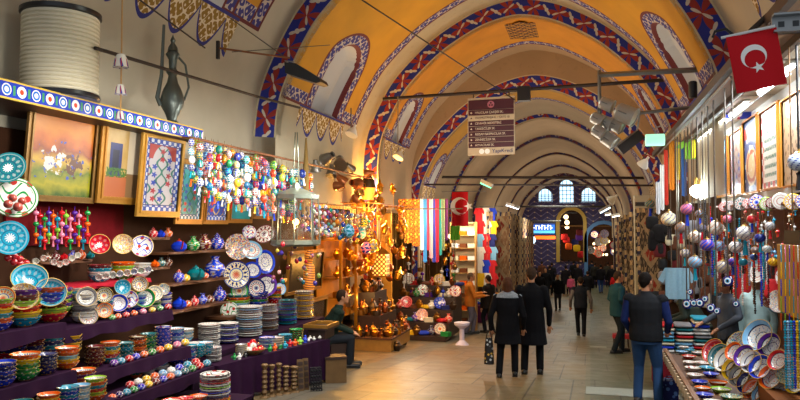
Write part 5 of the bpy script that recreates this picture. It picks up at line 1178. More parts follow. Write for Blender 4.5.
# the crowd further down the street
crowd = [(517, 301, 1.75, 20, '14141a', '1a1a20', 'person in a black coat near the hanging carpets at left'), (528, 306, 1.76, 175, '181a22', '20222a', 'man in a dark blue coat walking towards the couple'), (536, 297, 1.7, 10, '241c1c', '14141a', 'person in a dark brown jacket in the far crowd'),
    (546, 300, 1.78, 170, '101014', '1a1a22', 'tall dark-clad man left of the black jacket man'), (558, 310, 1.74, 178, '131318', '2a2a30', 'man in a black jacket facing the camera mid-crowd'), (571, 297, 1.25, 170, 'd0567a', '5a3050', 'child in a pink coat in the middle of the street'),
    (566, 294, 1.72, 0, '1c1a20', '14141a', 'dark person just behind the pink child'), (588, 303, 1.7, 5, '17171d', '101014', 'person in a long black coat right of the pink child'), (601, 293, 1.76, 8, '15151c', '2e4a80', 'man in a black jacket and blue jeans far down the street'),
    (616, 302, 1.6, -10, 'b81c20', '1a1a1e', 'person in a bright red jacket by the right-hand stalls'), (552, 289, 1.74, 0, '20202a', '16161c', 'distant dark person below the left passage sign'), (574, 286, 1.74, 0, '101014', '101014', 'distant black-clad man before the passage steps'),
    (581, 284, 1.7, 180, '2c2a30', '1a1a20', 'distant grey-coated person on the right of the steps'), (542, 286, 1.7, 0, '5a3a2c', '1a1a20', 'distant person in a rust coat at the left stalls'), (562, 282, 1.74, 5, '202028', '14141c', 'distant person left of the passage steps'),
    (592, 285, 1.72, 20, '1a2438', '14141c', 'distant person in navy before the right opening'), (608, 287, 1.7, 0, '38342c', '1a1a20', 'distant person in olive close to the lit right stalls'), (531, 288, 1.7, 190, '1a1a20', '18181f', 'distant dark person under the far left lamps'), (522, 292, 1.72, 60, '33261e', '1c1c22', 'person in brown browsing the left carpets'),
    (550, 295, 1.76, 5, '14161c', '101014', 'dark person behind the tall dark-clad man'), (578, 292, 1.78, 178, '1c1c24', '16161a', 'man in charcoal coming up behind the padded vest man'), (540, 305, 1.74, 185, '0f0f14', '14141a', 'black-clad man walking towards the couple on their right'), (595, 288, 1.7, 0, '22201e', '14141a', 'distant person left of the blue jeans man'), (569, 284, 1.74, 0, '16161c', '101014', 'distant black-clad person at the centre of the steps'), (612, 293, 1.75, 200, '17171c', '101016', 'dark-clad person just behind the red jacket')]
for i, (px, py, h, f, j, tr_, lb) in enumerate(crowd):
    s = 1 if i % 2 else -1
    person(lb, px, py, h, f, dict(jacket=j, trousers=tr_, hem=.6 if i % 3 == 0 else .8, hair=['1c1410', '2e2018', '14100e'][i % 3], bulk=1.12), 1, dict(lf=(-.08, .12*s, 0), rf=(.08, -.12*s, 0), lh=(-.27, -.06*s, .8), rh=(.27, .08*s, .8)))
# carried bags
P = at(487, 356); Pc = at(489, 350, Y=at(508, 377).y); g = G('bag_print'); mm = g.done(g.mix(g.voro(16) < .3, srgb('141418'), g.mix(g.noise(4) > .55, srgb('b8bcc0'), srgb('c8a030'))), .4)
t = thing('shopping_bag', 'black bag printed with grey shapes in the woman\'s left hand', 'bag', Pc); u = 1/scl(Pc)
mb = MB(); mb.T = Matrix.Identity(4)
mb.grid(lambda a, b: (Vector(((cos(2*pi*a))*(5.2-1.5*(b-.3)**2)*u*(1-.25*b), sin(2*pi*a)*3.0*u*(1-.5*b), (-14+26*b)*u)), (a, b)), 18, 6, mm); mb.add([(cos(2*pi*k/12)*5.0*u, sin(2*pi*k/12)*2.9*u, -14*u) for k in range(12)], [tuple(range(12))], mm); mb.obj('bag_body', t)
mb = MB(); mb.tube([(-3*u, 0, 11*u), (-1*u, 0, 20*u), (1*u, 0, 20*u), (3*u, 0, 11*u)], .5*u, plain('101010', .6), 5); mb.obj('handle', t)
# ------------------------------------------------ brass stall, textiles and the stalls down the left side
def box_item(label, cat, P, sx, sy, sz, m, rz=0, name='box', lid=None, tilt=(0, 0)):
    t = MB(); t.box((-sx/2, -sy/2, 0), (sx/2, sy/2, sz), m)
    if lid: t.box((-sx/2-.008, -sy/2-.008, sz*.8), (sx/2+.008, sy/2+.008, sz+.01), lid)
    o = tag(t.obj(name, smooth=False), label, cat); o.location = P; o.rotation_euler = (tilt[0], tilt[1], rz); return o
bk = MB(); bk.box((-7.2, 18.3, -1.5), (-5.2, 18.36, 1.9), plain('d08a30', .8, nz=.25)); tag(bk.obj('amber_glow_panel', smooth=False), 'added ochre panel in the colour of amber light behind the hanging brass', 'panel')  # added panel; its ochre stands in for amber lamplight on the wall
# low plank stand for the brass
Pa = on_floor(391, 352); M_stand = plain('a8742c', .5, nz=.3)
t = thing('plank_stand', 'low yellow wooden stand carrying the brass wares', 'stand', Pa, (0, 0, R(0)))
mb = MB(); mb.box((-1.0, 0, .0), (0, 1.7, .26), M_stand); mb.obj('base', t, False); mb = MB(); mb.box((-1.05, -.02, .26), (.03, 1.75, .30), M_wood); mb.obj('top_board', t, False)
mb = MB(); mb.box((-1.0, .3, .30), (-.35, 1.7, .75), M_woodd); mb.obj('middle_step', t, False); mb = MB(); mb.box((-1.0, .7, .75), (-.6, 1.7, 1.25), M_woodd); mb.obj('upper_step', t, False)
KN = ['ewer', 'candlestick', 'urn', 'pot', 'lamp']; FN = ['brass', 'copper', 'dark', 'gold', 'brass', 'dark']; z0 = Pa.z
cnt = {}
def brass(kind, fin, P, r, where, rz=0, group='brass wares on the stand'):
    k = (kind, fin, where); cnt[k] = cnt.get(k, 0)+1
    nm = {'ewer': 'coffee ewer', 'candlestick': 'candlestick', 'urn': 'covered urn', 'pot': 'pot', 'lamp': 'lamp', 'tray': 'round tray'}[kind]
    BR[(kind, fin)](P, (0, 0, rz), '%s %s %s, %s such' % (fin, nm, where, nth(cnt[k]-1)), nm.split()[-1], None, r, group)
random.seed(3)
for lvl, (xs, ys_, zz, n, rr) in enumerate((((-.98, -.05), (.05, .28), .30, 16, .075), ((-.3, -.03), (.3, 1.65), .30, 16, .085), ((-.95, -.4), (.35, .65), .75, 14, .085), ((-.55, -.4), (.7, 1.6), .75, 10, .085), ((-.97, -.65), (.75, 1.6), 1.25, 20, .1))):
    for i in range(n):
        f = (i+.5)/n; x = xs[0]+(xs[1]-xs[0])*(f if xs[1]-xs[0] > .4 else random.random()); y = ys_[0]+(ys_[1]-ys_[0])*(random.random() if xs[1]-xs[0] > .4 else f)
        brass(KN[(i*3+lvl) % 5], FN[(i*5+lvl) % 6], (Pa.x+x, Pa.y+y, z0+zz), rr*random.uniform(1.0, 1.4), 'on the %s of the plank stand' % ['front edge', 'right edge', 'middle step', 'middle step side', 'upper step'][lvl], i)
# floor row in front: tall dark hookah-like urns
for i, (px, py, r, kk, f) in enumerate(((352, 343, .13, 'candlestick', 'dark'), (361, 345, .11, 'urn', 'brass'), (372, 348, .12, 'urn', 'brass'), (382, 350, .12, 'pot', 'dark'), (397, 351, .11, 'urn', 'dark'), (403, 345, .1, 'pot', 'dark'), (357, 338, .16, 'lamp', 'dark'))):
    P = on_floor(px, py); brass(kk, f, P, r, 'on the floor before the brass stand', i)
# hanging lamps and copper over the stand
for i in range(76):
    px = 350+random.random()*56; py = 190+random.random()*95; P = at(px, py, X=-5.0+random.uniform(-.25, .35)); kk = ['lamp', 'pot', 'ewer', 'tray', 'lamp', 'urn'][i % 6]; f = ['gold', 'copper', 'gold', 'brass'][i % 4]
    cordto(BR[(kk, f)](P, (random.uniform(-.4, .4) if kk != 'tray' else 1.3, random.uniform(-.2, .2), i), '%s %s hanging above the brass stand, %s in the tangle' % (f, kk, nth(i)), kk, None, random.uniform(.08, .13), 'brass and copper hanging over the stand'), 2.05, 'chain', .004, M_cap, .2)
rod((-5.6, 14.6, 2.05), (-4.4, 14.6, 2.05), .015, 'front rod over the brass stand', M_rodr); rod((-5.6, 17.6, 2.05), (-4.4, 17.6, 2.05), .015, 'rear rod over the brass stand', M_rodr)
for k, x in enumerate((-5.25, -4.95, -4.65)): rod((x, 14.4, 2.06), (x, 18.2, 2.06), .012, '%s lengthwise rod over the brass stand' % nth(k), M_rodr)
# glowing pierced lantern box
P = at(381, 275, Y=15.6); g = G('pierced_lantern'); x, y, z = g.xyz(); hole = (((x*60).cos()*(z*60).cos()) > .3) | (((y*60).cos()*(z*60).cos()) > .3); c = g.mix(hole, srgb('6a4a20'), srgb('ffe0a0')); ml = g.done(c, .4, emit=g.mix(hole, (0, 0, 0), srgb('ffb050')), es=.5)
mb = MB(); u = 1/scl(P); u *= .8; mb.box((-9*u, -7*u, 0), (9*u, 7*u, 26*u), ml); mb.lathe([(12*u, 26*u), (7*u, 31*u), (2*u, 34*u), (0, 38*u)], MBR, 4); mb.box((-10*u, -8*u, -2*u), (10*u, 8*u, 0), MBR); o = tag(mb.obj('pierced_lantern', smooth=False), 'square pierced lantern glowing beside the hanging brass', 'lantern'); o.location = P; cordto(o, 2.06, 'chain', .005, M_cap, 36*u)
P = at(368, 180, X=-4.9); u = 1/scl(P); mb = MB(); mb.lathe([(8*u, -8*u), (7*u, -2*u), (5*u, 2*u), (3*u, 6*u), (1*u, 10*u)], MDK, 10); mb.lathe([(6*u, -20*u), (7.5*u, -10*u), (8*u, -8*u)], plain('ff9c40', .4, emit=.9), 10); mb.lathe([(8*u, -22*u), (5*u, -26*u), (1*u, -30*u)], MDK, 10); o = tag(mb.obj('street_lantern'), 'dark-roofed lantern with an amber glass hanging at the end of the rods', 'lantern'); o.location = P
# -------- textiles
def fold_mesh(w_, h, m, amp=.03, n=24, waves=4, th=.01, pattern=None):
    mb = MB()
    for s_ in (0, 1):
        mb.grid(lambda u, v: (Vector(((u-.5)*w_*(1-.05*v), amp*sin(u*waves*2*pi)*(.3+.7*v)+th*s_, -v*h+.01*sin(u*9))), (u, v)), n, 5, m)
    return mb
def hang(label, cat, px0, px1, py0, py1, Y, m, name='scarf', col=None, amp=.03, waves=3, rz=0, X=None):
    P = at((px0+px1)/2, py0, Y=Y) if X is None else at((px0+px1)/2, py0, X=X); s = scl(P); w_ = (px1-px0)/s; h = (py1-py0)/s
    o = tag(fold_mesh(w_, h, m, amp, 16, waves).obj(name), label, cat); o.location = P; o.rotation_euler = (0, 0, rz)
    if col: o.color = srgb(col)+(1,)
    return o
MS = objcol(.85, key='cloth', nz=.12)
def print_mat(kind):
    g = G('printed_cloth_'+kind); x, y, z = g.xyz(); oc = g.ocol(); u, v, _ = g.xyz('UV')
    if kind == 'gold': c = g.mix(g.voro(9) < .3, oc, srgb('e8c040')); c = g.mix(curl(g, x*6, z*6), c, srgb('6a3010'))
    if kind == 'stripe': c = g.mix((u*6).fr() < .4, oc, g.mix((u*3).fr() < .5, WHT, srgb('20306a')))
    if kind == 'carpet':
        b = (u < .1) | (u > .9) | (v < .05) | (v > .95); d = (((u-.5)*2).abs()+((v*3).fr()-.5).abs()*1.6); c = g.mix(d < .75, oc, srgb('8a7a60')); c = g.mix(d < .45, c, srgb('7a2018')); c = g.mix(b, c, g.mix(((u*30).sin()*(v*60).sin()) > 0, srgb('20284a'), srgb('b8a078'))); c = g.mix(curl(g, u, v, 3), c, g.mix(.5, oc, srgb('a89878')))
    return g.done(c, .9)
PM = {k: print_mat(k) for k in ('gold', 'stripe', 'carpet')}
rod((-5.1, 18.6, 2.02), (-3.3, 18.6, 2.02), .015, 'rod carrying the gold robes and long scarves', M_rod)
for i, (a, b, y0, y1, c, nm, m) in enumerate(((398, 405, 203, 232, 'c86a1c', 'orange', 'gold'), (404, 412, 197, 243, 'd08a20', 'gold embroidered', 'gold'), (412, 420, 196, 246, 'c87418', 'amber embroidered', 'gold'), (420, 424, 197, 250, 'e0e4ea', 'white', None), (423, 427, 197, 262, '3a8ad0', 'bright blue', None), (426, 430, 198, 250, 'd83a5a', 'crimson', None), (429, 433, 198, 258, 'e8b0c0', 'pink', 'stripe'), (432, 436, 200, 262, '2a48c0', 'royal blue', None), (435, 439, 200, 262, 'b02848', 'wine red', None), (438, 442, 201, 255, '30a0a8', 'turquoise', None), (441, 445, 200, 250, '5a8a3a', 'green', 'stripe'), (444, 448, 202, 240, '7a3a8a', 'violet', None))):
    P0 = at(a, y0, Y=18.6); hang('%s scarf hanging from the textile rod, %s from the left' % (nm, nth(i)), 'scarf', a, b, 199, y1, 18.6+.02*(i % 2), PM[m] if m else MS, 'scarf' if i > 2 else 'robe', c, .02, 2)
def flag_geo(name, label, W, Hh, wave=.02, th=.006, ang=0, rs=.26):
    """red flag with white crescent and star laid on both faces; origin top left corner, hangs in the x/-z plane"""
    mr = plain('c01c24', .8); mw_ = plain('f0ece8', .8); mb = MB()
    def f(x, z, o): return Vector((x, wave*sin(x/W*7)*(-z/Hh+.2)+o, z))
    for s_ in (0, 1): mb.grid(lambda u, v: (f(u*W, -v*Hh, th*s_), (u, v)), 16, 8, mr)
    cx_, cz, r = W*.46, -Hh*.42, Hh*rs; n = 40; ca, sa = cos(ang), sin(ang)
    def poly(pts):
        pts = [(cx_+(x-cx_)*ca-(z-cz)*sa, cz+(x-cx_)*sa+(z-cz)*ca) for x, z in pts]
        for o in (-.003, th+.003): mb.add([f(x, z, o) for x, z in pts], [tuple(range(len(pts)))], mw_)
    def ring():
        for i in range(n):
            def pt(k, outer):
                a = 2*pi*k/n; 
                if outer: return (cx_+r*cos(a), cz+r*sin(a))
                return (cx_+r*.28+r*.8*cos(a), cz+r*.0+r*.8*sin(a))
            q = [pt(i, 1), pt(i+1, 1), pt(i+1, 0), pt(i, 0)]
            if math.dist(q[0], q[3]) < .02*r and math.dist(q[1], q[2]) < .02*r: continue
            a = 2*pi*(i+.5)/n
            if cos(a) > .93: continue
            poly(q)
    ring(); sx, sz, sr = cx_+r*1.05, cz, r*.5
    star = [(sx+(sr if k % 2 == 0 else sr*.4)*cos(pi+k*pi/5), sz+(sr if k % 2 == 0 else sr*.4)*sin(pi+k*pi/5)) for k in range(10)]
    for k in range(10): poly([(sx, sz), star[k], star[(k+1) % 10]])
    return mb
P = at(452, 192, Y=20.3); u = 1/scl(P)
o = tag(flag_geo('f', '', 16*u, 34*u, .05).obj('flag'), 'red flag with white crescent and star beyond the scarves', 'flag'); o.location = P
rod(P+Vector((-.3, 0, .01)), P+Vector((1.0, 0, .01)), .012, 'short rod holding the far red flag')
# lit shelves with folded goods
Pm = at(463, 310, Y=23.6); Pm.z = floor_z(23.6); u = 1/scl(Pm); W = 25*u; Hh = at(463, 222, Y=23.6).z-Pm.z
t = thing('display_shelves', 'brightly lit shelves of pale folded goods beyond the orange-jacketed man', 'shelves', Pm); ms_ = plain('b88848', .6)
mb = MB(); mb.box((-W/2, .35, 0), (W/2, .38, Hh), plain('d8c8a0', .7)); mb.obj('back', t, False)
for s_ in (-1, 1): mb = MB(); mb.box((s_*W/2-.02, 0, 0), (s_*W/2+.02, .35, Hh), ms_); mb.obj('side_panel', t, False)
for k in range(9): mb = MB(); mb.box((-W/2, 0, .25+k*(Hh-.3)/8), (W/2, .35, .27+k*(Hh-.3)/8), ms_); mb.obj('board', t, False)
for k in range(8):
    for q in range(3):
        c = ['white', 'brown', 'cream', 'orange'][(k*2+q) % 4]; box_item('folded %s garment, %s on the %s lit shelf from below' % (c, nth(q), nth(k)), 'garment', Pm+Vector((-W/2+W*(q+.5)/3, .14, .272+k*(Hh-.3)/8)), W*.28, .22, .14, plain(PAL[c], .9), name='folded_garment')
light('AREA', 'shelf_light', Pm+Vector((0, -.5, Hh+.1)), 45, (1, .9, .7), .8, (R(20), 0, 0), .2)
hang('small green and yellow football pennant under the far red flag', 'pennant', 450, 460, 226, 240, 20.3, plain('6ab83a', .8), 'pennant')
# football shirts and flags rack
rod((-4.4, 24.4, at(485, 207, Y=24.4).z+.02), (-2.9, 24.4, at(485, 207, Y=24.4).z+.02), .014, 'rod carrying the football shirts')
sh = MB()
sh.grid(lambda u, v: (Vector(((u-.5)*.5, .02*sin(u*12), -v*.62)), (u, v)), 8, 4, MS); sh.grid(lambda u, v: (Vector(((u-.5)*.5, .03+.02*sin(u*12), -v*.62)), (u, v)), 8, 4, MS)
s1 = MB(); s1.add([(-.25, 0, 0), (-.4, 0, -.24), (-.3, 0, -.3), (-.25, 0, -.2)], [(0, 1, 2, 3)], MS); s1.add([(-.25, .03, 0), (-.4, .03, -.24), (-.3, .03, -.3), (-.25, .03, -.2)], [(3, 2, 1, 0)], MS)
s2 = MB(); s2.add([(.25, 0, 0), (.4, 0, -.24), (.3, 0, -.3), (.25, 0, -.2)], [(3, 2, 1, 0)], MS); s2.add([(.25, .03, 0), (.4, .03, -.24), (.3, .03, -.3), (.25, .03, -.2)], [(0, 1, 2, 3)], MS)
SHIRT = proto('football_shirt', 'shirt', sh, [('sleeve', s1), ('sleeve', s2)])
sc_ = ['red', 'white', 'blue', 'red', 'white', 'yellow', 'pale blue', 'red', 'dark blue', 'white', 'red', 'pale blue', 'white', 'blue', 'red', 'yellow', 'white', 'red']
for r_ in range(6):
    for q in range(3):
        px = 479+q*6.3+(r_ % 2)*1.2; py = 208+r_*13; P = at(px, py, Y=24.35-.05*r_); c = sc_[r_*3+q]
        SHIRT(P, (0, 0, random.uniform(-.3, .3)), '%s football shirt, %s in the %s row of the rack' % (c, nth(q), nth(r_)), 'shirt', PAL[c], (.5, .5, .75), 'football shirts on the rack')
# hanging carpets down the left side
for i, (px, py0, py1, Y, c) in enumerate(((499, 212, 292, 24.5, '7a5a40'), (504, 214, 290, 25.5, 'a08868'), (508, 216, 290, 26.5, '5a3a2a'), (512, 217, 288, 27.5, 'b09878'), (516, 218, 287, 28.5, '6a4a38'), (519, 219, 286, 30, '8a3a2c'), (522, 220, 284, 32, '5a4638'), (525, 222, 282, 35, '7a2a24'))):
    P = at(px, py0, Y=Y); s = scl(P)
    o = tag(fold_mesh(1.0, (py1-py0)/s, PM['carpet'], .02, 10, 2, .015).obj('carpet'), '%s hanging carpet, %s from the front along the left side' % ({'7a5a40': 'tan', 'a08868': 'beige', '5a3a2a': 'dark brown', 'b09878': 'cream', '6a4a38': 'brown', '8a3a2c': 'rust', '5a4638': 'grey-brown', '7a2a24': 'dark red'}[c], nth(i)), 'carpet'); o.location = P; o.rotation_euler = (0, 0, R(38)); o.color = srgb(c)+(1,)
rod((at(497, 211, Y=24).x, 24, at(497, 211, Y=24).z), (at(526, 221, Y=35.5).x, 35.5, at(526, 221, Y=35.5).z), .02, 'long rail from which the left carpets hang')
# heap of goods on the floor between the brass and the orange-jacketed man
CUS = MB(); CUS.grid(lambda a, b: (Vector(((1 if abs(cos(2*pi*a)) > 1e9 else 1)*math.copysign(abs(cos(2*pi*a))**.5, cos(2*pi*a))*sin(pi*b)**.5, math.copysign(abs(sin(2*pi*a))**.5, sin(2*pi*a))*sin(pi*b)**.5, .35*(1-cos(pi*b)))), (a, b)), 16, 8, MS); CUS = proto('cushion', 'cushion', CUS)
cl_ = MB(); cl_.tube([(-1, 0, .25), (-.5, .02, .26), (.5, -.02, .26), (1, 0, .25)], .25, PM['carpet'], 12); ROLL = proto('rolled_rug', 'rug', cl_)
bx = MB(); bx.box((-1, -.7, 0), (1, .7, .9), MS); bl = MB(); bl.box((-1.04, -.74, .72), (1.04, .74, .96), MS); CHEST = proto('gift_box', 'box', bx, [('lid', bl)])
random.seed(11); hc = ['red', 'white', 'orange', 'teal', 'maroon', 'blue', 'yellow', 'brown', 'red', 'cream', 'purple', 'green', 'dark blue', 'white', 'red']
Z0 = floor_z(18.5)
t = thing('stepped_stand', 'stepped wooden stand under the heap of boxes, cushions and rugs', 'stand', (-4.2, 19.5, Z0)); steps = []
for k in range(5): mb = MB(); y0 = -.9+.5*k; mb.box((-1.3, y0, 0), (.42, y0+.5, .12+.3*k), M_woodd); mb.obj('step', t, False); steps.append((19.5+y0+.25, .12+.3*k))
for k, (y, z) in enumerate(steps):
    for q in range(9):
        c = hc[(k*4+q*7) % 15]; x = -5.4+q*.198; P = Vector((x+random.uniform(-.03, .03), y+random.uniform(-.06, .06), Z0+z)); w_ = 'on goods stand step %s, %s from left' % (['one', 'two', 'three', 'four', 'five'][k], nth(q)); j = (k+q*2) % 5
        if j == 0: CUS(P, (random.uniform(-.1, .1), 0, q), '%s cushion %s' % (c, w_), 'cushion', PAL[c], .16, None)
        elif j == 1: CHEST(P, (0, 0, random.uniform(-.4, .4)), '%s gift box %s' % (c, w_), 'box', PAL[c], .12, None)
        elif j == 2: VASE(P, (0, 0, q), '%s painted vase %s' % (c, w_), 'vase', PAL[c], .12, None)
        elif j == 3: BR[('urn', FN[q % 6])](P, (0, 0, q), '%s covered urn %s' % (FN[q % 6], w_), 'urn', None, .12, None)
        else: shown_n = Vector((.2, -.9, .35)); PLATE['ABCDE'[q % 5]](P+Vector((0, 0, .18)), facing(shown_n), '%s plate propped %s' % (c, w_), 'plate', PAL[c], .17, None)
for i, (px, py, wx, h, c) in enumerate(((412, 330, 10, 20, 'maroon'), (425, 335, 10, 22, 'orange'), (441, 336, 9, 8, 'dark blue'), (436, 330, 10, 7, 'white'), (448, 336, 8, 6, 'purple'), (418, 325, 8, 10, 'red'), (430, 325, 12, 9, 'cream'), (445, 329, 10, 7, 'orange'), (452, 331, 8, 8, 'brown'), (406, 326, 8, 12, 'brown'))):
    P = on_floor(px, py); s = scl(P); box_item('%s box on the floor of the goods stall, %s of ten' % (c, nth(i)), 'box', P, wx/s, .25, h/s, plain(PAL[c], .7, nz=.2), random.uniform(-.3, .3), 'carton', plain(PAL[c], .6))
random.seed(5)
for i in range(46):      # copper and coloured bits hung over the heap
    px = 404+random.random()*52; py = 245+random.random()*55; P = at(px, py, Y=20.4+random.uniform(-.3, .6)); c = hc[i % 15]
    if i % 3 == 0: q_ = BR[(['pot', 'lamp', 'urn'][i % 9//3], FN[i % 6])](P, (0, 0, i), '%s vessel hanging behind the goods stand, %s in the tangle' % (FN[i % 6], nth(i)), 'vessel', None, .09, 'goods hanging behind the stand')
    else: q_ = POM(P, (0, 0, i), '%s tasselled ornament behind the goods stand, %s in the tangle' % (c, nth(i)), 'ornament', PAL[c], .06, 'goods hanging behind the stand')
    cordto(q_, 1.9, 'cord', .005, None, .1)
# white stool
P = on_floor(462, 345); u = 1/scl(P); mb = MB(); mwh = plain('c4c0dc', .5); mb.lathe([(7*u, 0), (6.5*u, 1*u), (2.5*u, 5*u), (2.5*u, 16*u), (7.5*u, 20*u), (8*u, 22.5*u), (0, 22.5*u)], mwh, 18); o = tag(mb.obj('stool'), 'small white plastic stool at the feet of the orange-jacketed man', 'stool'); o.location = P
# red stool / crate behind the teal man
P = on_floor(620, 347); u = 1/scl(P); t = thing('stool', 'small red-topped stool with dark legs behind the teal-jacketed man', 'stool', P)
mb = MB(); mb.box((-7*u, -.14, 9*u), (9*u, .14, 13*u), plain('a8202c', .6)); mb.obj('seat', t, False)
for sx in (-6, 8):
    for sy in (-.12, .12): mb = MB(); mb.tube([(sx*u, sy, 0), (sx*u*.95, sy, 9*u)], .018, M_woodd, 6); mb.obj('leg', t)
# far stalls, right side: rows of warm bulbs and goods
random.seed(9)
BULB = MB(); BULB.ball((0, 0, 0), 1, plain('ffd8a0', .4, emit=5), 8, 6); BULB.lathe([(.4, .9), (.35, 1.3)], M_cap, 6); BULB = proto('bulb', 'bulb', BULB)
mats_b = ['gold', 'brass', 'copper']
for i in range(90):
    Y = 27+random.random()*20; z = random.uniform(-1.6, 1.6) if i % 2 else random.uniform(-.4, 1.7); x = 2.25-random.random()*.5*(1 if z < .5 else .5); c = hc[i % 15]
    if i % 4 == 0: BULB((x-.1, Y, abs(z)*.9+.2), (0, 0, 0), 'warm bulb of the right-hand stalls, %s of the row' % nth(i//4), 'bulb', None, .07, 'bulbs of the far right stalls')
    elif i % 4 == 1: POM((x, Y, z), (0, 0, i), '%s hanging ornament of the far right stalls, %s from the front' % (c, nth(i//4)), 'ornament', PAL[c], .1, 'goods of the far right stalls')
    elif i % 4 == 2: PLATE['ABCDE'[i % 5]]((x, Y, z), facing((-.6, -.8, .1)), '%s plate of the far right stalls, %s from the front' % (c, nth(i//4)), 'plate', PAL[c], .22, 'goods of the far right stalls')
    else: BR[('lamp', mats_b[i % 3])]((x, Y, z), (0, 0, i), '%s lamp of the far right stalls, %s from the front' % (mats_b[i % 3], nth(i//4)), 'lamp', None, .15, 'goods of the far right stalls')
for s_, nm, x0 in ((-1, 'left', -5.2), (1, 'right', 2.25)):
    for i in range(5):
        Y = 25.5+i*5.2; P = Vector((x0-(.65 if s_ > 0 else -.5), Y, floor_z(Y)))
        t = thing('market_table', '%s cloth-covered table down the %s side of the street' % (nth(i), nm), 'table', P); c = ['a83a1c', '6a2a5a', 'c8862c', '2a4a7a', '8a2020'][i]
        mb = MB(); mb.box((-.35, -1.4, .7), (.35, 1.4, .76), M_wood); mb.obj('tabletop', t, False); mb = MB(); mb.box((-.37, -1.42, .05), (.37, 1.42, .765), plain(c, .9, nz=.2)); mb.obj('cloth', t, False)
        for q in range(8):
            cc = hc[(i*3+q*2) % 15]; CUS(P+Vector((.1*(q % 2)-.1, -1.2+.34*q, .765)), (0, 0, q), '%s cushion, %s on the %s table of the %s side' % (cc, nth(q), nth(i), nm), 'cushion', PAL[cc], .15, None)
for i in range(8):
    Y = 25+i*3.2; x = -4.9+.05*i; P = Vector((x, Y, 1.2)); BULB(P, (0, 0, 0), 'warm bulb over the left-hand stalls, %s from the front' % nth(i), 'bulb', None, .09, 'bulbs of the far left stalls')
# dark carpets on the right pillar
for i, (px, py0, py1, Y, c, nm) in enumerate(((628, 218, 290, 27, '241e1c', 'black'), (634, 215, 300, 24, '3a2c24', 'dark brown'), (641, 212, 305, 21, '4a4038', 'grey-brown'), (623, 222, 284, 31, '6a3a2c', 'rust'), (650, 208, 300, 18.5, '2c2826', 'charcoal'))):
    P = at(px, py0, Y=Y); s = scl(P); o = tag(fold_mesh(.7, (py1-py0)/s, PM['carpet'], .02, 10, 2, .015).obj('carpet'), '%s carpet hanging along the right side of the street' % nm, 'carpet'); o.location = P; o.rotation_euler = (0, 0, R(-25)); o.color = srgb(c)+(1,)
rod((at(651, 207, Y=18).x, 18, at(651, 207, Y=18).z), (at(622, 221, Y=32).x, 32, at(622, 221, Y=32).z), .02, 'long rail from which the right-hand carpets hang')
# white louvred cabinet behind them
P = at(644, 262, Y=19.5); t = thing('louvred_cabinet', 'white louvred cabinet between the carpets and the right stall', 'cabinet', (P.x, 19.5, floor_z(19.5))); mb = MB(); mb.box((-.22, 0, 0), (.3, .4, 4.0), plain('b8b8a8', .6)); mb.obj('body', t, False)
mb = MB()
for k in range(10): mb.box((-.2, -.03, 2.1+.18*k), (.28, 0, 2.2+.18*k), plain('20201e', .5))
mb.obj('louvre', t, False)
# end wall screen and signs
P = at(543, 229, Y=48.3); s = scl(P); W = 25/s; Hh = 13/s
t = thing('signboard', 'lit blue signboard with a white line of writing under the left window', 'sign', P); mb = MB(); mb.box((-W/2, 0, -Hh/2), (W/2, .12, Hh/2), plain('10141c', .5)); mb.obj('casing', t, False)
g = G('screen_glow'); u_, v_, _ = g.xyz('UV'); c = g.mix(v_ < .35, srgb('1c5ac0'), srgb('58c0f0')); c = g.mix((v_ < .12) | (v_ > .88), c, srgb('0c2a6a')); me_ = g.done(c, .4, emit=c, es=1.1)
mb = MB(); a, b = W*.46, Hh*.42; mb.add([(-a, -.01, -b), (a, -.01, -b), (a, -.01, b), (-a, -.01, b)], [(0, 1, 2, 3)], me_, [[(0, 0), (1, 0), (1, 1), (0, 1)]]); mb.obj('screen', t, False)
def text(body, size, m, parent, loc, rot=(R(90), 0, 0), sx=1, name='lettering', align='CENTER'):
    c = bpy.data.curves.new(name, 'FONT'); c.body = body; c.size = size; c.align_x = align; c.align_y = 'CENTER'; c.extrude = .002; c.materials.append(m)
    o = bpy.data.objects.new(name, c); sc.collection.objects.link(o); o.parent = parent; o.location = loc; o.rotation_euler = rot; o.scale = (sx, 1, 1); return o
mb = MB(); ml_ = plain('f4f8ff', .5, emit=1.6)      # the writing is too small in the photograph to read: pale strokes only
for k in range(7):
    x0 = -W*.4+W*.8*k/7; mb.box((x0, -.02, -Hh*.05), (x0+W*.03, -.012, Hh*.3), ml_); mb.box((x0, -.02, Hh*(.22 if k % 2 else .05)), (x0+W*.08, -.012, Hh*(.3 if k % 2 else .12)), ml_)
mb.obj('lettering', t, False)
P = at(545, 237.5, Y=48.6); s = scl(P); t = thing('signboard', 'glowing orange-red sign strip below the blue signboard', 'sign', P); W = 20/s; mb = MB(); mb.box((-W/2, 0, -1.6/s), (W/2, .1, 1.6/s), plain('ff5a14', .5, emit=3)); mb.obj('panel', t, False)
rod((-4.9, 48.5, at(543, 221, Y=48.5).z), (-1.9, 48.5, at(543, 221, Y=48.5).z), .04, 'bar carrying the lit signboards')
P = at(531, 240, Y=46); mb = MB(); mb.lathe([(.3, 0), (.3, .1)], plain('c8e8ff', .4, emit=2), 18); o = tag(mb.obj('round_sign'), 'small round white lit sign left under the signboard', 'sign'); o.location = P; o.rotation_euler = (R(90), 0, 0)
for i, (px, py, r) in enumerate(((566, 217, .17), (567, 222.5, .17), (567, 227, .15))):
    P = at(px, py, Y=52.2); BULB(P, (0, 0, 0), 'round lamp in the tall arched passage, %s from the top' % nth(i), 'bulb', None, r, None)
rod((-2.0, 52.2, at(566, 213, Y=52.2).z), (-.9, 52.2, at(566, 213, Y=52.2).z), .02, 'bar holding the lamps in the tall passage')

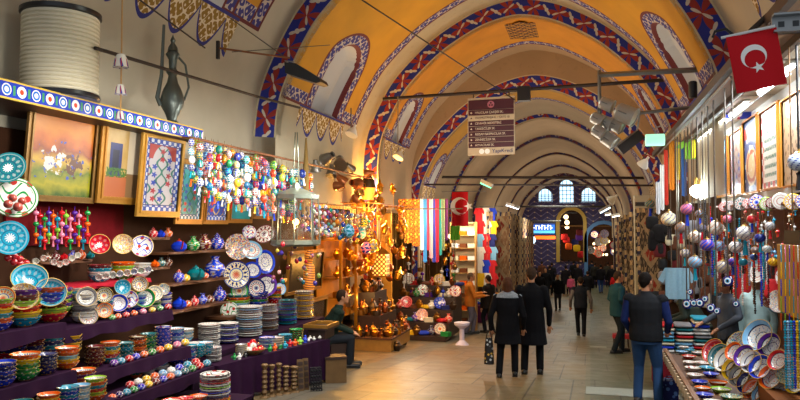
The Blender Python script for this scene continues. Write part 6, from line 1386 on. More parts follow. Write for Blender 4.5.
for i in range(22):
    P = at(590+random.random()*27, 232+random.random()*26, Y=52.4+random.random()*2); c = hc[i % 15]
    if i % 2: BULB(P, (0, 0, 0), 'warm bulb inside the right-hand passage, %s of many' % nth(i//2), 'bulb', None, .09, 'bulbs inside the right passage')
    else: PLATE['ABCDEF'[i % 6]](P, facing((0, -1, .1)), '%s plate shown inside the right-hand passage, %s of many' % (c, nth(i//2)), 'plate', PAL[c], .3, 'plates inside the right passage')
for i in range(8):
    P = at(562+random.random()*19, 232+random.random()*24, Y=52.5+random.random()*2); c = hc[i*2 % 15]; CUS(P, (R(90), 0, 0), '%s cushion hung inside the tall passage, %s of many' % (c, nth(i)), 'cushion', PAL[c], .25, 'cushions inside the tall passage')
# ------------------------------------------------ right-hand shop
g = G('awning_board'); mab = g.done(g.mix(g.noise(3, 5, sc3=(8, .6, 8)), srgb('6a4a34'), srgb('a07a58')), .6)
mwh_ = plain('e8e4dc', .6); mgal = plain('8a8e90', .4, .7, nz=.2)
YA0, YA1 = 4.5, 16.8
ZA = at(690, 134, X=1.72).z
t = thing('shop_awning', 'long wooden awning over the right-hand shop with a white lit ceiling', 'awning', (1.8, YA0, ZA)); L = YA1-YA0
mb = MB(); mb.box((-.36, 0, .0), (-.06, L, .03), mab); mb.obj('outer_board', t, False)
mb = MB(); mb.box((-.42, 0, -.04), (-.36, L, .06), M_woodd); mb.obj('outer_beam', t, False)
mb = MB(); mb.box((-.09, 0, -.07), (-.03, L, .0), M_woodd); mb.obj('inner_beam', t, False)
mb = MB(); mb.box((-.06, 0, .03), (.54, L, .06), plain('d4c8b4', .7)); mb.obj('ceiling_panel', t, False)
for k in range(6): mb = MB(); mb.box((-.36, 1.2+2*k, .03), (.5, 1.26+2*k, .07), M_woodd); mb.obj('crossbar', t, False)
for k in range(5):
    y = 5.6+k*2.2; l = thing('tube_light', '%s white fluorescent tube under the right awning, counted from the camera' % nth(k), 'lamp', (2.0, y, ZA-.02), group=None)
    mb = MB(); mb.tube([(0, 0, 0), (0, 1.5, 0)], .02, plain('f4f8ff', .4, emit=14), 8); mb.obj('tube', l); mb = MB(); mb.box((-.04, -.03, .02), (.04, 1.53, .05), mwh_); mb.obj('fitting', l, False)
    light('AREA', 'tube_glow', (1.95, y+.75, ZA-.05), 70, (.93, .97, 1), .12, (0, 0, 0), 1.5)
# white fascia panel behind the pictures and pictures
zt = at(800, 82, X=2.3).z
mb = MB(); mb.box((2.28, 6.0, at(745, 200, X=2.28).z-.02), (2.32, 13.6, ZA+.03), plain('cfd4d0', .7)); tag(mb.obj('fascia_panel', smooth=False), 'white panel behind the row of framed pictures in the right shop', 'panel')
A_ = lambda f, n: art(n, f)
def a_oval(g, u, v): r = (((u-.5)*(u-.5)*4+(v-.35)*(v-.35)*9).sqrt()); c = g.mix(r < .8, srgb('1a3a6a'), srgb('c8a878')); c = g.mix(((r-.6).abs() < .1), c, srgb('a04028')); c = g.mix(g.noise(9, 2, 'UV') > .62, c, srgb('d8d0c0')); return g.mix((v > .75) & (v < .9), c, srgb('a83028'))
def a_script(g, u, v): c = g.mix((((v*9).fr()-.5).abs() < .22) & (g.noise(18, 3, 'UV', (3, 1, 1)) > .45) & ((u-.5).abs() < .34), srgb('e4e0d0'), srgb('3a6a5a')); b = (u < .14) | (u > .86) | (v < .08) | (v > .92); return g.mix(b & (((u*24).sin()*(v*40).sin()) > 0), c, srgb('c02830'))
for i, (x0, y0, x1, y1, f, lb) in enumerate(((718, 138, 730, 197, lambda g, u, v: g.mix(g.noise(8, 3, 'UV') > .5, srgb('1a6ab0'), srgb('7ab8d8')), 'narrow blue framed picture at the far end of the right picture row'),
    (731, 130, 744, 196, lambda g, u, v: art_panel(g, u, v, 'b8a0a0', 'b86a5a', '8a4a4a', 'a02838', True), 'rose-pink arched tile picture in a gold frame'), (745, 117, 760, 194, a_oval, 'blue and red picture with a round medallion in a gold frame'),
    (762, 106, 781, 190, a_script, 'white calligraphy picture with a red border in a gold frame'), (784, 92, 812, 186, lambda g, u, v: g.mix(g.voro(14) < .35, srgb('b89878'), srgb('5a4030')), 'brown patterned picture at the right edge of the photograph'))):
    frame('framed_picture', lb, x0, y0, x1, y1, 2.24, art('art_right_%s' % 'abcde'[i], f), 2.2, fcol='c8842c', tilt=.0)
# steel bracket, flag and its pole
YF0 = 4.1; P = at(721, 38, Y=YF0); Q = at(775, 26, Y=YF0-.05); rod(P, Q, .008, 'thin white pole carrying the big red flag', plain('d0d4d4', .4), n=8)
u = 1/scl(P); o = tag(flag_geo('f', '', 46*u, 57*u, .012, .003, R(-80), .2).obj('flag'), 'large red flag with white crescent and star hanging under the awning', 'flag'); o.location = at(726, 37.5, Y=YF0-.02); o.rotation_euler = (0, R(-9), R(0))
P = at(771, 26, Y=YF0+.02); mb = MB(); Lb = .6
mb.box((0, -.02, -.05), (Lb, .0, .05), mgal); mb.box((0, -.07, .04), (Lb, .0, .05), mgal); mb.box((0, -.07, -.05), (Lb, 0, -.04), mgal)
for k in range(8): mb.box((.03+k*.07, -.023, -.015), (.06+k*.07, -.02, .015), plain('303438', .6))
o = tag(mb.obj('steel_bracket', smooth=False), 'perforated galvanised steel bracket beside the big red flag', 'bracket'); o.location = P
mb = MB(); mb.tube([(0, 0, 0), (-.12, -.02, .1), (-.25, 0, .08), (-.28, 0, 0)], .02, plain('181a20', .6), 6); o = tag(mb.obj('black_hook'), 'black curved cable end above the flag pole', 'cable'); o.location = at(735, 36, Y=YF0); o.scale = (.4,)*3
mb = MB(); pts = [at(x, y, Y=6.2) for x, y in ((740, 45), (752, 30), (765, 18), (776, 8), (782, -6))]; mb.tube([p-pts[0] for p in pts], .024, plain('3a3430', .8), 7); o = tag(mb.obj('cable'), 'dark thick cable running up behind the big flag', 'cable'); o.location = pts[0]
mb = MB(); pts = [at(x, y, Y=6.4) for x, y in ((760, 40), (775, 26), (790, 10), (800, -5))]; mb.tube([p-pts[0] for p in pts], .026, plain('4a4440', .8), 7); o = tag(mb.obj('cable'), 'second dark cable, right of the first, behind the big flag', 'cable'); o.location = pts[0]
# galvanised arms with the cluster of spot lamps
YC = 12.2
a, b = at(598, 75, Y=YC), at(730, 68, Y=YC)
t = thing('steel_beam', 'galvanised steel arm reaching into the street above the spot lamps', 'beam', a); d = b-a
mb = MB(); mb.tube([(0, 0, 0), d], .045, mgal, 4); mb.obj('beam', t, False); mb = MB(); mb.tube([(.02, 0, .08), (.02, 0, -.7)], .03, mgal, 4); mb.obj('drop_bar', t, False)
rod(at(640, 113, Y=YC), at(694, 107, Y=YC), .03, 'lower galvanised arm to the right of the spot lamps', mgal, 'steel_beam', 'beam', 4)
rod(at(718, 67, Y=YC+.1), at(718, 92, Y=YC+.1), .03, 'short steel post joining the arm to the awning', mgal, 'steel_post', 'post', 4)
mlamp = plain('b4b6b4', .4, .2, nz=.1); glow = plain('fffaf0', .4, emit=6)
can = MB(); can.lathe([(0, 2.2), (.7, 2.15), (.95, 1.9), (1, .2), (1.08, .15), (1.08, 0), (.98, 0), (.9, .25), (0, .4)], mlamp, 16); lens = MB(); lens.lathe([(.88, .12), (.5, .1), (0, .09)], plain('cfc8b8', .2), 14)
yk = MB(); yk.tube([(-1.1, 0, .7), (-1.25, 0, 1.6), (0, 0, 2.1), (1.25, 0, 1.6), (1.1, 0, .7)], .08, mgal, 5); SPOT = proto('spot_lamp', 'lamp', can, [('lens', lens), ('yoke', yk)])
for i, (px, py, r, dx) in enumerate(((613, 107, 6.5, (.85, -.2, -.45)), (603, 122, 6, (.8, -.2, -.5)), (612, 125, 6.5, (.85, -.25, -.45)), (604, 135, 6, (.8, -.2, -.55)), (615, 144, 7, (.75, -.25, -.6)), (622, 128, 7, (.8, -.3, -.5)))):
    P = at(px, py, Y=YC+.1*(i % 3)-.15); SPOT(P, (-Vector(dx)).to_track_quat('Z', 'Y').to_euler(), 'white cylinder spot lamp, %s of the cluster from the top left' % nth(i), 'lamp', None, r/scl(P), 'cluster of spot lamps')
P = at(635, 118, Y=YC-.35); o = SPOT(P, (-Vector((.85, -.25, -.45))).to_track_quat('Z', 'Y').to_euler(), 'largest white spot lamp of the cluster, tilted to the right', 'lamp', None, 9.5/scl(P), None)
mb = MB(); pts = [at(x, y, Y=YC) for x, y in ((601, 96), (598, 110), (604, 125), (611, 140))]; mb.tube([p-pts[0] for p in pts], .02, mgal, 5); o = tag(mb.obj('lamp_bar'), 'bent steel bar joining the spot lamps of the cluster', 'bar'); o.location = pts[0]
P = at(630, 142, Y=YC+.2); u = 1/scl(P); mb = MB(); mb.box((-13*u, -.1, -5*u), (13*u, .1, 5*u), plain('2a2420', .6)); o = tag(mb.obj('floodlight', smooth=False), 'dark rectangular floodlight below the spot lamp cluster', 'lamp'); o.location = P; o.rotation_euler = (.2, R(-38), 0)
rod(P+Vector((.1, 0, .1)), at(640, 113, Y=YC), .015, 'strut holding the dark rectangular floodlight', mgal, 'strut', 'strut', 5)
# small camera-like box, green lamp, cone lamps
P = at(693, 98, Y=12.4); mb = MB(); mb.lathe([(.06, 0), (.07, .02), (.07, .26), (.05, .28)], plain('1c2028', .5), 12); o = tag(mb.obj('floodlight'), 'small dark cylinder lamp fixed to the edge of the awning', 'lamp'); o.location = P
def cone_lamp(px, py, r, Y, label, tx, ty, colr='e8e8e0', em=2.0):
    P = at(px, py, Y=Y); r = r/scl(P); t = thing('dish_lamp', label, 'lamp', P, (tx, ty, 0)); mb = MB(); mb.lathe([(1*r, 0), (1.02*r, .1*r), (.6*r, .9*r), (.22*r, 1.4*r), (.2*r, 1.9*r), (0, 1.95*r)], plain(colr, .4), 16); mb.lathe([(.96*r, .02*r), (.5*r, .7*r), (.2*r, 1.2*r)], plain('f4f0e0', .4), 16); mb.obj('shade', t)
    mb = MB(); mb.ball((0, 0, .45*r), .34*r, plain('fff0d0', .4, emit=em*4), 10, 6); mb.obj('bulb', t); return t
cone_lamp(351, 135, 6.5, 13.5, 'white dish lamp hanging over the egg rod at left', R(-25), R(15))
cone_lamp(398, 158, 5.5, 17.0, 'white dish lamp beyond the first arch leg, near the long crossbar', R(-25), R(20))
cone_lamp(642, 166, 6, 15.0, 'white cone lamp under the spot lamp cluster', R(25), R(35)); cone_lamp(610, 201, 5, 28, 'far white dish lamp left of the right-hand carpets', R(20), R(50))
for (a, b, lb) in ((at(351, 131, Y=13.5), at(351, 108, Y=13.5), 'drop wire of the first dish lamp'), (at(398, 150, Y=17), at(398, 96, Y=15.4), 'drop wire of the second dish lamp'), (at(642, 160, Y=15), at(655, 140, Y=15), 'arm of the white cone lamp')): rod(a, b, .012, lb, M_rod, 'lamp_wire', 'wire', 5)
P = at(655, 140, Y=12.8); t = thing('green_lamp', 'pale green glowing cylinder lamp at the end of the awning', 'lamp', P, (0, 0, 0)); mb = MB(); u = 1/scl(P)
mb.T = Matrix.Rotation(R(90), 4, 'Y'); mb.lathe([(5.5*u, -9*u), (6*u, -8.5*u), (6*u, 8.5*u), (5.5*u, 9*u)], plain('a0e8c8', .4, emit=1.2), 16); mb.obj('shade', t); mb = MB(); mb.tube([(0, 0, 6*u), (0, 0, 12*u), (6*u, 0, 14*u)], .012, mgal, 5); mb.obj('mount', t)
for i, (px, py, Y, w_, rz, c) in enumerate(((486, 185, 19, 12, -.45, '60e8a0'), (510, 206, 25, 8, -.3, 'e8f4ff'), (516, 208, 28, 6, -.3, 'e8f4ff'), (605, 210, 26, 12, .5, 'cfe8f0'), (616, 216, 30, 8, .2, 'fff8e8'), (608, 214.5, 31, 6, .2, 'fff8e8'))):
    P = at(px, py, Y=Y); u = 1/scl(P); t = thing('strip_lamp', '%s strip lamp hung from the crossbars, %s of the far lamps' % ('green' if i == 0 else 'white', nth(i)), 'lamp', P, (0, -rz, 0)); mb = MB(); mb.box((-w_/2*u, -.12, 0), (w_/2*u, .12, .1), mlamp); mb.obj('casing', t, False); mb = MB(); mb.box((-w_/2*u*.9, -.1, -.03), (w_/2*u*.9, .1, 0), plain(c, .4, emit=7 if i else 3)); mb.obj('tube', t, False)
# crossbars (tie rods)
XL2, XR2 = CX-3.6, CX+3.6
def crossbar(p0, p1, Y, r, label, m=M_rodr): a, b = at(*p0, Y=Y), at(*p1, Y=Y); rod(a, b, r, label, m, 'tie_rod', 'tie rod', 8)
mdk_ = plain('2c2220', .6, .3)
crossbar((383, 99), (664, 80), 15.6, .04, 'long dark tie rod carrying the directory sign', mdk_)
crossbar((425, 177), (655, 178), 24, .045, 'upper of the two thin tie rods beyond the directory sign', mdk_); crossbar((425, 184.5), (655, 185.5), 22, .03, 'lower of the two thin tie rods beyond the directory sign', mdk_)
crossbar((520, 206.6), (612, 206.6), 38, .05, 'far tie rod just below the end windows', mdk_)
for (a, b, Ya, Yb, lb, r) in (((362, 0), (515, 100), 9.5, 15.5, 'slanting cable from the ceiling to the directory sign rod', .012), ((205, 48), (140, 0), 8.3, 6.8, 'thin cable down the plaster by the bracket', .01), ((95, 48), (255, 96), 5.9, 9.6, 'long thin pipe along the plaster above the tiled shelf', .02), ((255, 96), (300, 108), 9.6, 10.9, 'pipe running on towards the first arch', .02)):
    rod(at(*a, Y=Ya), at(*b, Y=Yb), r, lb, mdk_, 'cable' if r < .02 else 'pipe', 'cable' if r < .02 else 'pipe', 6)
# black floodlight on rods, left
YF = 8.6; P = at(307, 73, Y=YF); u = 1/scl(P)
t = thing('floodlight', 'black flat floodlight on thin rods before the first arch', 'lamp', P, (0, 0, 0)); mb = MB()
q = [(-20, 10), (-19, -1), (14, -13), (19, -12), (17, -8), (-8, 8)]; mb.prism([(x*u, y*u) for x, y in q], -.14, .14, plain('14171a', .5)); mb.obj('housing', t, False)
mb = MB(); mb.tube([(-20*u, 0, 6*u), (-24*u, 0, 14*u), (-14*u, 0, 12*u)], .012, mgal, 5); mb.obj('bracket', t)
rod(at(218, 48, Y=8.2), at(290, 58, Y=YF), .014, 'thin straight rod reaching out to the black floodlight', M_rodr); rod(at(230, 18, Y=8.2), at(286, 58, Y=YF), .008, 'upper stay wire of the black floodlight', M_rod, 'wire', 'wire', 5); rod(at(232, 52, Y=8.2), at(330, 45, Y=9.6), .006, 'thin wire passing above the black floodlight', M_rod, 'wire', 'wire', 5)
P = at(218, 50, Y=8.2); mb = MB(); mb.box((-.02, -.02, -.12), (.02, .02, .12), plain('1c1c1e', .5)); o = tag(mb.obj('wall_bracket', smooth=False), 'small black wall bracket at the foot of the floodlight rods', 'bracket'); o.location = P
# directory sign ----------------------------------------------------------
P = at(491, 126, Y=15.6); s = scl(P); W, Hh = 47.5/s, 58/s
t = thing('directory_sign', 'hanging maroon street directory board with a white foot strip', 'sign', P, (0, 0, R(-3)))
mb = MB(); mb.box((-W/2, 0, -Hh/2), (W/2, .06, Hh/2), plain('b8a890', .6)); mb.obj('board', t, False)
mm_ = plain('451c2a', .5); mcr = plain('c4b498', .6); mtx = plain('d8cdbc', .6); rows = 7; top = Hh/2-Hh*.04; hh = Hh*.17
mb = MB(); mb.box((-W/2+.02, -.008, top-hh), (W/2-.02, 0, top), mm_); mb.obj('header_panel', t, False)
mb = MB(); mb.lathe([(.0, .004), (hh*.36, .004), (hh*.36, 0)], plain('a8647a', .6), 20); e = mb.obj('emblem', t, loc=(0, -.009, top-hh/2), rot=(R(90), 0, 0)); mb = MB()
for k in range(3): a = pi/2+k*2*pi/3; mb.ball((hh*.15*cos(a), hh*.15*sin(a), 0), hh*.1, mm_, 8, 4, (1, 1, .1))
mb.obj('emblem_mark', t, loc=(0, -.014, top-hh/2), rot=(R(90), 0, 0))
names = ['HALICILAR ÇARŞISI SK.', 'MAHMUTPAŞA K. / GATE 18', 'CEVAHİR BEDESTENİ', 'TAKKECİLER SK.', 'RESSAM BASMACILAR SK.', 'ZENNECİLER SK.', 'AYNACILAR SK.']; arr = ['◆', '▲', '▲', '▲', '▶', '▶', '▲']
avail = Hh*.66; rh = avail/rows
for i, nmx in enumerate(names):
    z1 = top-hh-Hh*.008-i*rh; mb = MB(); mb.box((-W/2+.02, -.008, z1-rh*.9), (W/2-.02, 0, z1), mcr if i == 1 else mm_); mb.obj('name_strip', t, False)
    mt = mm_ if i == 1 else mtx; c = text(nmx, rh*.62, mt, t, (-W*.34, -.012, z1-rh*.45), sx=.82, align='LEFT')
    ar = MB(); q = rh*.22; ar.prism([(q*cos(a), q*sin(a)) for a in ((pi/2, pi*7/6, -pi/6) if arr[i] == '▲' else (0, 2*pi/3, 4*pi/3) if arr[i] == '▶' else (0, pi/2, pi, 3*pi/2))], -.004, 0, mt); ar.obj('arrow', t, False, loc=(-W*.42, -.01, z1-rh*.45))
zf = -Hh/2+Hh*.065; text('YapıKredi', Hh*.095, plain('10246a', .6), t, (W*.02, -.008, zf), sx=.95, align='LEFT')
mb = MB(); mb.lathe([(0, 0), (Hh*.045, 0), (Hh*.045, .01)], plain('f0f4f8', .5), 16); 
for k in (0, 1): lk_ = mb.obj('logo_disc', t, loc=(-W*.2+k*W*.12, -.002-.002*k, zf), rot=(R(90), 0, 0))
for sx in (-1, 1): mb = MB(); mb.tube([(sx*W*.38, .03, Hh/2), (sx*W*.38, .03, Hh/2+.16)], .012, mdk_, 5); mb.obj('hanger', t)
P = at(524, 93, Y=15.6); mb = MB(); mb.box((-.14, -.1, -.18), (.14, .1, .14), plain('18181c', .5)); o = tag(mb.obj('loudspeaker', smooth=False), 'small black box speaker on the tie rod right of the directory sign', 'speaker'); o.location = P
# ---------------- hanging ornaments of the right shop
def ball_mat():
    g = G('mosaic_ball'); r, a, z = rt(g); oc = g.ocol(); m = ((a*9.0+(z*7).floor()*1.6).cos()*(z*21).sin()) > .42; k = g.orand()
    c = g.mix(m, oc, g.ramp(k, [srgb(h) for h in ('2a48c0', 'c8242c', '2a3a9a', '2a8ab0', 'c87828', '18206a')])); c = g.mix(z.abs() > .82, c, srgb('b0a080')); return g.done(c, .3, coat=.3)
MBL = ball_mat(); mb = MB(); mb.ball((0, 0, 0), 1, MBL, 16, 10, (1, 1, .85)); cp = MB(); cp.lathe([(.4, .7), (.42, .85), (.12, 1.0), (.1, 1.2)], M_cap, 10); tl = MB(); tl.lathe([(.05, -.8), (.28, -1.05), (.2, -1.3), (.34, -2.6)], GOC, 8); MOS = proto('mosaic_ornament', 'ornament', mb, [('cap', cp), ('tassel', tl)])
zro = {1.5: at(700, 140, X=1.5).z, 1.9: at(740, 190, X=1.9).z+.15}
zr1 = ZA-.06
for k, x in enumerate((1.45, 1.75, 2.02)): rod((x, 8.0, zr1), (x, 16.2, zr1), .014, '%s hanging rail under the right awning, counted from the street' % nth(k), mgal, 'hanging_rail', 'rail')
balls = [(665, 200, 5, 'orange'), (687, 209, 6.5, 'pink'), (669, 219, 8, 'cream'), (681, 228, 6, 'grey'), (656, 226, 6, 'black'), (695, 237, 7, 'white'), (700, 214, 5, 'brown'), (716, 228, 8, 'white'), (685, 249, 6, 'pale blue'), (707, 245, 7, 'blue'), (719, 246, 6, 'pale blue'), (736, 247, 7, 'white'), (745, 233, 8.5, 'white'), (760, 238, 5.5, 'dark blue'), (767, 249, 4.5, 'white'), (755, 250, 4, 'grey'), (754, 257, 4, 'blue'),
    (685, 253, 5, 'cream'), (695, 262, 7, 'pale blue'), (723, 267, 7.5, 'cream'), (660, 213, 5, 'dark blue'), (661, 238, 6, 'maroon'), (673, 240, 5, 'brown'), (733, 262, 5, 'blue'), (743, 262, 4.5, 'turquoise'), (709, 262, 5, 'orange'), (773, 262, 5, 'yellow'), (785, 258, 5, 'blue'), (668, 256, 5, 'grey'), (650, 204, 5, 'teal'), (752, 219, 5, 'red'), (728, 219, 5, 'pink'), (770, 226, 5, 'white'), (690, 224, 4, 'blue'), (676, 208, 4, 'yellow'), (702, 228, 4.5, 'grey')]
seen_c = {}; ZDR = at(716, 207, X=1.95).z*.5+at(815, 202, X=1.95).z*.5
for i, (px, py, r, c) in enumerate(sorted(balls)):
    X = (1.45, 1.75, 2.02)[(i*2) % 3] if px < 712 else 1.9; P = at(px, py, X=X); k = r/scl(P); seen_c[c] = seen_c.get(c, 0)+1
    q_ = MOS(P, (0, 0, i), '%s mosaic ball ornament under the right awning, %s %s one from the left' % (c, nth(seen_c[c]-1), c), 'ornament', PAL[c], k, 'mosaic balls under the right awning', PAL[['blue', 'red', 'black', 'turquoise'][i % 4]])
    cordto(q_, zr1 if px < 712 else ZDR, 'cord', .003, M_cord, k*1.1)
P = at(799, 162, X=1.75); cordto(MOS(P, (0, 0, 0), 'large blue flowered ball lamp at the right edge with a black cord', 'ornament', 'c8d4e8', 11/scl(P), None, '101018'), zr1, 'cord', .01, plain('14141a', .7), .1)
# beaded chains and evil eyes
g = G('glass_blue'); mblu = g.done(srgb('10206e'), .12, coat=.6); mwh3 = plain('f0f4f8', .2); mcy = plain('4ab0e0', .2); mbk = plain('08080c', .1)
mb = MB(); mb.lathe([(0, -.25), (.8, -.2), (1, 0), (.8, .2), (.62, .24)], mblu, 18); mb.lathe([(.62, .24), (.6, .27), (.4, .29)], mwh3, 18); mb.lathe([(.4, .29), (.24, .31)], mcy, 18); mb.lathe([(.24, .31), (0, .33)], mbk, 18); EYE_ = proto('evil_eye_bead', 'amulet', mb)
for i, (px, py, r) in enumerate(((672, 296, 3.6), (680, 297, 3.2), (683, 303, 3.6), (687, 304, 5), (694, 303, 4), (700, 303, 4.6), (705, 299, 3.4), (711, 308, 4.6), (717, 311, 3.6), (728, 281, 5.2), (736, 304, 3.4), (690, 292, 3), (678, 282, 3))):
    P = at(px, py, X=1.5); n = Vector((-.45, -.85, .1)); q_ = EYE_(P, facing(n), 'blue evil eye glass amulet, %s from the left of the hanging row' % nth(i), 'amulet', None, r/scl(P), 'hanging evil eye amulets')
    cordto(q_, zr1, 'bead_chain', .009, plain('5a524a', .6, .3, nz=.5, nscale=60))
random.seed(21); bc = ['grey', 'brown', 'black', 'red', 'blue', 'turquoise', 'white', 'maroon', 'orange']
def bead_chain_mesh(n=26):
    mb = MB()
    for k in range(n): mb.ball((.0, 0, -k*2.0), 1.0+.25*(k % 3 == 0), GOC, 6, 4)
    return mb
CHN = proto('bead_strand', 'strand', bead_chain_mesh())
for i in range(44):
    px = 652+i*2.7+random.uniform(-1, 1); top = (185 if px < 712 else 212)+random.uniform(0, 45); P = at(px, top, X=2.02+random.uniform(-.05, .1)); c = bc[i % 9]; u = 1/scl(P)
    q_ = CHN(P, (0, 0, 0), '%s bead strand under the right awning, %s from the left' % (c, nth(i)), 'strand', PAL[c], (u*1.0, u*1.0, u*1.15), 'bead strands under the right awning'); cordto(q_, max(zr1 if px < 712 else ZDR, P.z+.05), 'cord', .003)
for i in range(76):
    px = 722+random.random()*74; py = 210+random.random()*48; P = at(px, py, X=2.14); c = ['red', 'pale blue', 'brown', 'white', 'orange', 'cream', 'turquoise'][i % 7]
    POM(P, (0, 0, i), '%s small tasselled charm behind the mosaic balls, %s of the curtain' % (c, nth(i)), 'charm', PAL[c], 1.7/scl(P), 'tasselled charms behind the balls')
# row of painted drums under the pictures
dr = MB(); dr.lathe([(0, -.8), (.9, -.8), (1, -.6), (.85, 0), (1, .6), (.9, .8), (0, .8)], GL['A'], 18); DRUM = proto('painted_drum', 'drum', dr)
zd = None
for i, (px, py, r, c) in enumerate(((724, 207, 5, 'red'), (731, 206, 5, 'grey'), (741, 204, 6.5, 'teal'), (748, 204, 5, 'red'), (757, 202.5, 7.5, 'blue'), (767, 204, 7, 'lime green'), (772, 203, 6, 'maroon'), (781, 201.5, 8.5, 'white'), (793, 202, 8.5, 'yellow'), (804, 202, 8, 'blue'))):
    P = at(px, py, X=1.95); DRUM(P, (R(90), 0, R(-15)), '%s painted drum in the row under the pictures, %s from the left' % (c, nth(i)), 'drum', PAL[c], r/scl(P), 'painted drums under the pictures')
a, b = at(716, 207, X=1.95), at(815, 202, X=1.95); rod(a, b, .02, 'rod threaded through the painted drums', M_rodr)
for k, q in enumerate((a, b)): rod(q, (q.x, q.y, zr1), .006, '%s hanger of the drum rod' % nth(k), M_rod, 'wire', 'wire', 5)
# colourful scarves and green-yellow jersey at the far end of the awning
for i, (a, b, y0, y1, c, nm) in enumerate(((664, 668, 150, 205, 'd83a28', 'red'), (669, 674, 140, 190, 'e08a20', 'orange'), (675, 680, 142, 180, 'e8c830', 'yellow'), (660, 664, 165, 210, 'e8e8e8', 'white'), (681, 686, 146, 196, '3a6ab0', 'blue'), (712, 717, 146, 196, '2a5a4a', 'dark green'), (720, 726, 140, 196, '1c5a90', 'deep blue'), (656, 660, 182, 214, 'c8c8d0', 'grey'))):
    hang('%s scarf hanging at the far end of the right awning' % nm, 'scarf', a, b, y0, y1, 14.2, MS, 'scarf', c, .02, 1.5)
P = at(701, 139, Y=13.9); u = 1/scl(P); o = SHIRT(P, (0, 0, 0), 'green and yellow football shirt hanging at the end of the right awning', 'shirt', PAL['lime green'], (60*u, 1, 32*u)); 
o2 = hang('yellow cloth draped over the green football shirt', 'cloth', 692, 711, 140, 158, 13.8, MS, 'cloth', 'e8d828', .03, 3)
rod(at(655, 139, Y=14.2), at(732, 136, Y=14.2), .014, 'pale rail carrying the scarves at the end of the awning', plain('c0b8a0', .5))
P = at(697, 191, Y=13.4); mb = MB(); mb.ball((0, 0, 0), .12, plain('f4fcff', .4, emit=30), 12, 8); mb.lathe([(.06, .1), (.06, .2), (.02, .25)], M_cap, 8); o = tag(mb.obj('bulb'), 'dazzling white bulb among the bead strands of the right shop', 'bulb'); o.location = P; cordto(o, ZA, 'flex', .01, mbk, .2); light('POINT', 'bulb_glow', P+Vector((0, -.25, 0)), 60, (.85, 1, .95), .12)
# wall of the right shop behind and goods
bd = MB(); bd.box((2.9, 7.5, -1.5), (2.95, 16.8, 2.72), plain('5a3a28', .8, nz=.4)); tag(bd.obj('back_panel', smooth=False), 'brown board behind the right-hand shop', 'panel')
bd = MB(); bd.box((1.4, 15.2, -1.6), (2.9, 15.25, 2.4), plain('4a3424', .8, nz=.5, nscale=4)); tag(bd.obj('side_panel', smooth=False), 'dark board closing the far side of the right-hand shop', 'panel')
# clutter of the back wall: hanging shirts, plates and bags over the stallkeepers
random.seed(41)
for i in range(40):
    px = 735+random.random()*60; py = 262+random.random()*50; P = at(px, py, X=2.55+random.uniform(-.15, .2)); c = ['white', 'red', 'teal', 'cream', 'brown', 'pale blue', 'orange', 'maroon'][i % 8]
    (CUS if i % 2 else PLATE['ABCDE'[i % 5]])(P, facing((-.8, -.6, random.uniform(-.2, .3))), '%s %s on the back wall behind the stallkeepers, %s of the display' % (c, 'pouch' if i % 2 else 'plate', nth(i)), 'pouch' if i % 2 else 'plate', PAL[c], random.uniform(.1, .18), 'display on the back wall of the right shop')
random.seed(33)
for i in range(48):    # bags, belts and trinkets on the side board
    px = 650+random.random()*75; py = 222+random.random()*85; P = at(px, py, Y=15.0); c = ['brown', 'black', 'maroon', 'black', 'grey', 'brown', 'cream'][i % 7]; 
    CUS(P, (R(90), 0, random.uniform(-.4, .4)), '%s leather pouch on the dark board of the right shop, %s of many' % (c, nth(i)), 'pouch', PAL[c], (random.uniform(.09, .16), random.uniform(.1, .2), .12), 'pouches on the dark board')
P = at(677, 268, Y=12.2); u = 1/scl(P); q_ = SHIRT(P, (0, 0, .1), 'pale blue baby shirt hanging above the folded cloths', 'shirt', '9cc8dc', (45*u, 1, 50*u)); cordto(q_, zr1, 'line', .005)
P = at(749, 262, Y=12.3); u = 1/scl(P); q_ = SHIRT(P, (0, 0, -.1), 'bright red flag-coloured shirt behind the stallkeepers', 'shirt', 'c81c24', (52*u, 1, 60*u)); cordto(q_, zr1, 'line', .005)
# table with folded cloths
ZC = at(690, 322, Y=11.9).z; YT = 12.0
t = thing('cloth_counter', 'counter under the folded shirts beside the stallkeepers', 'counter', (1.38, YT, floor_z(YT))); mb = MB(); hz = ZC-.55-floor_z(YT); mb.box((-.42, -.45, 0), (.36, .4, hz), plain('7a1c28', .85)); mb.obj('counter_body', t, False); mb = MB(); mb.box((-.44, -.48, hz), (.38, .42, hz+.04), M_wood); mb.obj('top', t, False)
z = floor_z(YT)+hz+.04; cols_ = ['white', 'pale blue', 'teal', 'cream', 'red', 'white', 'pale blue', 'grey', 'turquoise', 'white', 'blue', 'cream']
FOLD = MB(); FOLD.grid(lambda a, b: (Vector((math.copysign(abs(cos(2*pi*a))**.3, cos(2*pi*a))*min(1, (b*4 if b < .25 else (1-b)*4))**.2, math.copysign(abs(sin(2*pi*a))**.3, sin(2*pi*a))*min(1, (b*4 if b < .25 else (1-b)*4))**.2, b)), (a, b)), 20, 6, MS); FOLD = proto('folded_cloth', 'cloth', FOLD)
for q in range(3):
    for k in range(9 if q < 2 else 11):
        c = cols_[(k*5+q*3) % 12]; FOLD((1.12+.27*q, YT-.15+.04*q, z+.055*k), (0, 0, random.uniform(-.08, .08)), '%s folded cloth, %s from below in the %s stack of the counter' % (c, nth(k), nth(q)), 'cloth', PAL[c], (.13, .24, .055), 'folded cloths on the counter')
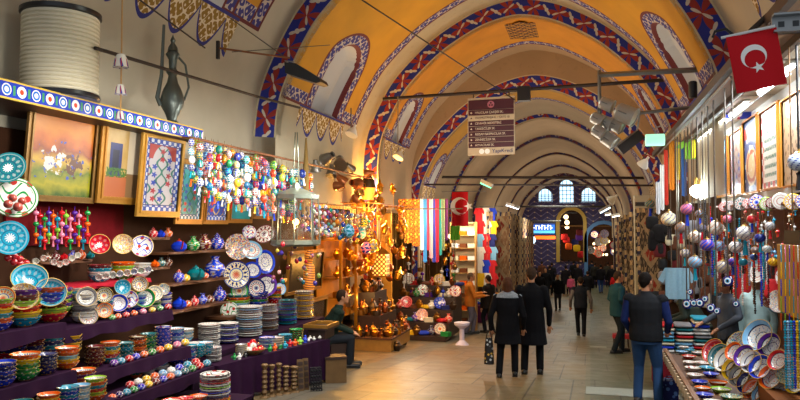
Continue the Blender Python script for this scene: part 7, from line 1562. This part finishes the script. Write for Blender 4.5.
# box with crescent flags, blue bag
P = on_floor(668, 379); s = scl(P); P.y += .1; t = thing('flag_box', 'red box showing white crescents beside the man in jeans', 'box', P, (0, 0, R(-10))); W, Hh = 28/s, 36/s
mb = MB(); mb.box((-W/2, 0, 0), (W/2, .5, Hh), plain('a81c20', .8)); mb.obj('box_body', t, False)
for q, cx_ in enumerate((-W*.22, W*.3)):
    mb = MB(); r = Hh*.2; n = 24; 
    for i in range(n):
        a0, a1 = 2*pi*i/n, 2*pi*(i+1)/n
        if cos((a0+a1)/2) > .9: continue
        mb.add([(r*cos(a0), 0, r*sin(a0)), (r*cos(a1), 0, r*sin(a1)), (r*.3+r*.8*cos(a1), 0, r*.8*sin(a1)), (r*.3+r*.8*cos(a0), 0, r*.8*sin(a0))], [(0, 1, 2, 3)], plain('f0ece8', .8))
    mb.obj('crescent', t, False, loc=(cx_, -.006, Hh*.5)); mb = MB(); mb.add([(r*.3*(1 if k % 2 == 0 else .4)*cos(pi+k*pi/5), 0, r*.3*(1 if k % 2 == 0 else .4)*sin(pi+k*pi/5)) for k in range(10)], [tuple(range(10))], plain('f0ece8', .8)); mb.obj('star', t, False, loc=(cx_+r*1.0, -.006, Hh*.5))
for q in range(5): FOLD((P.x-.1+.12*(q % 2), P.y+.25, P.z+Hh+.04*q), (0, 0, .1*q), '%s folded cloth on the red crescent box, %s from below' % (['teal', 'yellow', 'pink', 'white', 'blue'][q], nth(q)), 'cloth', PAL[['teal', 'yellow', 'pink', 'white', 'blue'][q]], (.2, .2, .04), None)
P = on_floor(669, 402); u = 1/scl(P); g = G('blue_print'); mm = g.done(g.mix(g.voro(14) < .35, srgb('101c6a'), srgb('6a90d8')), .6); t = thing('shopping_bag', 'blue patterned bag standing on the floor before the bowl table', 'bag', P); mb = MB(); mb.prism([(-8*u, 0), (8*u, 0), (9*u, 22*u), (-9*u, 22*u)], -.1, .12, mm); mb.obj('bag_body', t, False); mb = MB(); mb.tube([(-4*u, -.1, 21*u), (-3*u, -.11, 27*u), (3*u, -.11, 27*u), (4*u, -.1, 21*u)], .01, mm, 5); mb.obj('handle', t)
# bowl table ---------------------------------------------------------------
A = at(671, 350, X=1.02); B = at(697, 402, X=1.02); ZB = B.z; YB0, YB1 = B.y-1.6, A.y+.5
t = thing('bowl_table', 'slatted-edged table crowded with bright painted bowls in the right corner', 'table', (1.02, YB0, floor_z(YB0))); L = YB1-YB0; hz = ZB-floor_z(YB0)
mb = MB(); mb.box((0, 0, hz-.06), (1.4, L, hz), M_wood); mb.obj('tabletop', t, False)
mb = MB(); mb.box((.62, 0, hz), (1.4, L, hz+.16), plain('7a4a28', .8)); mb.obj('raised_step', t, False)
mb = MB(); mb.box((-.05, 0, hz-.08), (0, L, hz+.07), plain('7a5030', .5, nz=.3)); 
for k in range(26): mb.box((-.075, .02+L*k/26, hz-.06), (-.05, .02+L*k/26+.05, hz+.05), plain('c8b090', .6))
mb.obj('rail', t, False)
for sx in (.05, 1.3):
    for sy in (.1, L-.15): mb = MB(); mb.box((sx, sy, 0 if sy < 1 else floor_z(YB1)-floor_z(YB0)), (sx+.07, sy+.07, hz-.06), M_woodd); mb.obj('leg', t, False)
mb = MB(); mb.box((.02, .02, .2), (.03, L, hz-.06), plain('3a2a24', .9)); mb.obj('front_board', t, False)
def zfind(px, X, z):
    lo, hi = 60, 900
    for _ in range(30):
        m = (lo+hi)/2
        if at(px, m, X=X).z > z: lo = m
        else: hi = m
    return lo
def onz(px, py, z, label, col, kd, r, h=.8):
    P = at(px, py, Z=z); BOWL[kd]((P.x, P.y, z), (0, 0, px), label, 'bowl', PAL[col], (r/scl(P), r/scl(P), r/scl(P)*h), None)
zt_ = floor_z(YB0)+hz
flat = [(689, 357, 7, 'red', 'A'), (690, 363, 7, 'white', 'A'), (693, 369, 8, 'white', 'D'), (703, 364, 8, 'white', 'A'), (708, 369, 8.5, 'turquoise', 'B'), (711, 375, 8, 'blue', 'B'), (695, 376, 8, 'white', 'A'), (700, 383, 8.5, 'blue', 'B'), (703, 389, 8, 'orange', 'C'), (705, 396, 9, 'blue', 'B'), (718, 384, 9.5, 'orange', 'C'), (721, 391, 10, 'lime green', 'C'), (731, 399, 11, 'green', 'E'), (713, 403, 9, 'white', 'A'), (682, 352, 6, 'pale blue', 'B'), (684, 347, 5, 'white', 'A'), (698, 353, 6, 'grey', 'A'), (714, 358, 7, 'white', 'D'), (690, 350, 5, 'turquoise', 'B'), (722, 371, 7, 'blue', 'A')]
for i, (px, py, r, c, kd) in enumerate(flat): onz(px, py+2, zt_, '%s painted bowl lying flat on the bowl table, %s from the back' % (c, nth(sorted(f[1] for f in flat).index(py))), c, kd, r)
lean = [(715, 352, 6, 13, 'red', 'B'), (721, 357, 6, 13, 'teal', 'B'), (727, 361, 7, 13, 'white', 'F'), (740, 345, 9, 13, 'teal', 'E'), (746, 357, 8, 12, 'purple', 'F'), (753, 363, 8, 12, 'white', 'F'), (762, 368, 9, 13, 'blue', 'F'), (734, 370, 8, 12, 'yellow', 'F'), (741, 377, 8, 12, 'grey', 'F'), (749, 384, 8, 12, 'dark blue', 'F'), (772, 378, 9, 13, 'orange', 'F'), (755, 391, 9, 12, 'orange', 'B'), (763, 396, 9, 11, 'pale blue', 'F'), (781, 390, 10, 13, 'white', 'F'), (793, 397, 9, 12, 'blue', 'E'), (771, 346, 8, 13, 'purple', 'F'), (760, 337, 13, 17, 'pale blue', 'F'), (779, 361, 8, 11, 'red', 'F'), (789, 374, 8, 12, 'green', 'E'), (735, 352, 6, 10, 'orange', 'F'), (796, 384, 8, 11, 'yellow', 'F'), (752, 345, 6, 10, 'blue', 'B')]
for i, (px, py, rx, ry, c, kd) in enumerate(lean):
    X = 1.35+.0042*(px-715)*1.6+(.18 if py < 350 else 0); P = at(px, py, X=X); r = ry/scl(P); n = Vector((-.75, -.55, .5)).normalized()
    BOWL[kd](P-n*r*.3, facing(n, i), '%s patterned bowl standing on edge on the bowl table, %s from the left' % (c, nth(sorted(l[0] for l in lean).index(px))), 'bowl', PAL[c], r, None)
# right edge necklaces and black label board
mb = MB(); P0 = at(778, 244, X=1.85); P1 = at(830, 332, X=1.85); mb.box((1.84, P1.y, P1.z), (1.87, P0.y, P0.z), plain('b88830', .7)); tag(mb.obj('display_board', smooth=False), 'yellow board hung with bright necklaces at the right edge', 'board')
NK = MB(); 
for k in range(28): a = pi*k/27; NK.ball((sin(a*1)*.0+cos(a)*.5, 0, -sin(a)*2.2-.3*k*0), .13, GOC, 6, 4)
NK = proto('necklace', 'necklace', NK); nc = ['turquoise', 'red', 'orange', 'yellow', 'purple', 'green', 'blue', 'pink', 'white', 'lime green']
for r_ in range(5):
    for q in range(7):
        px = 781+q*4.2; py = 246+r_*17; P = at(px, py, X=1.8); c = nc[(r_*3+q*7) % 10]
        NK(P, (0, 0, R(72)), '%s bead necklace, %s in the %s row of the yellow board' % (c, nth(q), nth(r_)), 'necklace', PAL[c], (4.2/scl(P), 4.2/scl(P), 7/scl(P)), 'necklaces on the yellow board')
for q in range(9):
    px = 785+q*3; P = at(px, 322, X=1.72); c = ['turquoise', 'pale blue', 'turquoise', 'blue', 'yellow', 'turquoise', 'pale blue', 'white', 'turquoise'][q]
    CHN(P, (0, 0, 0), '%s bead strand under the yellow necklace board, %s from the left' % (c, nth(q)), 'strand', PAL[c], 1.3/scl(P), 'strands under the necklace board')
P = at(793, 237, X=1.7); u = 1/scl(P); mb = MB(); mb.box((-.01, -14*u, -6.5*u), (.01, 14*u, 6.5*u), plain('0a0a0c', .6)); o = tag(mb.obj('black_board', smooth=False), 'blank black board at the right edge above the necklaces', 'board'); o.location = P; o.rotation_euler = (0, 0, R(15))
cordto(o, zr1, 'wire', .006)
# ------------------------------------------------ remove shapes that were never placed
for p in ALLP:
    if not p.used:
        for k in p.kids: bpy.data.objects.remove(k)
        bpy.data.objects.remove(p.o)

dg = bpy.context.evaluated_depsgraph_get(); dg.update()
for o in [o for o in bpy.data.objects if o.type == 'FONT']:
    me = bpy.data.meshes.new_from_object(o.evaluated_get(dg)); n = bpy.data.objects.new('lettering', me); sc.collection.objects.link(n)
    n.parent = o.parent; n.location = o.location; n.rotation_euler = o.rotation_euler; n.scale = o.scale; bpy.data.objects.remove(o)
